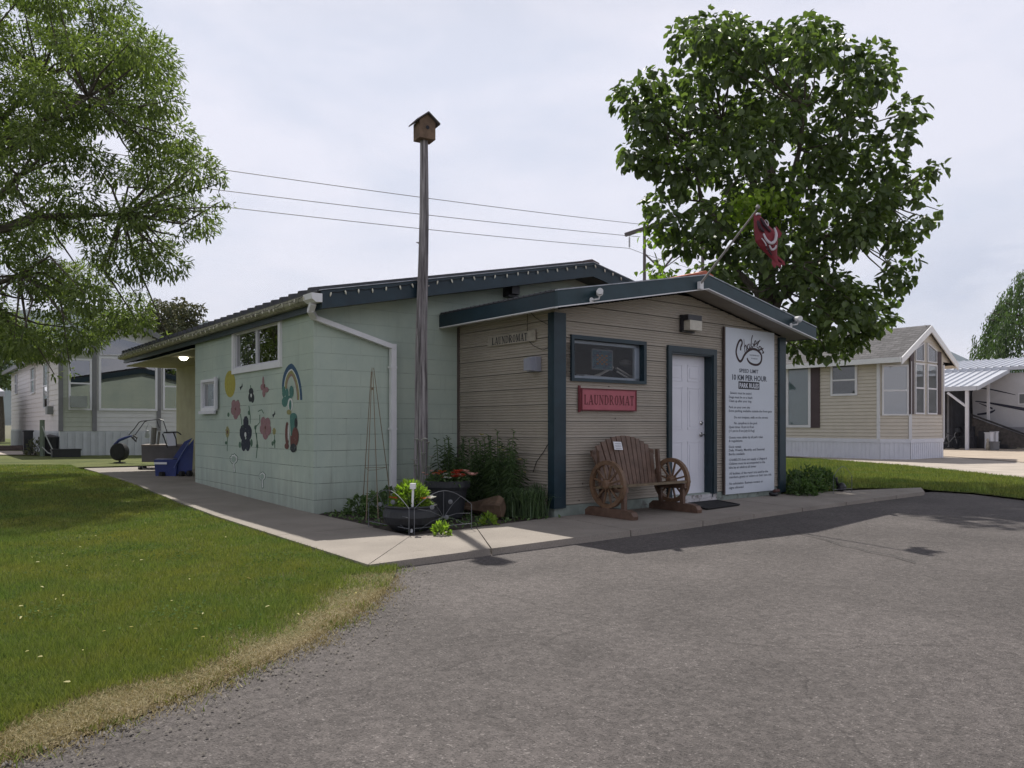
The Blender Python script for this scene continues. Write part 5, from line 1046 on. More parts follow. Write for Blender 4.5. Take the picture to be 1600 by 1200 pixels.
# low green growth beside the corner, several plants
for x_, y_, r, h, lbl in ((540, 795, .16, .18, 'low leafy plant nearest the block corner'), (560, 803, .17, .22, 'dark leafy plant below the cane trellis'), (588, 806, .20, .30, 'feathery green plant left of the low round planter'), (604, 795, .17, .27, 'green plant at the foot of the downspout'), (568, 787, .15, .24, 'thin grey weed by the block wall')):
    p_ = gnd(x_, y_, 0); bush('garden_plant', lbl, 'plant', p_, r, h, 260, .055, .03, M['leaf_low'] if 'grey' not in lbl else M['leaf_dull'], 'low plants in the corner bed', droop=.3, stems=5)
# white columbine near pole
t = thing('columbine', 'pale columbine flowers on thin stems before the weathered pole', 'flowers', gnd(664, 800, 0)); o_ = gnd(664, 800, 0)
for k, (x_, y_) in enumerate(((658, 690), (664, 687), (651, 688), (669, 693), (647, 720), (650, 728), (674, 715), (670, 731), (661, 710), (640, 757))):
    q = at(x_, y_, o_.y-.05+.02*k); s_ = MB(); s_.tube([o_+Vector((.02*k-.1, 0, 0)), Vector((q.x*.7+o_.x*.3, q.y, q.z*.6)), q], .003, 5); s_.build('stem', M['leaf_low'], t, True); blossom(t, q, 'petal_white', .045)
# tall lilies
def lily_clump(lbl, spots, hmin, hmax, grp, nm='lily_plant'):
    for (x_, y_, h, l_) in spots:
        o = gnd(x_, y_, 0); t = thing(nm, l_, 'plant', o, 0, grp); k = rng.integers(7, 10)
        SP = MB(); LP = []; LD = []; LL = []
        for j in range(k):
            a = rng.uniform(0, 6.28); b0_ = o+Vector((math.cos(a)*.08*rng.uniform(), math.sin(a)*.08, 0)); tp = b0_+Vector((math.cos(a)*.20*rng.uniform(.2, 1.2), math.sin(a)*.14, h*rng.uniform(.62, 1.02)))
            SP.tube([b0_, b0_.lerp(tp, .5), tp], .005, 5); nl = 52
            for i in range(nl):
                s = (i+rng.uniform())/nl; s = .08+.92*s; p = b0_.lerp(tp, s); an = i*2.4+rng.uniform(-.3, .3); up = .5 if s > .92 else .05-.25*rng.uniform()
                if s > .93: up = 1.0
                LP.append(p); LD.append((math.cos(an), math.sin(an), up)); LL.append(.13*rng.uniform(.7, 1.15)*(1.05-.55*max(0, s-.6)/.4))
        SP.build('stem', M['leaf_low'], t, True); LP = np.array([tuple(p) for p in LP]); leafmesh('foliage', LP, np.array(LD), np.tile([0, 0, 1.0], (len(LP), 1)), np.array(LL), .0125, M['leaf_lily'], t, tipdrop=.35)
lily_clump('', [(694, 793, .98, 'leafy lily stems right behind the tall planter'), (709, 792, .95, 'leafy lily clump between the tall planter and the block wall corner'), (728, 799, .86, 'leafy lily clump above the left end of the driftwood'), (745, 798, .90, 'leafy lily clump at the middle of the bed'), (762, 800, .96, 'tall lily clump before the tan siding, just left of the tallest'), (780, 802, 1.03, 'tallest lily clump before the tan siding'), (797, 804, .88, 'lily clump before the tan siding nearest the corner board')], .7, .95, 'lily clumps in the corner bed')
def grass_clump(lbl, x_, y_, h, n, r, m='leaf_lily'):
    o = gnd(x_, y_, 0); t = thing('grassy_plant', lbl, 'plant', o, 0, 'grassy clumps by the corner board'); P = np.tile(np.array(o), (n, 1))+np.stack([rng.normal(size=n)*r*.4, rng.normal(size=n)*r*.3, 0*rng.normal(size=n)], 1)
    V = []; F = []; mb = MB()
    for p in P:
        a = rng.uniform(0, 6.28); L_ = h*rng.uniform(.6, 1.1); ln = r*rng.uniform(.2, 1.1); d = Vector((math.cos(a), math.sin(a), 0)); s_ = Vector((-d.y, d.x, 0))*.0045; p = Vector(p)
        q = [p, p+d*ln*.25+Vector((0, 0, L_*.5)), p+d*ln*.65+Vector((0, 0, L_*.85)), p+d*ln*1.2+Vector((0, 0, L_*.8))]
        for k in range(3): mb.poly([q[k]-s_, q[k]+s_, q[k+1]+s_*(.9-.4*k/2), q[k+1]-s_*(.9-.4*k/2)])
    mb.build('blades', M[m], t, True); return t
grass_clump('grassy clump right of the driftwood', 806, 806, .38, 240, .22); grass_clump('grassy clump with arching blades by the walk edge', 828, 808, .38, 260, .22); g3 = grass_clump('grassy clump at the foot of the dark corner board', 848, 803, .42, 240, .18)
o_ = gnd(835, 800, 0); t = thing('yellow_columbine', 'cream yellow columbine flowers above the grassy clumps', 'flowers', o_)
for k, (x_, y_) in enumerate(((829, 733), (836, 738), (840, 731), (831, 741), (843, 737), (838, 743), (820, 739), (812, 719), (829, 718), (845, 719), (795, 712), (786, 704), (780, 700), (833, 746), (752, 680))):
    q = at(x_, y_, o_.y+.02*(k % 5)); s_ = MB(); s_.tube([o_+Vector((.02*(k % 5)-.05, 0, 0)), Vector((q.x*.75+o_.x*.25, q.y, q.z*.6)), q], .003, 5); s_.build('stem', M['leaf_low'], t, True); blossom(t, q, 'petal_yellow', .040)
# driftwood log
p0 = gnd(728, 800, 0); p1 = gnd(786, 810, 0); t = MB(); 
n_ = 9; rings = []
for k in range(9):
    s = k/8; c_ = Vector((p0.x, p0.y, 0)).lerp(Vector((p1.x, p1.y, 0)), s); rr = .055+.085*s**1.2 if k < 8 else .10; ring = []
    for j in range(n_): an = 2*math.pi*j/n_; q = rr*(1+.22*math.sin(j*2.7+s*3)); ring.append((c_.x+.35*q*math.cos(an), c_.y+q*math.cos(an)*.9, max(-.02, .07+.045*s+q*math.sin(an))))
    rings.append(ring)
for a, b in zip(rings, rings[1:]):
    for j in range(n_): t.poly([a[j], a[(j+1) % n_], b[(j+1) % n_], b[j]])
t.poly(rings[0]); t.poly(rings[-1]); tag(t.build('driftwood_log', M['logwood']), 'split brown driftwood log lying in the bed', 'log')
# wire edging hoops
def hoop(lbl, p0, p1, h, inner=True):
    t = thing('wire_edging', lbl, 'garden edging', p0, 0, 'wire hoop edging of the corner bed'); d = p1-p0; mb = MB(); pts_ = [p0, p0+Vector((0, 0, h*.62))]
    for k in range(1, 12): s = k/12; pts_.append(p0+d*s+Vector((0, 0, h*(.62+.38*math.sin(math.pi*s)))))
    pts_ += [p1+Vector((0, 0, h*.62)), p1]; mb.tube(pts_, .004, 6); mb.bar(p0+Vector((0, 0, .06)), p1+Vector((0, 0, .06)), .006); mb.build('hoop', M['wire'], t, True)
    if inner:
        mb = MB(); c_ = p0+d*.5+Vector((0, 0, h*.35))
        for s, z in ((.05, .6), (.25, .86), (.5, .98), (.8, .84), (.97, .4), (.1, .12), (.9, .12)): mb.tube([c_, c_.lerp(p0+d*s+Vector((0, 0, h*z)), .5)+Vector((0, 0, .02)), p0+d*s+Vector((0, 0, h*z))], .0022, 5)
        mb.build('scroll', M['wire'], t, True)
        for s, z in ((.55, .35), (.62, .72), (.30, .62)): fl_ = MB(); q = p0+d*s+Vector((0, -.004, h*z)); fl_.lathe([(.002, -.003), (.025, 0), (.002, .003)], (0, 0, 0), 8); fl_.v = [(q.x+a, q.y+c2, q.z+b) for a, b, c2 in fl_.v]; fl_.build('leaf_medallion', M['wire'], t, True)
q1 = P1+Vector((-.02, .06, 0)); hoop('wire hoop edging facing the side walk', W(-.06, -1.55), q1, .42)
hoop('wire hoop edging facing the lane before the planters', q1+Vector((.05, .02, 0)), q1+Vector((.60, .42, 0)), .42)
# white stake
t = thing('garden_stake', 'slim white stake light at the bed corner', 'stake', gnd(643, 832, 0)); o_ = gnd(643, 832, 0); zt_ = 1.1-(756-663)/1201*o_.y; mb = MB(); mb.tube([o_, o_+Vector((.015, 0, zt_-.05))], .012, 8); mb.build('post', M['white_trim'], t, True); mb = MB(); mb.box(-.028, .028, -.028, .028, 0, .055, Matrix.Translation(o_+Vector((.015, 0, zt_-.05)))); mb.build('head', M['white_trim'], t, True)
# ground cover crumbs in the bed
nb_ = 700; P = []
while len(P) < nb_:
    b, a = rng.uniform(.05, 2.1), rng.uniform(-2.25, -.1); q = W(b, a, 0); P.append((q.x, q.y, .0))
P = np.array(P); D = rdir(nb_)*[1, 1, .5]+[0, 0, .5]; tag(leafmesh('ground_cover', P, D, rdir(nb_)+[0, 0, 1.0], .05, .03, M['leaf_low'], None), 'small scattered weeds and clover over the bed soil', 'ground cover', kind='stuff')
# right bed
for x_, y_, r, h, lbl in ((1246, 770, .22, .36, 'dark bushy plant against the right corner board'), (1268, 769, .26, .42, 'bushy plant second from the right corner board'), (1290, 767, .22, .38, 'leafy bush left of the small iron hoop'), (1258, 774, .2, .22, 'low silvery plant at the walk edge by the right corner')):
    bush('shrub', lbl, 'plant', gnd(x_, y_, 0)+Vector((0, .1, 0)), r, h, 420, .07, .035, M['leaf_low'], 'shrubs right of the wing', droop=.3)
t = thing('grassy_weed', 'tall wispy seed heads behind the right hand shrubs', 'plant', gnd(1255, 760, 0)); n_ = 130; P = np.stack([rng.uniform(-.3, .75, n_), rng.uniform(-.1, .25, n_), np.zeros(n_)], 1)+np.array(gnd(1255, 762, 0)); o_ = bladesmesh('blades', P, rng.uniform(.35, .68, n_), .008, .12, M['leaf_low'], t)
a_ = gnd(1302, 771, 0); b_ = gnd(1331, 769, 0); hoop('small black iron hoop at the end of the right bed', a_, b_, .42, False)
t = thing('garden_ornament', 'small dark bird figure inside the iron hoop', 'ornament', gnd(1318, 768, 0)+Vector((0, .08, 0))); mb = MB(); mb.lathe([(.02, 0), (.07, .02), (.08, .07), (.05, .12), (.02, .14)], n=12); mb.build('body', M['dark_metal'], t, smooth=True); mb = MB(); mb.tube([(-.06, 0, .1), (-.08, 0, .17), (-.085, 0, .21), (-.12, 0, .215)], [.025, .02, .026, .006], 8); mb.build('neck', M['dark_metal'], t, smooth=True)
# ================================================================== LAWN BLADES AND LITTER
# nail heads and butt joints on the wing front
nb_r = random.Random(3); mb = MB()
for k in range(11):
    zc_ = .135+.2032*k
    for bx_ in (2.55, 3.15, 4.35, 5.3): 
        if nb_r.random() < .55 and zc_ < 2.3 and not (FWN[0]-.1 < bx_ < FWN[1]+.1 and FWN[2]-.1 < zc_ < FWN[3]+.1) and not (DOOR[0]-.12 < bx_ < DOOR[1]+.12): q_ = nb_r.uniform(-.1, .1); mb.box(bx_+q_-.006, bx_+q_+.006, EY-.003, EY+.004, zc_+.02, zc_+.032)
mb.build('nail_head', M['cable'], bld)
lo = [tuple(p) for p in LB]; U = []
def on_walk(x, y):
    b, a = loc((x, y)); L_ = -1.12+.30*(a+3.54)/14
    return b > L_ and a > -3.6
n_try = 520000; yv = 2.6*np.exp(rng.uniform(0, 1, n_try)*math.log(19/2.6)); xv = (rng.uniform(-180, 640, n_try)-800)/FX*yv
keep = []
from math import exp
ed = np.array([tuple(p.xy) for p in EDGE]); poly = np.array(lo)
def inside_np(x, y, P):
    c = np.zeros(len(x), bool); n = len(P)
    for i in range(n):
        x1, y1 = P[i]; x2, y2 = P[(i+1) % n]; s = ((y1 > y) != (y2 > y)); xi = (x2-x1)*(y-y1)/(y2-y1+1e-12)+x1; c ^= s & (x < xi)
    return c
k = inside_np(xv, yv, poly); xv, yv = xv[k], yv[k]
bb = (xv-CX)*Bv.x+(yv-CY)*Bv.y; aa = (xv-CX)*Av.x+(yv-CY)*Av.y
k = ~((bb > -1.12+.30*(aa+3.54)/14+.005) & (aa > -3.56)); xv, yv, aa, bb = xv[k], yv[k], aa[k], bb[k]
d = np.full(len(xv), 9.0)
for (x1, y1), (x2, y2) in zip(ed, ed[1:]):
    tt = np.clip(((xv-x1)*(x2-x1)+(yv-y1)*(y2-y1))/((x2-x1)**2+(y2-y1)**2), 0, 1); d = np.minimum(d, np.hypot(xv-x1-tt*(x2-x1), yv-y1-tt*(y2-y1)))
d0 = np.hypot(xv-P0.x, yv-P0.y); wdt = .16+.24*np.clip(d0/1.2, 0, 1)
from mathutils import noise as mnoise
nz_ = np.array([mnoise.noise((x*2.2, y*2.2, 0)) for x, y in zip(xv, yv)])
dry = np.exp(-(d/wdt)**2)*(.35+.65*np.clip((d0-.15)/.95, 0, 1))+nz_*.75
tA = np.clip(aa/7, 0, 1); tB = np.clip(bb/6, 0, 1); zz = .12*tA*tA*(3-2*tA)*(1-tB*tB*(3-2*tB))-.028
dry2 = dry+rng.uniform(-.30, .30, len(xv)); gr = dry2 < .55; r_ = rng.uniform(size=len(xv)); st2 = (dry2 >= .45) & (r_ < .5) | (r_ < .03)
sc_b = np.clip(yv/6, .7, 2.0)
kk = gr & ~st2; P = np.stack([xv, yv, zz], 1)
nz2 = nz_[kk]
tag(bladesmesh('lawn_grass', P[kk], rng.uniform(.018, .045, kk.sum())*(1+.3*nz2), .0055*sc_b[kk], .035, M['grassblade']), 'short mown green grass of the left lawn', 'grass', kind='stuff')
tag(bladesmesh('dry_grass', P[st2], rng.uniform(.006, .018, st2.sum()), .005*sc_b[st2], .035, M['straw']), 'dry straw coloured grass along the lane edge', 'grass', kind='stuff')
n_ = 5000; tt = rng.uniform(.8, len(EDGE)-1.001, n_); ii = tt.astype(int); ff = tt-ii; ea = np.array([tuple(p.xy) for p in EDGE]); q = ea[ii]*(1-ff[:, None])+ea[ii+1]*ff[:, None]
wob_ = np.array([mnoise.noise((a*3.1, b*3.1, 4.0)) for a, b in q])*.09; dd = rng.normal(size=n_)*.05+wob_; q = q+np.stack([-dd, dd*.0+dd*.5], 1)*-1
tag(bladesmesh('edge_grass', np.stack([q[:, 0], q[:, 1], np.full(n_, -.055)], 1), rng.uniform(.008, .028, n_), .005, .04, M['straw']), 'ragged dry grass creeping over the lane edge', 'grass', kind='stuff')
n_ = 3000; tt = rng.uniform(0, len(EDGE)-1.001, n_)**1.15; tt = np.clip(tt, 0, len(EDGE)-1.01); ii = tt.astype(int); ff = tt-ii; q = ea[ii]*(1-ff[:, None])+ea[ii+1]*ff[:, None]; dd = rng.normal(size=n_)*.07+.03; cl_ = np.array([mnoise.noise((a*4, b*4, 9.0)) for a, b in q]) > -.05; q = q+np.stack([-dd, dd*.5], 1); q = q[cl_]
tag(bladesmesh('edge_grass', np.stack([q[:, 0], q[:, 1], np.full(len(q), -.055)], 1), rng.uniform(.015, .045, len(q)), .006, .05, M['grassblade']), 'tufts of green grass breaking over the lane edge', 'grass', kind='stuff')
n_ = 1100; P = []
ii = rng.integers(0, len(EDGE)-1, n_); ff = rng.uniform(size=n_); q = ea[ii]*(1-ff[:, None])+ea[ii+1]*ff[:, None]; of = np.abs(rng.normal(size=n_))*.16; q = q+np.stack([of, -of*.6], 1); sz_ = rng.uniform(.003, .009, n_)
V = []; F = []
for k in range(n_):
    x, y, r = q[k, 0], q[k, 1], sz_[k]; b = len(V); V += [(x-r, y, -.052), (x, y-r, -.052), (x+r, y, -.052), (x, y+r, -.052), (x, y, -.052+r*1.3)]; F += [b, b+1, b+4, b+1, b+2, b+4, b+2, b+3, b+4, b+3, b, b+4]
tag(rawmesh('loose_grit', np.array(V), np.array(F), 3, mat('grit', (.15, .135, .12), .9, .4, 30)), 'loose grit and small stones along the lane edge', 'gravel', kind='stuff')
nv_ = 60000; P = []
vp = [tuple(p.xy) for p in gr_out]; yv = rng.uniform(10, 25, nv_*2); xv = (rng.uniform(1180, 1660, nv_*2)-800)/FX*yv; k = inside_np(xv, yv, np.array(vp)); xv, yv = xv[k], yv[k]
tag(bladesmesh('verge_grass', np.stack([xv, yv, np.full(len(xv), -.036)], 1), rng.uniform(.03, .07, len(xv)), .014, .05, M['grassblade']), 'green grass of the strip between lane and drive', 'grass', kind='stuff')
n_ = 3600; cxs = rng.uniform(-6, -.5, 70); cys = rng.uniform(3.2, 11, 70); ci = rng.integers(0, 70, n_); x_ = cxs[ci]+rng.normal(size=n_)*.13; y_ = cys[ci]+rng.normal(size=n_)*.13
kk = [i for i in range(n_) if inside(x_[i], y_[i], lo) and not on_walk(x_[i], y_[i]) and dry_at(x_[i], y_[i]) < .3]; P = np.array([(x_[i], y_[i], gz(x_[i], y_[i])-.012+rng.uniform(0, .02)) for i in kk]); D = rdir(len(P))*[1, 1, .15]
tag(leafmesh('clover_weeds', P, D, np.tile([0, 0, 1.0], (len(P), 1))+rdir(len(P))*.3, .022, .016, leafmat('matte_weed', (.05, .085, .03), (.11, .16, .06), 1.0, .2, None, 0.0)), 'small patches of clover and weeds in the lawn', 'ground cover', kind='stuff')
# fallen leaves
n_ = 55; xs_ = rng.uniform(20, 600, n_); ys_ = rng.uniform(770, 1100, n_); P = []
for x_, y_ in zip(xs_, ys_):
    q = gnd(x_, y_, -.01)
    if inside(q.x, q.y, lo) and not on_walk(q.x, q.y): P.append((q.x, q.y, gz(q.x, q.y)+.006))
P = np.array(P); n_ = len(P); D = rdir(n_)*[1, 1, .2]; tag(leafmesh('fallen_leaves', P, D, np.tile([0, 0, 1.0], (n_, 1))+rdir(n_)*.4, rng.uniform(.015, .032, n_), .012, M['petal_yellow']), 'dry fallen leaves scattered on the lawn', 'leaves', kind='stuff')
# ================================================================== TREES
def crown_tree(name, label, base, rb, trunk_top, clumps, leaf_n, ln, wd, m, droop, seed, extra=None, group=None, lobes=None, cat='tree', barkm=None):
    t = thing(name, label, cat, base, 0, group); g = np.random.default_rng(seed); mb = MB(); B = Vector(base); T = Vector(trunk_top)
    mb.tube([B-Vector((0, 0, .1)), B.lerp(T, .3)+Vector((.03, .02, 0)), B.lerp(T, .7)-Vector((.04, 0, 0)), T], [rb*1.25, rb, rb*.8, rb*.55], 10)
    cs = [Vector(c) for c, r in clumps]; nodes = [cs[int(g.integers(len(cs)))]]
    while len(nodes) < min(11, len(cs)): nodes.append(max(cs, key=lambda c: min((c-q).length for q in nodes)))
    ctr = sum(cs, Vector())/len(cs); nodes = [ctr.lerp(q, .62) for q in nodes]; paths = []
    for q in nodes:
        s_ = B.lerp(T, min(1, max(.38, (q.z-B.z)/max(.1, T.z-B.z)*.72))); L_ = (q-s_).length; w_ = Vector((g.normal(), g.normal(), g.normal()+.6))*.07*L_
        pt = [s_, s_.lerp(q, .3)+w_, s_.lerp(q, .65)+w_*.9+Vector((g.normal(), g.normal(), 0))*.04*L_, q]; mb.tube(pt, [rb*.42, rb*.32, rb*.22, rb*.12], 7); paths += [pt[1].lerp(pt[2], .5), pt[2], pt[3]]
    for c in cs:
        s_ = min(paths, key=lambda q: (q-c).length); L_ = (c-s_).length; w_ = Vector((g.normal(), g.normal(), g.normal()))*.09*L_; mb.tube([s_, s_.lerp(c, .45)+w_, c], [rb*.11, rb*.07, .008], 5)
    mb.build('trunk', barkm or M['bark'], t, True)
    Ps = []; Ds = []; Ns = []
    tot = sum(r**2.2 for c, r in clumps)
    for c, r in clumps:
        n = max(8, int(leaf_n*r**2.2/tot)); v = g.normal(size=(n, 3)); v /= np.linalg.norm(v, axis=1)[:, None]; q = g.uniform(.25, 1.05, n)**.5
        p = np.array(c)+v*q[:, None]*r*np.array([1, 1, .8]); Ps.append(p); d_ = v*.7+g.normal(size=(n, 3))*.45; d_[:, 2] -= droop; Ds.append(d_); nn = v*.8+g.normal(size=(n, 3))*.35; nn[:, 2] += .8; Ns.append(nn)
    P = np.concatenate(Ps); n = len(P); leafmesh('crown', P, np.concatenate(Ds), np.concatenate(Ns), (g.uniform(.5, 1.25, n)*ln)*1.0, g.uniform(.6, 1.15, n)*wd, m, t, k=(.4, .7))
    if extra: extra(t, g)
    return t
def clumps_px(poly, Yc, dY, rpx, mind, n, seed, holes=(), edge_thin=True):
    g = random.Random(seed); C = []; xs = [p[0] for p in poly]; ys = [p[1] for p in poly]; tries = 0
    while len(C) < n and tries < 60000:
        tries += 1; x = g.uniform(min(xs), max(xs)); y = g.uniform(min(ys), max(ys))
        if not inside(x, y, poly): continue
        if any((x-hx)**2+(y-hy)**2 < hr*hr for hx, hy, hr in holes): continue
        cx_ = sum(xs)/len(xs); Y = Yc+g.uniform(-dY, dY)*max(.25, 1-abs(x-cx_)/(.6*(max(xs)-min(xs)))); p = at(x, y, Y); r = g.uniform(*rpx)/FX*Y
        if all((p-Vector(q)).length > mind for q, _ in C): C.append((tuple(p), r))
    return C
# big broad-leaved tree behind the wing
poly_r = [(1030, 262), (1003, 285), (1012, 315), (1040, 335), (1034, 372), (1062, 395), (1070, 440), (1110, 470), (1190, 500), (1250, 545), (1330, 540), (1380, 495), (1405, 440), (1412, 390), (1425, 340), (1395, 300), (1392, 240), (1425, 180), (1400, 110), (1320, 50), (1200, 22), (1090, 50), (1005, 120), (975, 190), (985, 235)]
hol = [(1120, 300, 14), (1150, 420, 10), (1330, 430, 14), (1230, 250, 10), (1305, 330, 9), (1080, 330, 12), (1133, 325, 9), (1105, 345, 9), (1240, 430, 7), (1270, 395, 6), (1355, 300, 15), (1370, 268, 13)]
CR = clumps_px(poly_r, 16.3, 2.4, (20, 38), .60, 140, 5, hol)
for x, y, r in ((985, 240, 14), (1000, 250, 14), (1015, 262, 15), (1035, 370, 12), (1022, 376, 9), (1048, 385, 14), (1024, 410, 9), (1030, 425, 12), (1422, 290, 18), (1440, 278, 17), (1455, 262, 13), (1470, 264, 9), (1437, 310, 15), (1410, 352, 18), (1436, 350, 16), (1455, 342, 13), (1466, 328, 8), (1430, 368, 15), (1400, 410, 16), (1425, 405, 13), (1415, 430, 14), (1392, 470, 15), (1408, 440, 12), (1385, 495, 13), (1393, 500, 10), (1255, 550, 20), (1290, 548, 20), (1325, 545, 16), (1340, 530, 18), (1240, 530, 18), (1310, 560, 12), (1345, 505, 20), (1050, 265, 18), (1395, 300, 14)):
    Y = 16.3+random.uniform(-.7, .7); CR.append((tuple(at(x, y, Y)), r/FX*Y))
def lime(t, g):
    n = 420; c = np.array(at(1190, 318, 14.6)); P = c+g.normal(size=(n, 3))*np.array([.42, .25, .16]); P[:, 2] -= .10*((P[:, 0]-c[0])*1.5)**2
    D = g.normal(size=(n, 3))*.5; D[:, 2] -= .5; Nn = g.normal(size=(n, 3))*.4; Nn[:, 2] += 1; leafmesh('young_leaves', P, D, Nn, g.uniform(.09, .16, n), .09, M['leaf_lime'], t)
    for x, y in ((1026, 362), (1165, 348), (1060, 245), (1035, 430)):
        n = 60; P = np.array(at(x, y, 15.6))+g.normal(size=(n, 3))*np.array([.2, .2, .12]); D = g.normal(size=(n, 3))*.5; D[:, 2] -= .5; leafmesh('young_leaves', P, D, g.normal(size=(n, 3))*.4+[0, 0, 1], .13, .08, M['leaf_lime'], t)
tb = at(1196, 700, 16.3); tb.z = -.02
crown_tree('broadleaf_tree', 'big dark broad leaved tree rising behind the wing roof', tb, .22, tb+Vector((.1, 0, 6.6)), CR, 14500, .195, .145, M['leaf_big'], .75, 3, lime)
# left tree with narrow leaves
poly_l = [(250, 60), (262, 150), (285, 228), (318, 262), (335, 305), (322, 345), (290, 345), (276, 400), (240, 430), (215, 452), (205, 480), (240, 500), (255, 520), (215, 538), (160, 520), (120, 548), (90, 568), (60, 545), (0, 545), (-120, 560), (-260, 520), (-330, 380), (-320, 180), (-200, 40), (0, -30), (160, -10)]
CL = clumps_px(poly_l, 15.0, 2.6, (26, 46), .70, 165, 8, [(172, 432, 22), (185, 402, 14), (250, 345, 10), (228, 300, 9), (265, 380, 12), (120, 262, 9), (235, 410, 12), (60, 470, 8)])
for x, y, r in ((328, 250, 10), (342, 272, 12), (350, 285, 10), (300, 300, 14), (345, 315, 12), (360, 322, 8), (330, 335, 13), (315, 355, 12), (300, 262, 12), (250, 232, 14), (290, 410, 9), (250, 430, 9), (222, 455, 8), (215, 465, 8), (262, 525, 9), (85, 585, 7), (110, 580, 7), (30, 560, 12), (268, 390, 12), (282, 370, 13)):
    Y = 14.6+random.uniform(-.5, .5); CL.append((tuple(at(x, y, Y)), r/FX*Y))
tb = Vector((-11.8, 15.0, -.02)); crown_tree('ash_tree', 'large narrow leaved tree overhanging the left lawn', tb, .28, tb+Vector((.6, 0, 7.0)), CL, 88000, .125, .036, M['leaf_ash'], .55, 4)
CS = [((-10.4+random.uniform(-2.9, 2.7), 5.2+random.uniform(-2.8, 2.6), 4.6+random.uniform(-1.7, 2.2)), random.uniform(.65, 1.05)) for _ in range(75)]  # extra tree outside the view, added to darken the painted side wall
tb = Vector((-10.8, 5.2, -.03)); crown_tree('ash_tree', 'unseen narrow leaved tree added left of view to shade the side wall', tb, .22, tb+Vector((.1, 0, 5)), CS, 30000, .16, .06, M['leaf_ash'], .5, 77)
# small reddish tree behind the left end of the roof
po = [(232, 478), (262, 480), (272, 470), (290, 478), (310, 485), (312, 520), (300, 545), (250, 560), (215, 540), (215, 500)]
CC = clumps_px(po, 34, 1.5, (9, 15), .5, 45, 2); tb = at(268, 690, 34); tb.z = .05
crown_tree('dull_red_tree', 'dull olive brown tree beyond the far end of the block building', tb, .15, tb+Vector((0, 0, 4.5)), CC, 5500, .16, .10, M['leaf_red'], .3, 6)
for i, (x0, x1, yt, Y, lbl) in enumerate(((-60, 60, 500, 44, 'dark tree behind the grey home at the left edge'), (120, 240, 505, 46, 'dark tree behind the grey home gable'))):
    po = [(x0, yt+20), ((x0+x1)/2, yt-15), (x1, yt+20), (x1+5, 600), (x0-5, 600)]; CC = clumps_px(po, Y, 2, (14, 22), .9, 40, 20+i); tb = at((x0+x1)/2, 690, Y); tb.z = 0
    crown_tree('background_tree', lbl, tb, .2, tb+Vector((0, 0, 4.5)), CC, 4000, .25, .16, M['leaf_big'], .3, 30+i, group='trees behind the grey home')
# willow
tw = at(1640, 690, 62); tw.z = 0; t = thing('willow_tree', 'tall weeping willow behind the trailer at the right edge', 'tree', tw); mb = MB(); mb.tube([tw, tw+Vector((.2, 0, 4)), tw+Vector((-.3, 0, 9))], [.55, .4, .2], 10)
g = np.random.default_rng(9); Ps = []; Ds = []
for k in range(330):
    an = g.uniform(0, 6.28); rad = 5.4*math.sqrt(g.uniform(.03, 1)); top = 14.2*(1-.018*rad**2)+g.normal()*.5; top = min(top, 14.4); x, y = tw.x+rad*math.cos(an), tw.y+rad*math.sin(an); ln_ = g.uniform(2.0, 6.0)*(.5+.5*rad/5); n = int(ln_*17)
    for i in range(n):
        s = i/n; Ps.append((x+.5*s*math.cos(an)+g.normal()*.14, y+.5*s*math.sin(an)+g.normal()*.14, top-ln_*s)); Ds.append((g.normal()*.35+.2*math.cos(an), g.normal()*.35, -1))
    if k % 12 == 0: mb.tube([tw+Vector((0, 0, 6+g.uniform(0, 3))), Vector((x*.5+tw.x*.5, y*.5+tw.y*.5, top-.5)), Vector((x, y, top))], [.15, .08, .03], 6)
mb.build('trunk', M['bark'], t, True); Ps = np.array(Ps); leafmesh('crown', Ps, np.array(Ds), g.normal(size=(len(Ps), 3)), .34, .085, M['leaf_willow'], t)
# ================================================================== PARK HOMES
def homewindow(par, F, u0, u1, z0, z1, frm=.05, glass='glass', rail=None, mull=None, back=None, poly=None, name='window', fm='window_white', d0=.03, opn=True):
    mb = MB()
    def bx(a, b, c, d_, y0=-d0-.03, y1=.012):
        q = [F(a, c, y0), F(b, c, y0), F(b, d_, y0), F(a, d_, y0)]; r = [F(a, c, y1), F(b, c, y1), F(b, d_, y1), F(a, d_, y1)]; mb.hexa(q, r)
    if poly is None:
        bx(u0-frm, u0, z0-frm, z1+frm); bx(u1, u1+frm, z0-frm, z1+frm); bx(u0, u1, z0-frm, z0); bx(u0, u1, z1, z1+frm)
        if rail is not None: bx(u0, u1, rail-.025, rail+.025)
        if mull is not None: bx(mull-.03, mull+.03, z0, z1, -d0-.026)
        G = [(u0, z0), (u1, z0), (u1, z1), (u0, z1)]
    else:
        G = poly; n = len(poly); cu_ = sum(p[0] for p in poly)/n; cz_ = sum(p[1] for p in poly)/n
        for i in range(n):
            a, b = poly[i], poly[(i+1) % n]; o = [(cu_+(p[0]-cu_)*(1+frm*1.6), cz_+(p[1]-cz_)*(1+frm*2.2)) for p in (a, b)]; e0 = -d0-.03; mb.hexa([F(*a, e0), F(*b, e0), F(*o[1], e0), F(*o[0], e0)], [F(*a, .012), F(*b, .012), F(*o[1], .012), F(*o[0], .012)])
    w = mb.build(name, M[fm], par); g_ = MB(); g_.poly([F(a, b, -.038) for a, b in G]); g_.build('pane', M[glass], w)
    b_ = MB(); b_.poly([F(a, b, -.028) for a, b in G]); b_.build('curtain' if back else 'dark_room', M[back or 'room_dark'], w); return w
LAPB = [(0, -.024), (.90, -.002), (.905, .012), (.985, .012), (1.0, -.024)]
LAPH = [(0, -.016), (.93, 0.0), (1.0, 0.0), (1.0, -.016)]
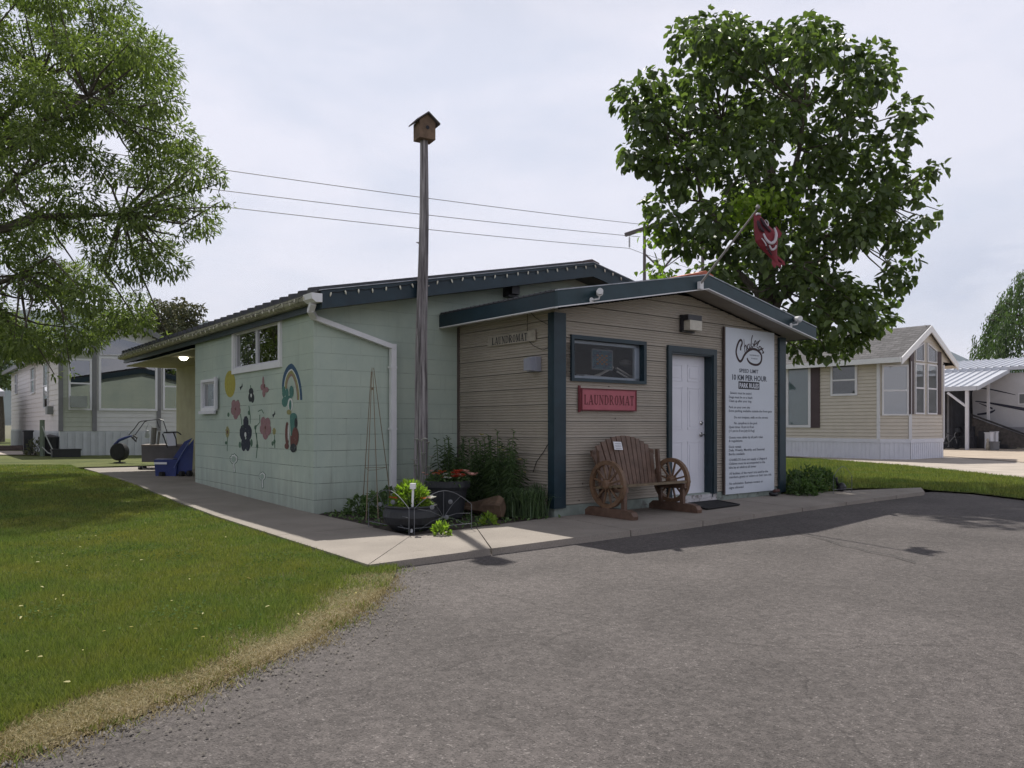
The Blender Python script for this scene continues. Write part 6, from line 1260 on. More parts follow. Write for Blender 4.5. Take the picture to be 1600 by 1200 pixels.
# ---- right beige home; own frame with origin at K2, u along the grid
K2 = gnd(1422, 717, 0.0); K2.z = 0
rh = thing('park_home', 'beige sided park home with white skirting and dark shutters on the right', 'mobile home', (K2.x, K2.y, 0), ROT); O = (K2.x, K2.y)
SK, EV = .60, 3.20; WD = 2.38; BCX = -.55; DEP = 9.5
def facing(p, q):                                        # wall frame from p to q (local xy), outside on its right-hand side
    p = Vector(p); q = Vector(q); d = (q-p).normalized(); nin = Vector((-d.y, d.x)); L_ = (q-p).length
    return (lambda u, z, dd: (p.x+d.x*u+nin.x*dd, p.y+d.y*u+nin.y*dd, z)), L_
pA, pB, pC, pD, pE, pF = (BCX, DEP), (BCX, .69), (0, 0), (WD, 0), (WD+.55, .69), (WD+.55, DEP)
HW = MB(); SKm = MB(); walls = [(pA, pB), (pB, pC), (pC, pD), (pD, pE), (pE, pF), (pF, pA)]
RX = WD/2; hw_ = WD/2+.85; rise = 1.15
for p, q in walls:
    F, L_ = facing(p, q); flatwall(HW, 0, L_, SK, lambda u: EV, [], F); ribwall(HW, 0, L_, SK, EV, None, [], lambda u, z, d: F(u, z, d-.004), LAPB, .115)
    flatwall(SKm, 0, L_, -.05, lambda u: SK, [], lambda u, z, d: F(u, z, d-.012))
    k_ = 0
    while k_*.14 < L_-.14: q0 = k_*.14; SKm.hexa([F(q0, -.04, -.022), F(q0+.08, -.04, -.022), F(q0+.08, SK-.1, -.022), F(q0, SK-.1, -.022)], [F(q0, -.04, -.0125), F(q0+.08, -.04, -.0125), F(q0+.08, SK-.1, -.0125), F(q0, SK-.1, -.0125)]); k_ += 1
    SKm.hexa([F(-.02, SK-.09, -.035), F(L_+.02, SK-.09, -.035), F(L_+.02, SK+.03, -.035), F(-.02, SK+.03, -.035)], [F(-.02, SK-.09, -.0126), F(L_+.02, SK-.09, -.0126), F(L_+.02, SK+.03, -.0126), F(-.02, SK+.03, -.0126)])
gz_ = lambda x: EV+rise-(abs(x-RX))*rise/hw_-.12
HW.poly([(RX-hw_+.35, .012, EV), (RX+hw_-.35, .012, EV), (RX, .012, gz_(RX))]); ribwall(HW, 0, WD, EV, EV+rise, lambda z: (RX-(EV+rise-.12-z)*hw_/rise, RX+(EV+rise-.12-z)*hw_/rise), [], lambda u, z, d: (u, d-.002, z), LAPH, .115)
HW.build('wall', M['home_beige'], rh); SKm.build('skirting', M['skirt_white'], rh)
rfm = MB()
for s in (-1, 1): rfm.hexa([(RX, -.10, EV+rise-.10), (RX+s*hw_, -.10, EV-.10), (RX+s*hw_, DEP+.2, EV-.10), (RX, DEP+.2, EV+rise-.10)], [(RX, -.12, EV+rise), (RX+s*hw_, -.12, EV), (RX+s*hw_, DEP+.2, EV), (RX, DEP+.2, EV+rise)])
rfm.build('roof', M['shingle'], rh)
fsm = MB()
for s in (-1, 1):
    fsm.hexa([(RX, -.16, EV+rise-.24), (RX+s*(hw_+.02), -.16, EV-.24), (RX+s*(hw_+.02), -.121, EV-.24), (RX, -.121, EV+rise-.24)], [(RX, -.16, EV+rise-.02), (RX+s*(hw_+.02), -.16, EV-.02), (RX+s*(hw_+.02), -.121, EV-.02), (RX, -.121, EV+rise-.02)])
    fsm.box(RX+s*hw_, RX+s*(hw_+.08), -.119, DEP, EV-.17, EV-.01)
fsm.build('fascia', M['white_trim'], rh)
sfm = MB()
for s in (-1, 1): sfm.poly([(RX+s*hw_, -.118, EV-.18), (RX+s*(hw_-.35), -.118, EV-.10), (RX+s*(hw_-.35), DEP, EV-.10), (RX+s*hw_, DEP, EV-.18)])
sfm.build('soffit', M['home_beige'], rh)
def trim(par, F, u, w_, z0, z1, m='window_white', nm='corner_trim', d=-.045): t_ = MB(); t_.hexa([F(u-w_/2, z0, d), F(u+w_/2, z0, d), F(u+w_/2, z1, d), F(u-w_/2, z1, d)], [F(u-w_/2, z0, -.008), F(u+w_/2, z0, -.008), F(u+w_/2, z1, -.008), F(u-w_/2, z1, -.008)]); return t_.build(nm, M[m], par)
F1, L1_ = facing(pA, pB); F2, L2_ = facing(pB, pC); F3, L3_ = facing(pC, pD)
def uz1(x, y): a, z = onB(x, y, BCX, O); return DEP-a, z
trim(rh, F1, L1_-.04, .10, SK, EV-.1); trim(rh, F2, L2_, .09, SK, EV-.1); trim(rh, F3, L3_, .08, SK, EV-.1)
u0, z1 = uz1(1302, 571); u1, z0 = uz1(1337, 616); zr = uz1(1320, 594)[1]; homewindow(rh, F1, u0, u1, z0+.03, z1-.03, .07, rail=zr, back='blind')
u0, z1 = uz1(1233, 574); u1, z0 = uz1(1264, 664); wq = homewindow(rh, F1, u0, u1, z0, z1, .09, back='curtain'); cu_ = MB(); n_ = 26
for i in range(n_): a0_, a1_ = u0+(u1-u0)*i/n_, u0+(u1-u0)*(i+1)/n_; d0_, d1_ = (-.030, -.034) if i % 2 else (-.034, -.030); cu_.poly([F1(a0_, z0, d0_), F1(a1_, z0, d1_), F1(a1_, z1-.02, d1_), F1(a0_, z1-.02, d0_)])
cu_.build('pleated_curtain', mat('pleat', (.66, .76, .75), .9, .06, 1.5), wq)
sh = uz1(1274, 600)[0]; trim(rh, F1, sh, .36, z0-.1, z1+.1, 'shutter', 'shutter')
def uz2(x, y): b0_, z_ = onA(x, y, .35, O); return z_
homewindow(rh, F2, .10, L2_-.10, 1.43, 2.95, .05, rail=2.18, back='curtain', glass='glass_mirror')
def uz3(x, y): return onA(x, y, 0, O)
uA, zA = uz3(1429, 560); uB, zB = uz3(1441, 645); uC, _ = uz3(1448, 600); uD, _ = uz3(1461, 600)
uA += 0; zr = uz3(1445, 607)[1]; zt_ = uz3(1445, 571)[1]
homewindow(rh, F3, uA, uB, zB, zt_, .05, rail=zr, back='blind'); homewindow(rh, F3, uC, uD, zB, zt_, .05, rail=zr, back='blind')
za = zt_+.14; homewindow(rh, F3, 0, 0, 0, 0, poly=[(uA, za), (uB, za), (uB, uz3(1441, 537)[1]), (uA, uz3(1429, 546)[1])], frm=.06); homewindow(rh, F3, 0, 0, 0, 0, poly=[(uC, za), (uD, za), (uD, uz3(1461, 549)[1]), (uC, uz3(1448, 538)[1])], frm=.06)
trim(rh, F3, uA-.26, .26, zB-.05, uz3(1425, 546)[1], 'shutter', 'shutter'); trim(rh, F3, uD+.26, .26, zB-.05, uz3(1467, 550)[1], 'shutter', 'shutter')
# ---- left grey home
K = at(93, 700, 24.5); Oh = (K.x, K.y); lh = thing('park_home', 'grey and green park home with a tall glazed gable behind the lawn', 'mobile home', (K.x, K.y, .10), ROT)
LZ, LE = .78, 3.45; LWd = 3.95; HWg = MB(); HWs = MB(); SKl = MB(); FLs, LLs = facing((0, 14), (0, 0)); FFr, LFr = facing((0, 0), (LWd, 0)); FRs, LRs = facing((LWd, 0), (LWd, 14))
ltop = lambda u: 3.42+.30*(LWd/2-abs(u-LWd/2))*1.6
ribwall(HWs, 0, 14, LZ, 3.40, None, [], FLs, LAPH, .17); ribwall(HWs, 0, 14, LZ, 3.40, None, [], FRs, LAPH, .17); HWs.build('side_wall', mat('side_siding', (.60, .56, .55), .6, .06), lh)
def gtop(z): 
    if z < 3.42: return (0, LWd)
    q = (z-3.42)/.48; return (q, LWd-q)
ribwall(HWg, 0, .99, LZ, 4.37, lambda z: (gtop(z)[0], .99) if gtop(z)[0] < .99 else (.99, .99), [], FFr, LAPH, .15); HWg.build('front_wall', M['home_green'], lh)
HWg = MB(); ribwall(HWg, .99, LWd, LZ, 4.37, lambda z: (max(.99, gtop(z)[0]), max(.99, gtop(z)[1])), [], FFr, LAPH, .15); HWg.build('front_wall', M['home_grey'], lh)
for F, L_ in ((FLs, 14), (FFr, LWd), (FRs, 14)):
    flatwall(SKl, 0, L_, -.15, lambda u: LZ, [], lambda u, z, d: F(u, z, d-.004)); k_ = 0
    while k_*.22 < L_-.2: q0 = k_*.22; SKl.hexa([F(q0, -.14, -.03), F(q0+.12, -.14, -.03), F(q0+.12, LZ-.05, -.03), F(q0, LZ-.05, -.03)], [F(q0, -.14, -.005), F(q0+.12, -.14, -.005), F(q0+.12, LZ-.05, -.005), F(q0, LZ-.05, -.005)]); k_ += 1
SKl.build('skirting', mat('skirt_grey', (.46, .48, .50), .6, .08), lh)
r_ = MB(); pk = 3.42+.48*LWd/2
for s in (-1, 1): r_.hexa([(LWd/2, -.35, pk+.02), (LWd/2+s*(LWd/2+.28), -.35, 3.30), (LWd/2+s*(LWd/2+.28), 14.2, 3.30), (LWd/2, 14.2, pk+.02)], [(LWd/2, -.35, pk+.12), (LWd/2+s*(LWd/2+.28), -.35, 3.40), (LWd/2+s*(LWd/2+.28), 14.2, 3.40), (LWd/2, 14.2, pk+.12)])
r_.build('roof', mat('roof_pale', (.30, .31, .33), .5), lh)
r_ = MB(); s_ = LWd/2+.29
for s in (-1, 1): r_.hexa([(LWd/2, -.38, pk-.06), (LWd/2+s*s_, -.38, 3.22), (LWd/2+s*s_, -.352, 3.22), (LWd/2, -.352, pk-.06)], [(LWd/2, -.38, pk+.13), (LWd/2+s*s_, -.38, 3.41), (LWd/2+s*s_, -.352, 3.41), (LWd/2, -.352, pk+.13)])
r_.box(LWd/2-s_-.07, LWd/2-s_, -.35, 14.2, 3.27, 3.41); r_.build('fascia', M['trim_grey'], lh)
def uzf(x, y): b, z = onA(x, y, 0, Oh); return b, z-.10
for u in (0.03, .99, uzf(248, 600)[0], LWd-.03): trim(lh, FFr, u, .13, LZ, 3.4 if u in (.03, LWd-.03) else ltop(u)+.0, 'trim_grey')
a0, a1 = uzf(110, 638), uzf(140, 564); homewindow(lh, FFr, a0[0], a1[0], a0[1], a1[1], .06, rail=uzf(120, 599)[1], glass='glass_mirror')
acw = MB(); u0, z0 = uzf(109, 636.5); u1, z1 = uzf(134, 619); acw.hexa([FFr(u0, z0, -.28), FFr(u1, z0, -.28), FFr(u1, z1, -.28), FFr(u0, z1, -.28)], [FFr(u0, z0, -.031), FFr(u1, z0, -.031), FFr(u1, z1, -.031), FFr(u0, z1, -.031)]); acw.build('air_conditioner', mat('ac_grey', (.25, .27, .26), .6), lh)
homewindow(lh, FFr, 0, 0, 0, 0, poly=[uzf(110, 552), uzf(141, 552), uzf(141, 541), uzf(110, 549)], frm=.05, glass='glass_mirror')
a0, a1 = uzf(157.5, 638), uzf(242, 564); homewindow(lh, FFr, a0[0], a1[0], a0[1], a1[1], .07, glass='glass_mirror')
homewindow(lh, FFr, 0, 0, 0, 0, poly=[uzf(158, 554), uzf(236, 554), uzf(222, 538), uzf(186, 529), uzf(158, 537)], frm=.05, glass='glass_mirror')
a0, a1 = uzf(257, 638), uzf(278, 577); homewindow(lh, FFr, a0[0], a1[0]-.0, a0[1], a1[1], .06, rail=uzf(266, 604)[1], glass='glass_mirror')
def uzs(x, y): a, z = onB(x, y, 0, Oh); return 14-a, z-.10
for x0, x1, y0, y1 in ((25.5, 27.5, 586, 614), (50.5, 55.5, 575, 613), (70.5, 76.5, 570, 636)):
    p = uzs(x0, (y0+y1)/2)[0]; q = uzs(x1, 600)[0]; zt_ = uzs((x0+x1)/2, y0)[1]; zb_ = uzs((x0+x1)/2, y1)[1]; homewindow(lh, FLs, p, q, zb_, zt_, .05, rail=(zt_+zb_)/2)
mtr = MB(); u, z = uzs(82, 642); mtr.hexa([FLs(u-.2, z-.12, -.18), FLs(u+.25, z-.12, -.18), FLs(u+.25, z+.15, -.18), FLs(u-.2, z+.15, -.18)], [FLs(u-.2, z-.12, -.005), FLs(u+.25, z-.12, -.005), FLs(u+.25, z+.15, -.005), FLs(u-.2, z+.15, -.005)]); mtr.build('meter_box', mat('meter_grey', (.22, .23, .23), .5), lh)
# things by the grey home
p_ = at(66, 700, 24.2); p_.z = .09; t = thing('hose_post', 'green wooden post with a coiled garden hose beside the grey home', 'post', p_); mb = MB(); mb.box(-.05, .05, -.05, .05, 0, 1.15); mb.build('post', mat('post_green', (.12, .15, .11), .7), t)
mb = MB(); mb.tube([(.05, -.08, .95), (.2, -.1, .6), (.38, -.12, .25), (.5, -.14, .12)], .018, 6); mb.tube([(.06, -.1, .3), (.25, -.12, .12), (.55, -.14, .02)], .018, 6); mb.build('hose', mat('hose_pale', (.33, .35, .33), .6), t)
p_ = at(78, 705, 24.6); p_.z = .1; t = thing('black_bin', 'dark round bin between the hose post and the skirting', 'bin', p_); mb = MB(); mb.lathe([(.22, 0), (.24, .05), (.30, .55), (.32, .57), (.32, .6), (.02, .68)], n=16); mb.build('shell', M['dark_metal'], t)
p_ = at(103, 707, 23.6); p_.z = .095; t = thing('planter_box', 'low dark planter box against the green end of the grey home', 'planter', p_, ROT); mb = MB(); mb.box(-.38, .38, -.16, .16, 0, .24); mb.box(-.40, .40, -.18, .18, .20, .25); mb.build('trough', M['dark_metal'], t)
p_ = at(44, 705, 25.4); p_.z = .1; t = thing('utility_pedestal', 'dark service pedestal by the side wall of the grey home', 'box', p_, ROT); mb = MB(); mb.box(-.13, .13, -.1, .1, 0, .75); mb.box(-.15, .15, -.12, .12, .75, .8); mb.build('cabinet', M['clutter_dark'], t)
p_ = at(56, 707, 24.8); p_.z = .09; bush('weedy_shrub', 'low brownish shrub in the shade beside the grey home', 'plant', p_, .35, .55, 300, .09, .04, M['leaf_red'], droop=.2)
# far left brown shed and deck
p_ = at(-40, 705, 30); p_.z = .1; t = thing('brown_shed', 'dark brown porch shed at the left picture edge', 'shed', p_, ROT); mb = MB(); mb.box(-2, .75, 0, 3, 0, 2.1); mb.build('wall', M['brown_wall'], t); mb = MB(); mb.hexa([(-2.2, -.4, 2.1), (.95, -.4, 2.1), (.95, 3.2, 2.5), (-2.2, 3.2, 2.5)], [(-2.2, -.4, 2.3), (.95, -.4, 2.3), (.95, 3.2, 2.7), (-2.2, 3.2, 2.7)]); mb.build('roof', M['metal_white'], t)
mb = MB(); mb.box(-1.2, .5, -.03, -.004, .1, 1.95); mb.build('door', M['clutter_dark'], t)
mb = MB(); mb.box(-2, 2.6, -1.2, -.01, 0, .16); mb.box(-2, 2.6, -1.5, -1.205, 0, .08); mb.build('deck', M['deck_wood'], t)
# ================================================================== PORCH CLUTTER (blue edger cart, wagon, blue spreader)
def G(x, y, z=.10): return gnd(x, y, z)
o = G(187, 723); t = thing('reel_cart', 'blue and black wheeled tool cart with a tall looped handle by the porch', 'tool cart', o, ROT)
FR_ = FR[t.name]; D_ = o.y
def Q(x, y, off=0): p = at(x, y, D_+off); return p
mb = MB(); c_ = Q(187, 706); ax_ = Vector((Bv.x, Bv.y, 0)).lerp(Vector((0, 1, 0)), .8).normalized(); mb.tube([c_-ax_*.10, c_-ax_*.08, c_+ax_*.08, c_+ax_*.10], [.19, .225, .225, .19], 24); mb.build('wheel', M['rubber'], t, True)
mb = MB(); mb.tube([Q(187, 722, 0)-Vector((0, 0, 0)), Q(187, 712)], .03, 6); mb.box(-.12, .12, -.08, .08, 0, .02, Matrix.Translation(Vector((o.x, o.y, o.z-.0)))); mb.build('foot', M['dark_metal'], t, True)
mb = MB(); mb.tube([Q(184, 704), Q(180, 694), Q(186, 688), Q(196, 684), Q(206, 681)], [.03, .045, .04, .035, .02], 8); mb.build('arm', M['blue_plastic'], t, True)
mb = MB(); mb.tube([Q(201, 680), Q(210, 670), Q(217, 660), Q(221, 658), Q(250, 655), Q(255, 657), Q(262, 678), Q(268, 696)], .012, 7); mb.tube([Q(208, 684, .3), Q(226, 659, .3), Q(230, 657.5, .3)], .012, 7); mb.tube([Q(245, 657, .2), Q(249, 669, .2)], .012, 6); mb.build('handle', M['dark_metal'], t, True)
mb = MB(); mb.lathe([(.02, 0), (.06, .01), (.06, .12), (.045, .13), (.045, .18), (.02, .2)], tuple(Q(230, 684)), 12); mb.tube([Q(228, 671), Q(232, 662), Q(237, 666), Q(238, 676)], .008, 6); mb.build('engine', mat('engine_grey', (.25, .26, .28), .4, .3), t, True)
mb = MB(); mb.tube([Q(206, 683), Q(213, 690), Q(214, 684), Q(208, 680)], .025, 6); mb.build('bracket', M['dark_metal'], t, True)
o = G(245, 735); t = thing('garden_wagon', 'grey brown tub wagon on small black wheels under the porch', 'wagon', o, ROT); D_ = o.y+.25
a, b = Q(221, 720), Q(294, 720); z0_, z1_ = Q(230, 722).z, Q(230, 697).z; mb = MB()
P4 = [Q(221, 700), Q(247, 700), Q(294, 700, 0), Q(294, 700, .8), Q(230, 700, .8)]
mb.hexa([(p.x*.985+Q(255, 0).x*.015, p.y, z0_) for p in P4], [(p.x, p.y, z1_) for p in P4]); tub = mb.build('tub', M['cart_tub'], t, True)
mb = MB(); mb.hexa([(p.x, p.y-.01, z1_) for p in P4], [(p.x, p.y-.01, z1_+.03) for p in P4]); mb.build('rim', mat('rim_brown', (.16, .13, .11), .6), t, True)
for x in (219, 226): mb = MB(); c_ = Q(x, 735, -.08 if x < 222 else .3); mb.tube([c_-Vector((.035, .02, 0)), c_+Vector((.035, .02, 0))], .085, 14); mb.build('wheel', M['rubber'], t, True)
mb = MB(); mb.tube([Q(241, 668, .4), Q(239, 696, .4)], .06, 8); mb.tube([Q(249, 674, .4), Q(246, 697, .4)], .03, 6); mb.build('contents', mat('bundle_grey', (.18, .18, .17), .8, .3), t, True)
o = G(262, 745); t = thing('push_spreader', 'blue plastic bin cart with a slanted handle against the block wall end', 'cart', o, ROT); D_ = o.y
mb = MB(); P4 = [Q(243, 740), Q(275, 742), Q(284, 738, .5), Q(250, 736, .5)]; z0_, z1_ = Q(250, 744).z, Q(250, 718).z; mb.hexa([(p.x, p.y, z0_) for p in P4], [(p.x+(p.x-Q(262, 0).x)*.12, p.y, z1_) for p in P4]); mb.build('bin', M['blue_plastic'], t, True)
mb = MB(); mb.hexa([Q(270, 716, .1), Q(279, 716, .1), Q(279, 716, .35), Q(270, 716, .35)], [Q(288, 690, .1), Q(301, 684, .1), Q(301, 684, .35), Q(288, 690, .35)]); mb.hexa([Q(268, 741, .05), Q(300, 741, .05), Q(300, 741, .3), Q(268, 741, .3)], [Q(277, 716, .05), Q(303, 686, .05), Q(303, 686, .3), Q(277, 716, .3)]); mb.build('body', M['blue_plastic'], t, True)
mb = MB(); mb.tube([Q(272, 731, 0), Q(283, 711, 0), Q(295, 692, 0)], .012, 6); mb.build('handle', mat('handle_blue', (.08, .11, .26), .35), t, True)
mb = MB(); mb.box(0, .24, -.004, 0, 0, .04, Matrix.Translation(Q(241, 725.5, -.03)) @ Matrix.Rotation(0, 4, 'Z')); mb.build('label_strip', M['white_trim'], t, True)
for x, y in ((253, 743), (284, 742), (296, 741)): mb = MB(); c_ = Q(x, y-1.5, -.02); mb.tube([c_-Vector((.02, .03, 0)), c_+Vector((.02, .03, 0))], .055, 12); mb.build('wheel', M['rubber'], t, True)
o = G(272, 708, .1); D_ = 15.8
t = thing('folding_frame', 'dark tubular folding frame leaning by the yellow porch wall', 'frame', (Q(266, 700).x, D_, .11)); mb = MB(); mb.tube([Q(262, 700), Q(254, 678), Q(256, 676), Q(277, 675), Q(283, 679)], .014, 6); mb.tube([Q(276, 699), Q(275, 686), Q(271, 676)], .012, 6); mb.build('tube', M['dark_metal'], t, True); mb = MB(); mb.hexa([Q(259, 676, .01), Q(275, 675, .01), Q(276, 696, .01), Q(262, 697, .01)], [Q(259, 676, .02), Q(275, 675, .02), Q(276, 696, .02), Q(262, 697, .02)]); mb.build('panel', M['skirt_white'], t, True)
# ================================================================== SHELTER AND TRAVEL TRAILER (right)
S = at(1526, 604, 33); SO = (S.x, S.y); ms = thing('metal_shelter', 'white ribbed metal carport roof over the trailer beside the beige home', 'carport', (S.x, S.y, 0), ROT)
mr = MB()
def corrA(mb, p0, p1, a0, a1, rib=.34, h=.055, th=.05):
    y = a0
    while y < a1:
        for (f0, d0_), (f1, d1_) in (((0, 0), (.78, 0)), ((.78, 0), (.84, h)), ((.84, h), (.94, h)), ((.94, h), (1, 0))):
            ya, yb = y+f0*rib, min(a1, y+f1*rib); t_ = [(p0[0], ya, p0[1]+d0_), (p0[0], yb, p0[1]+d1_), (p1[0], yb, p1[1]+d1_), (p1[0], ya, p1[1]+d0_)]; mb.poly(t_); mb.poly([(q[0], q[1], q[2]-th) for q in reversed(t_)])
        y += rib
corrA(mr, (0, 2.72), (3.5, 3.62), 0, 9); corrA(mr, (3.4, 3.72), (7.2, 4.38), -12, 9); mr.build('roof', M['metal_white'], ms)
mf = MB(); mf.box(-.05, 0, -.05, 9, 2.56, 2.75); mf.hexa([(-.05, -.06, 2.56), (3.55, -.06, 3.46), (3.55, -.005, 3.46), (-.05, -.005, 2.56)], [(-.05, -.06, 2.74), (3.55, -.06, 3.64), (3.55, -.005, 3.64), (-.05, -.005, 2.74)]); mf.box(3.36, 3.40, -12, 9, 3.58, 3.73); mf.build('fascia', M['metal_white'], ms)
for a in (.35, 4.4): mf = MB(); mf.box(.02, .14, a, a+.12, 0, 2.56); mf.bar((.08, a+.12, 1.9), (.08, a+.85, 2.5), .09, .09); mf.build('post', M['window_white'], ms)
for a in (.6, 3.2): mf = MB(); mf.box(3.0, 3.1, a, a+.1, 0, 3.3); mf.build('post', M['window_white'], ms)
tr_ = thing('travel_trailer', 'white travel trailer with sweeping navy stripes under the metal roof', 'trailer', (S.x, S.y, 0), ROT); tb_ = MB(); TX = 3.75
profT = [(-11, .75), (1.4, .75), (1.55, .95), (1.6, 2.6), (1.35, 3.2), (.9, 3.45), (-11, 3.5)]
tb_.hexa([(TX, y, z) for y, z in profT], [(TX+2.4, y, z) for y, z in profT]); tb_.build('body', M['trailer_white'], tr_)
tb_ = MB(); tb_.box(TX-.012, TX-.002, -11, .3, .42, .98); 
for k in range(6): tb_.box(TX-.025, TX-.0125, -11, .3, .48+k*.09, .50+k*.09)
tb_.build('lower_panel', mat('panel_grey', (.28, .28, .31), .5), tr_)
def tp(x, y, d=.006): a, z = onB(x, y, TX, SO); return (TX-d, a, z)
def stripe(pts_, ws_):
    mb = MB(); c = smooth_curve(pts_, 5); n_ = len(c)
    for i in range(n_-1):
        w0 = np.interp(i/(n_-1), np.linspace(0, 1, len(ws_)), ws_)/2; w1 = np.interp((i+1)/(n_-1), np.linspace(0, 1, len(ws_)), ws_)/2; mb.poly([tp(c[i].x, c[i].y-w0), tp(c[i].x, c[i].y+w0), tp(c[i+1].x, c[i+1].y+w1), tp(c[i+1].x, c[i+1].y-w1)])
    mb.build('stripe', M['stripe_navy'], tr_)
stripe([(1525, 605.5), (1545, 608), (1565, 612), (1587, 617)], [1.2, 2, 1.8, .8]); stripe([(1524, 627), (1545, 629.5), (1570, 634), (1600, 639.5), (1640, 648)], [1.5, 2.5, 4, 5, 6]); stripe([(1530, 630), (1540, 634), (1551, 638.5)], [.8, 2, 3]); stripe([(1527, 647.5), (1540, 646), (1550, 643.5), (1555, 640.5)], [2.5, 3.4, 3.6, 2])
tw_ = MB(); a, b = tp(1591, 614, .03), tp(1618, 632, .03); tw_.box(TX-.03, TX-.001, b[1], a[1], b[2], a[2]); wnd = tw_.build('window', M['window_white'], tr_); tw_ = MB(); tw_.box(TX-.034, TX-.0305, b[1]+.06, a[1]-.06, b[2]+.06, a[2]-.06); tw_.build('pane', mat('pane_dim', (.16, .17, .18), .2), wnd)
# dark screened room and porch under the shelter
sr = thing('screened_porch', 'dark screened porch room under the low carport roof', 'porch', (S.x, S.y, 0), ROT); mb = MB(); mb.box(1.6, 3.6, 1.62, 8.5, 0, 2.95); mb.box(3.605, 6.6, 1.64, 8.5, 0, 3.5); mb.box(2.2, 3.4, .95, 1.6, 0, .55); mb.box(2.4, 3.4, 1.05, 1.6, .555, 1.0); mb.build('room', M['clutter_dark'], sr)
for a in (1.75, 3.3, 5.0): mb = MB(); mb.box(1.54, 1.60, a, a+.07, .05, 2.75); mb.build('mullion', M['trim_grey'], sr)
st = thing('entry_steps', 'dark stair with a slanting black rail beside the trailer', 'stairs', (S.x, S.y, 0), ROT); mb = MB()
for k in range(4): mb.box(2.6, 3.6, .9-.3*k-.3, .9-.3*k, 0, .8-.2*k)
mb.build('steps', M['clutter_dark'], st); mb = MB(); mb.bar((2.6, 1.2, 1.55), (2.6, -1.25, .55), .05, .08); mb.bar((2.6, 1.2, 0), (2.6, 1.2, 1.55), .05); mb.bar((2.6, -1.2, 0), (2.6, -1.2, .6), .05); mb.build('rail', M['dark_metal'], st); mb = MB(); mb.hexa([(2.63, 1.2, .1), (2.63, -1.2, .05), (2.63, -1.2, .5), (2.63, 1.2, 1.45)], [(2.66, 1.2, .1), (2.66, -1.2, .05), (2.66, -1.2, .5), (2.66, 1.2, 1.45)]); mb.build('lattice', mat('lattice_dark', (.075, .065, .06), .8, .5, 9), st)
def prop(nm, lbl, cat, x, y, w_, h_, m, kind='box', dep=.4):
    o = gnd(x, y, 0); t = thing(nm, lbl, cat, o); k = o.y/FX; w_, h_ = w_*k, h_*k; mb = MB()
    return o, t, w_, h_
def boxprop(nm, lbl, cat, x, y, w_, h_, m, slats=0):
    o, t, w_, h_ = prop(nm, lbl, cat, x, y, w_, h_, m); mb = MB(); mb.box(-w_/2, w_/2, 0, .4, 0, h_); mb.box(-w_/2-.02, w_/2+.02, -.02, .42, h_, h_+.04); mb.build('body', M[m], t)
    if slats:
        for k in range(slats): s_ = MB(); s_.box(-w_/2, w_/2, -.015, -.002, h_*(k+.2)/slats, h_*(k+.7)/slats); s_.build('slat', M['trim_grey'], t)
boxprop('white_post_box', 'short white post box left of the small grey crate', 'box', 1550, 703, 5, 26, 'window_white'); boxprop('white_post_box', 'short white post box just right behind the small grey crate', 'box', 1558, 701.5, 4, 26, 'window_white'); boxprop('grey_crate', 'small grey crate between the white post boxes', 'crate', 1557, 703.4, 9, 12, 'trim_grey', 2); boxprop('black_crate', 'black box right of the grey crate below the trailer', 'crate', 1575, 701, 16, 14, 'dark_metal')
o, t, w_, h_ = prop('red_jug_stand', 'dark red cluttered plant stand by the trailer skirt', 'plant stand', 1593, 700.5, 9, 33, 'deck_wood'); mb = MB(); mb.box(-.1, .1, 0, .15, .25, .62); mb.box(-.03, .03, .02, .1, .62, .9); mb.tube([(-.05, .05, .8), (-.14, .05, .7), (-.14, .05, .5)], .02, 6); mb.build('rack', mat('rack_red', (.14, .04, .045), .6), t)
for x in (-.1, .1): mb = MB(); mb.tube([(x, .05, 0), (x*.8, .05, .28)], .02, 6); mb.build('leg', M['dark_metal'], t)
o, t, w_, h_ = prop('kettle_grill', 'dark covered barbecue on thin legs next to the beige home', 'barbecue', 1492, 700, 10, 30, 'dark_metal'); mb = MB(); mb.lathe([(.05, .55), (.22, .62), (.27, .75), (.24, .92), (.1, 1.0), (.02, 1.02)], n=16); mb.build('lid', M['dark_metal'], t)
for a in (0, 2.1, 4.2): mb = MB(); mb.tube([(.12*math.cos(a), .12*math.sin(a), .6), (.26*math.cos(a), .26*math.sin(a), 0)], .018, 6); mb.build('leg', M['dark_metal'], t)
o, t, w_, h_ = prop('bicycle', 'small bicycle parked between the barbecue and the beige home', 'bicycle', 1484, 701.5, 10, 30, 'dark_metal')
for x in (-.32, .32): mb = MB(); mb.tube([(x+.24*math.cos(k/16*6.2832), .0, .25+.24*math.sin(k/16*6.2832)) for k in range(17)], .022, 6); mb.build('wheel', M['rubber'], t)
mb = MB(); mb.tube([(-.32, 0, .25), (-.05, 0, .28), (.22, 0, .58), (-.12, 0, .6), (-.05, 0, .28)], .018, 6); mb.tube([(-.32, 0, .25), (-.12, 0, .6), (-.14, 0, .68)], .015, 6); mb.tube([(.32, 0, .25), (.2, 0, .66), (.28, 0, .74)], .015, 6); mb.build('frame', mat('bike_grey', (.2, .2, .2), .4), t); mb = MB(); mb.box(-.24, -.06, -.05, .05, .68, .72); mb.build('saddle', M['dark_metal'], t)
o, t, w_, h_ = prop('garden_figure', 'small pale garden figure left of the white post boxes', 'ornament', 1543.5, 703, 4, 17, 'paper'); mb = MB(); mb.lathe([(.05, 0), (.09, .02), (.08, .2), (.05, .32), (.03, .35), (.055, .40), (.05, .46), (.01, .5)], n=12); mb.build('body', M['plank_grey'], t, smooth=True)
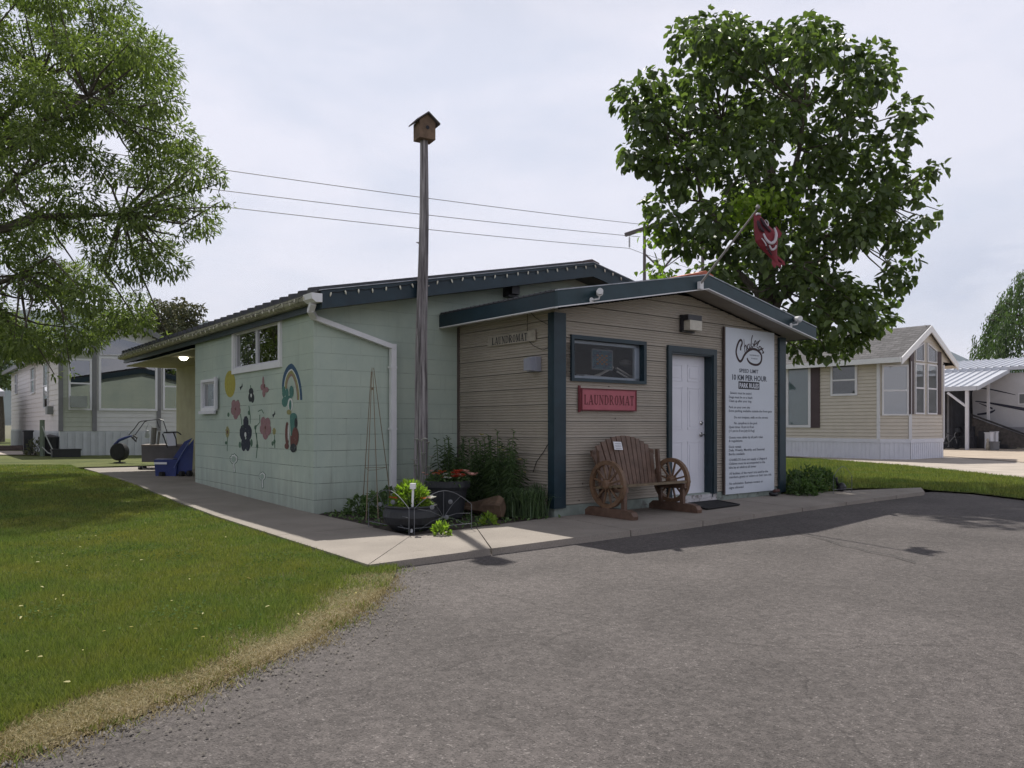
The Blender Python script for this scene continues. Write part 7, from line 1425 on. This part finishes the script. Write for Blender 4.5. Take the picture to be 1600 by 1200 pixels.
# ================================================================== UTILITY POLE AND WIRES
Yp = 46; b_ = at(1007, 690, Yp); b_.z = 0; t = thing('utility_pole', 'wooden H frame power pole with a long crossarm behind the roofs', 'power pole', b_)
tp_ = at(1007, 351, Yp); mb = MB(); mb.tube([b_, tp_], [.13, .085], 10); mb.build('pole', M['utility_wood'], t, True)
c0, c1 = at(977, 367, Yp+.6), at(1120, 321, Yp-3.2); 
mb = MB(); mb.bar(c0, c1, .16, .21); mb.build('crossarm', M['utility_wood'], t, True)
p2 = at(1098, 332, Yp-2.2); mb = MB(); mb.tube([Vector((p2.x, p2.y, 0)), p2], [.13, .085], 10); mb.build('pole', M['utility_wood'], t, True)
mb = MB(); mb.bar(at(1009, 398, Yp), at(1096, 482, Yp-2.2), .09); mb.build('brace', M['utility_wood'], t, True); mb = MB(); mb.bar(at(1014, 448, Yp), at(1096, 345, Yp-2.2), .09); mb.build('brace', M['utility_wood'], t, True)
mb = MB(); i0 = at(983.5, 369, Yp+.5); i1 = at(983.5, 388, Yp+.5); mb.tube([i0, i1], .012, 6)
for k in range(8): q = i0.lerp(i1, .12+k*.1); mb.tube([q, q+Vector((0, 0, -.03))], .055, 8)
mb.build('insulator', M['trim_grey'], t, True)
for nm, a, b in (('upper', tp_, at(150, 236, 26)), ('middle', at(1000, 370, Yp), at(140, 271, 26)), ('lower', i1, at(130, 297, 26))):
    mb = MB(); P_ = []
    for k in range(25): s = k/24; q = a.lerp(b, s); P_.append(q-Vector((0, 0, .35*4*s*(1-s)*.35)))
    q = b; mb.tube(P_+[b+(b-a)*1.2], .016, 5); tag(mb.build('power_line', M['powerline']), nm+' of the three thin power lines running left from the H frame pole', 'power line', 'power lines over the roof')
mb = MB(); mb.tube([i1, at(1007, 397, Yp+4), at(1080, 420, Yp+20)], .016, 5); tag(mb.build('power_line', M['powerline']), 'short power line dropping right from the hanging insulator', 'power line')

# ================================================================== AIR
hz = MB(); hz.box(-4600, 4600, -260, 3900, -3.2, 520)
hm = bpy.data.materials.new('haze_air'); hm.use_nodes = True; t_ = hm.node_tree; t_.nodes.remove(t_.nodes['Principled BSDF']); pv = N(t_, 'ShaderNodeVolumePrincipled'); pv.inputs['Color'].default_value = (.86, .9, 1, 1); pv.inputs['Density'].default_value = 0.00011; t_.links.new(pv.outputs[0], t_.nodes['Material Output'].inputs['Volume'])
tag(hz.build('haze', hm), 'thin pale haze softening the distant hills', 'haze', kind='stuff')
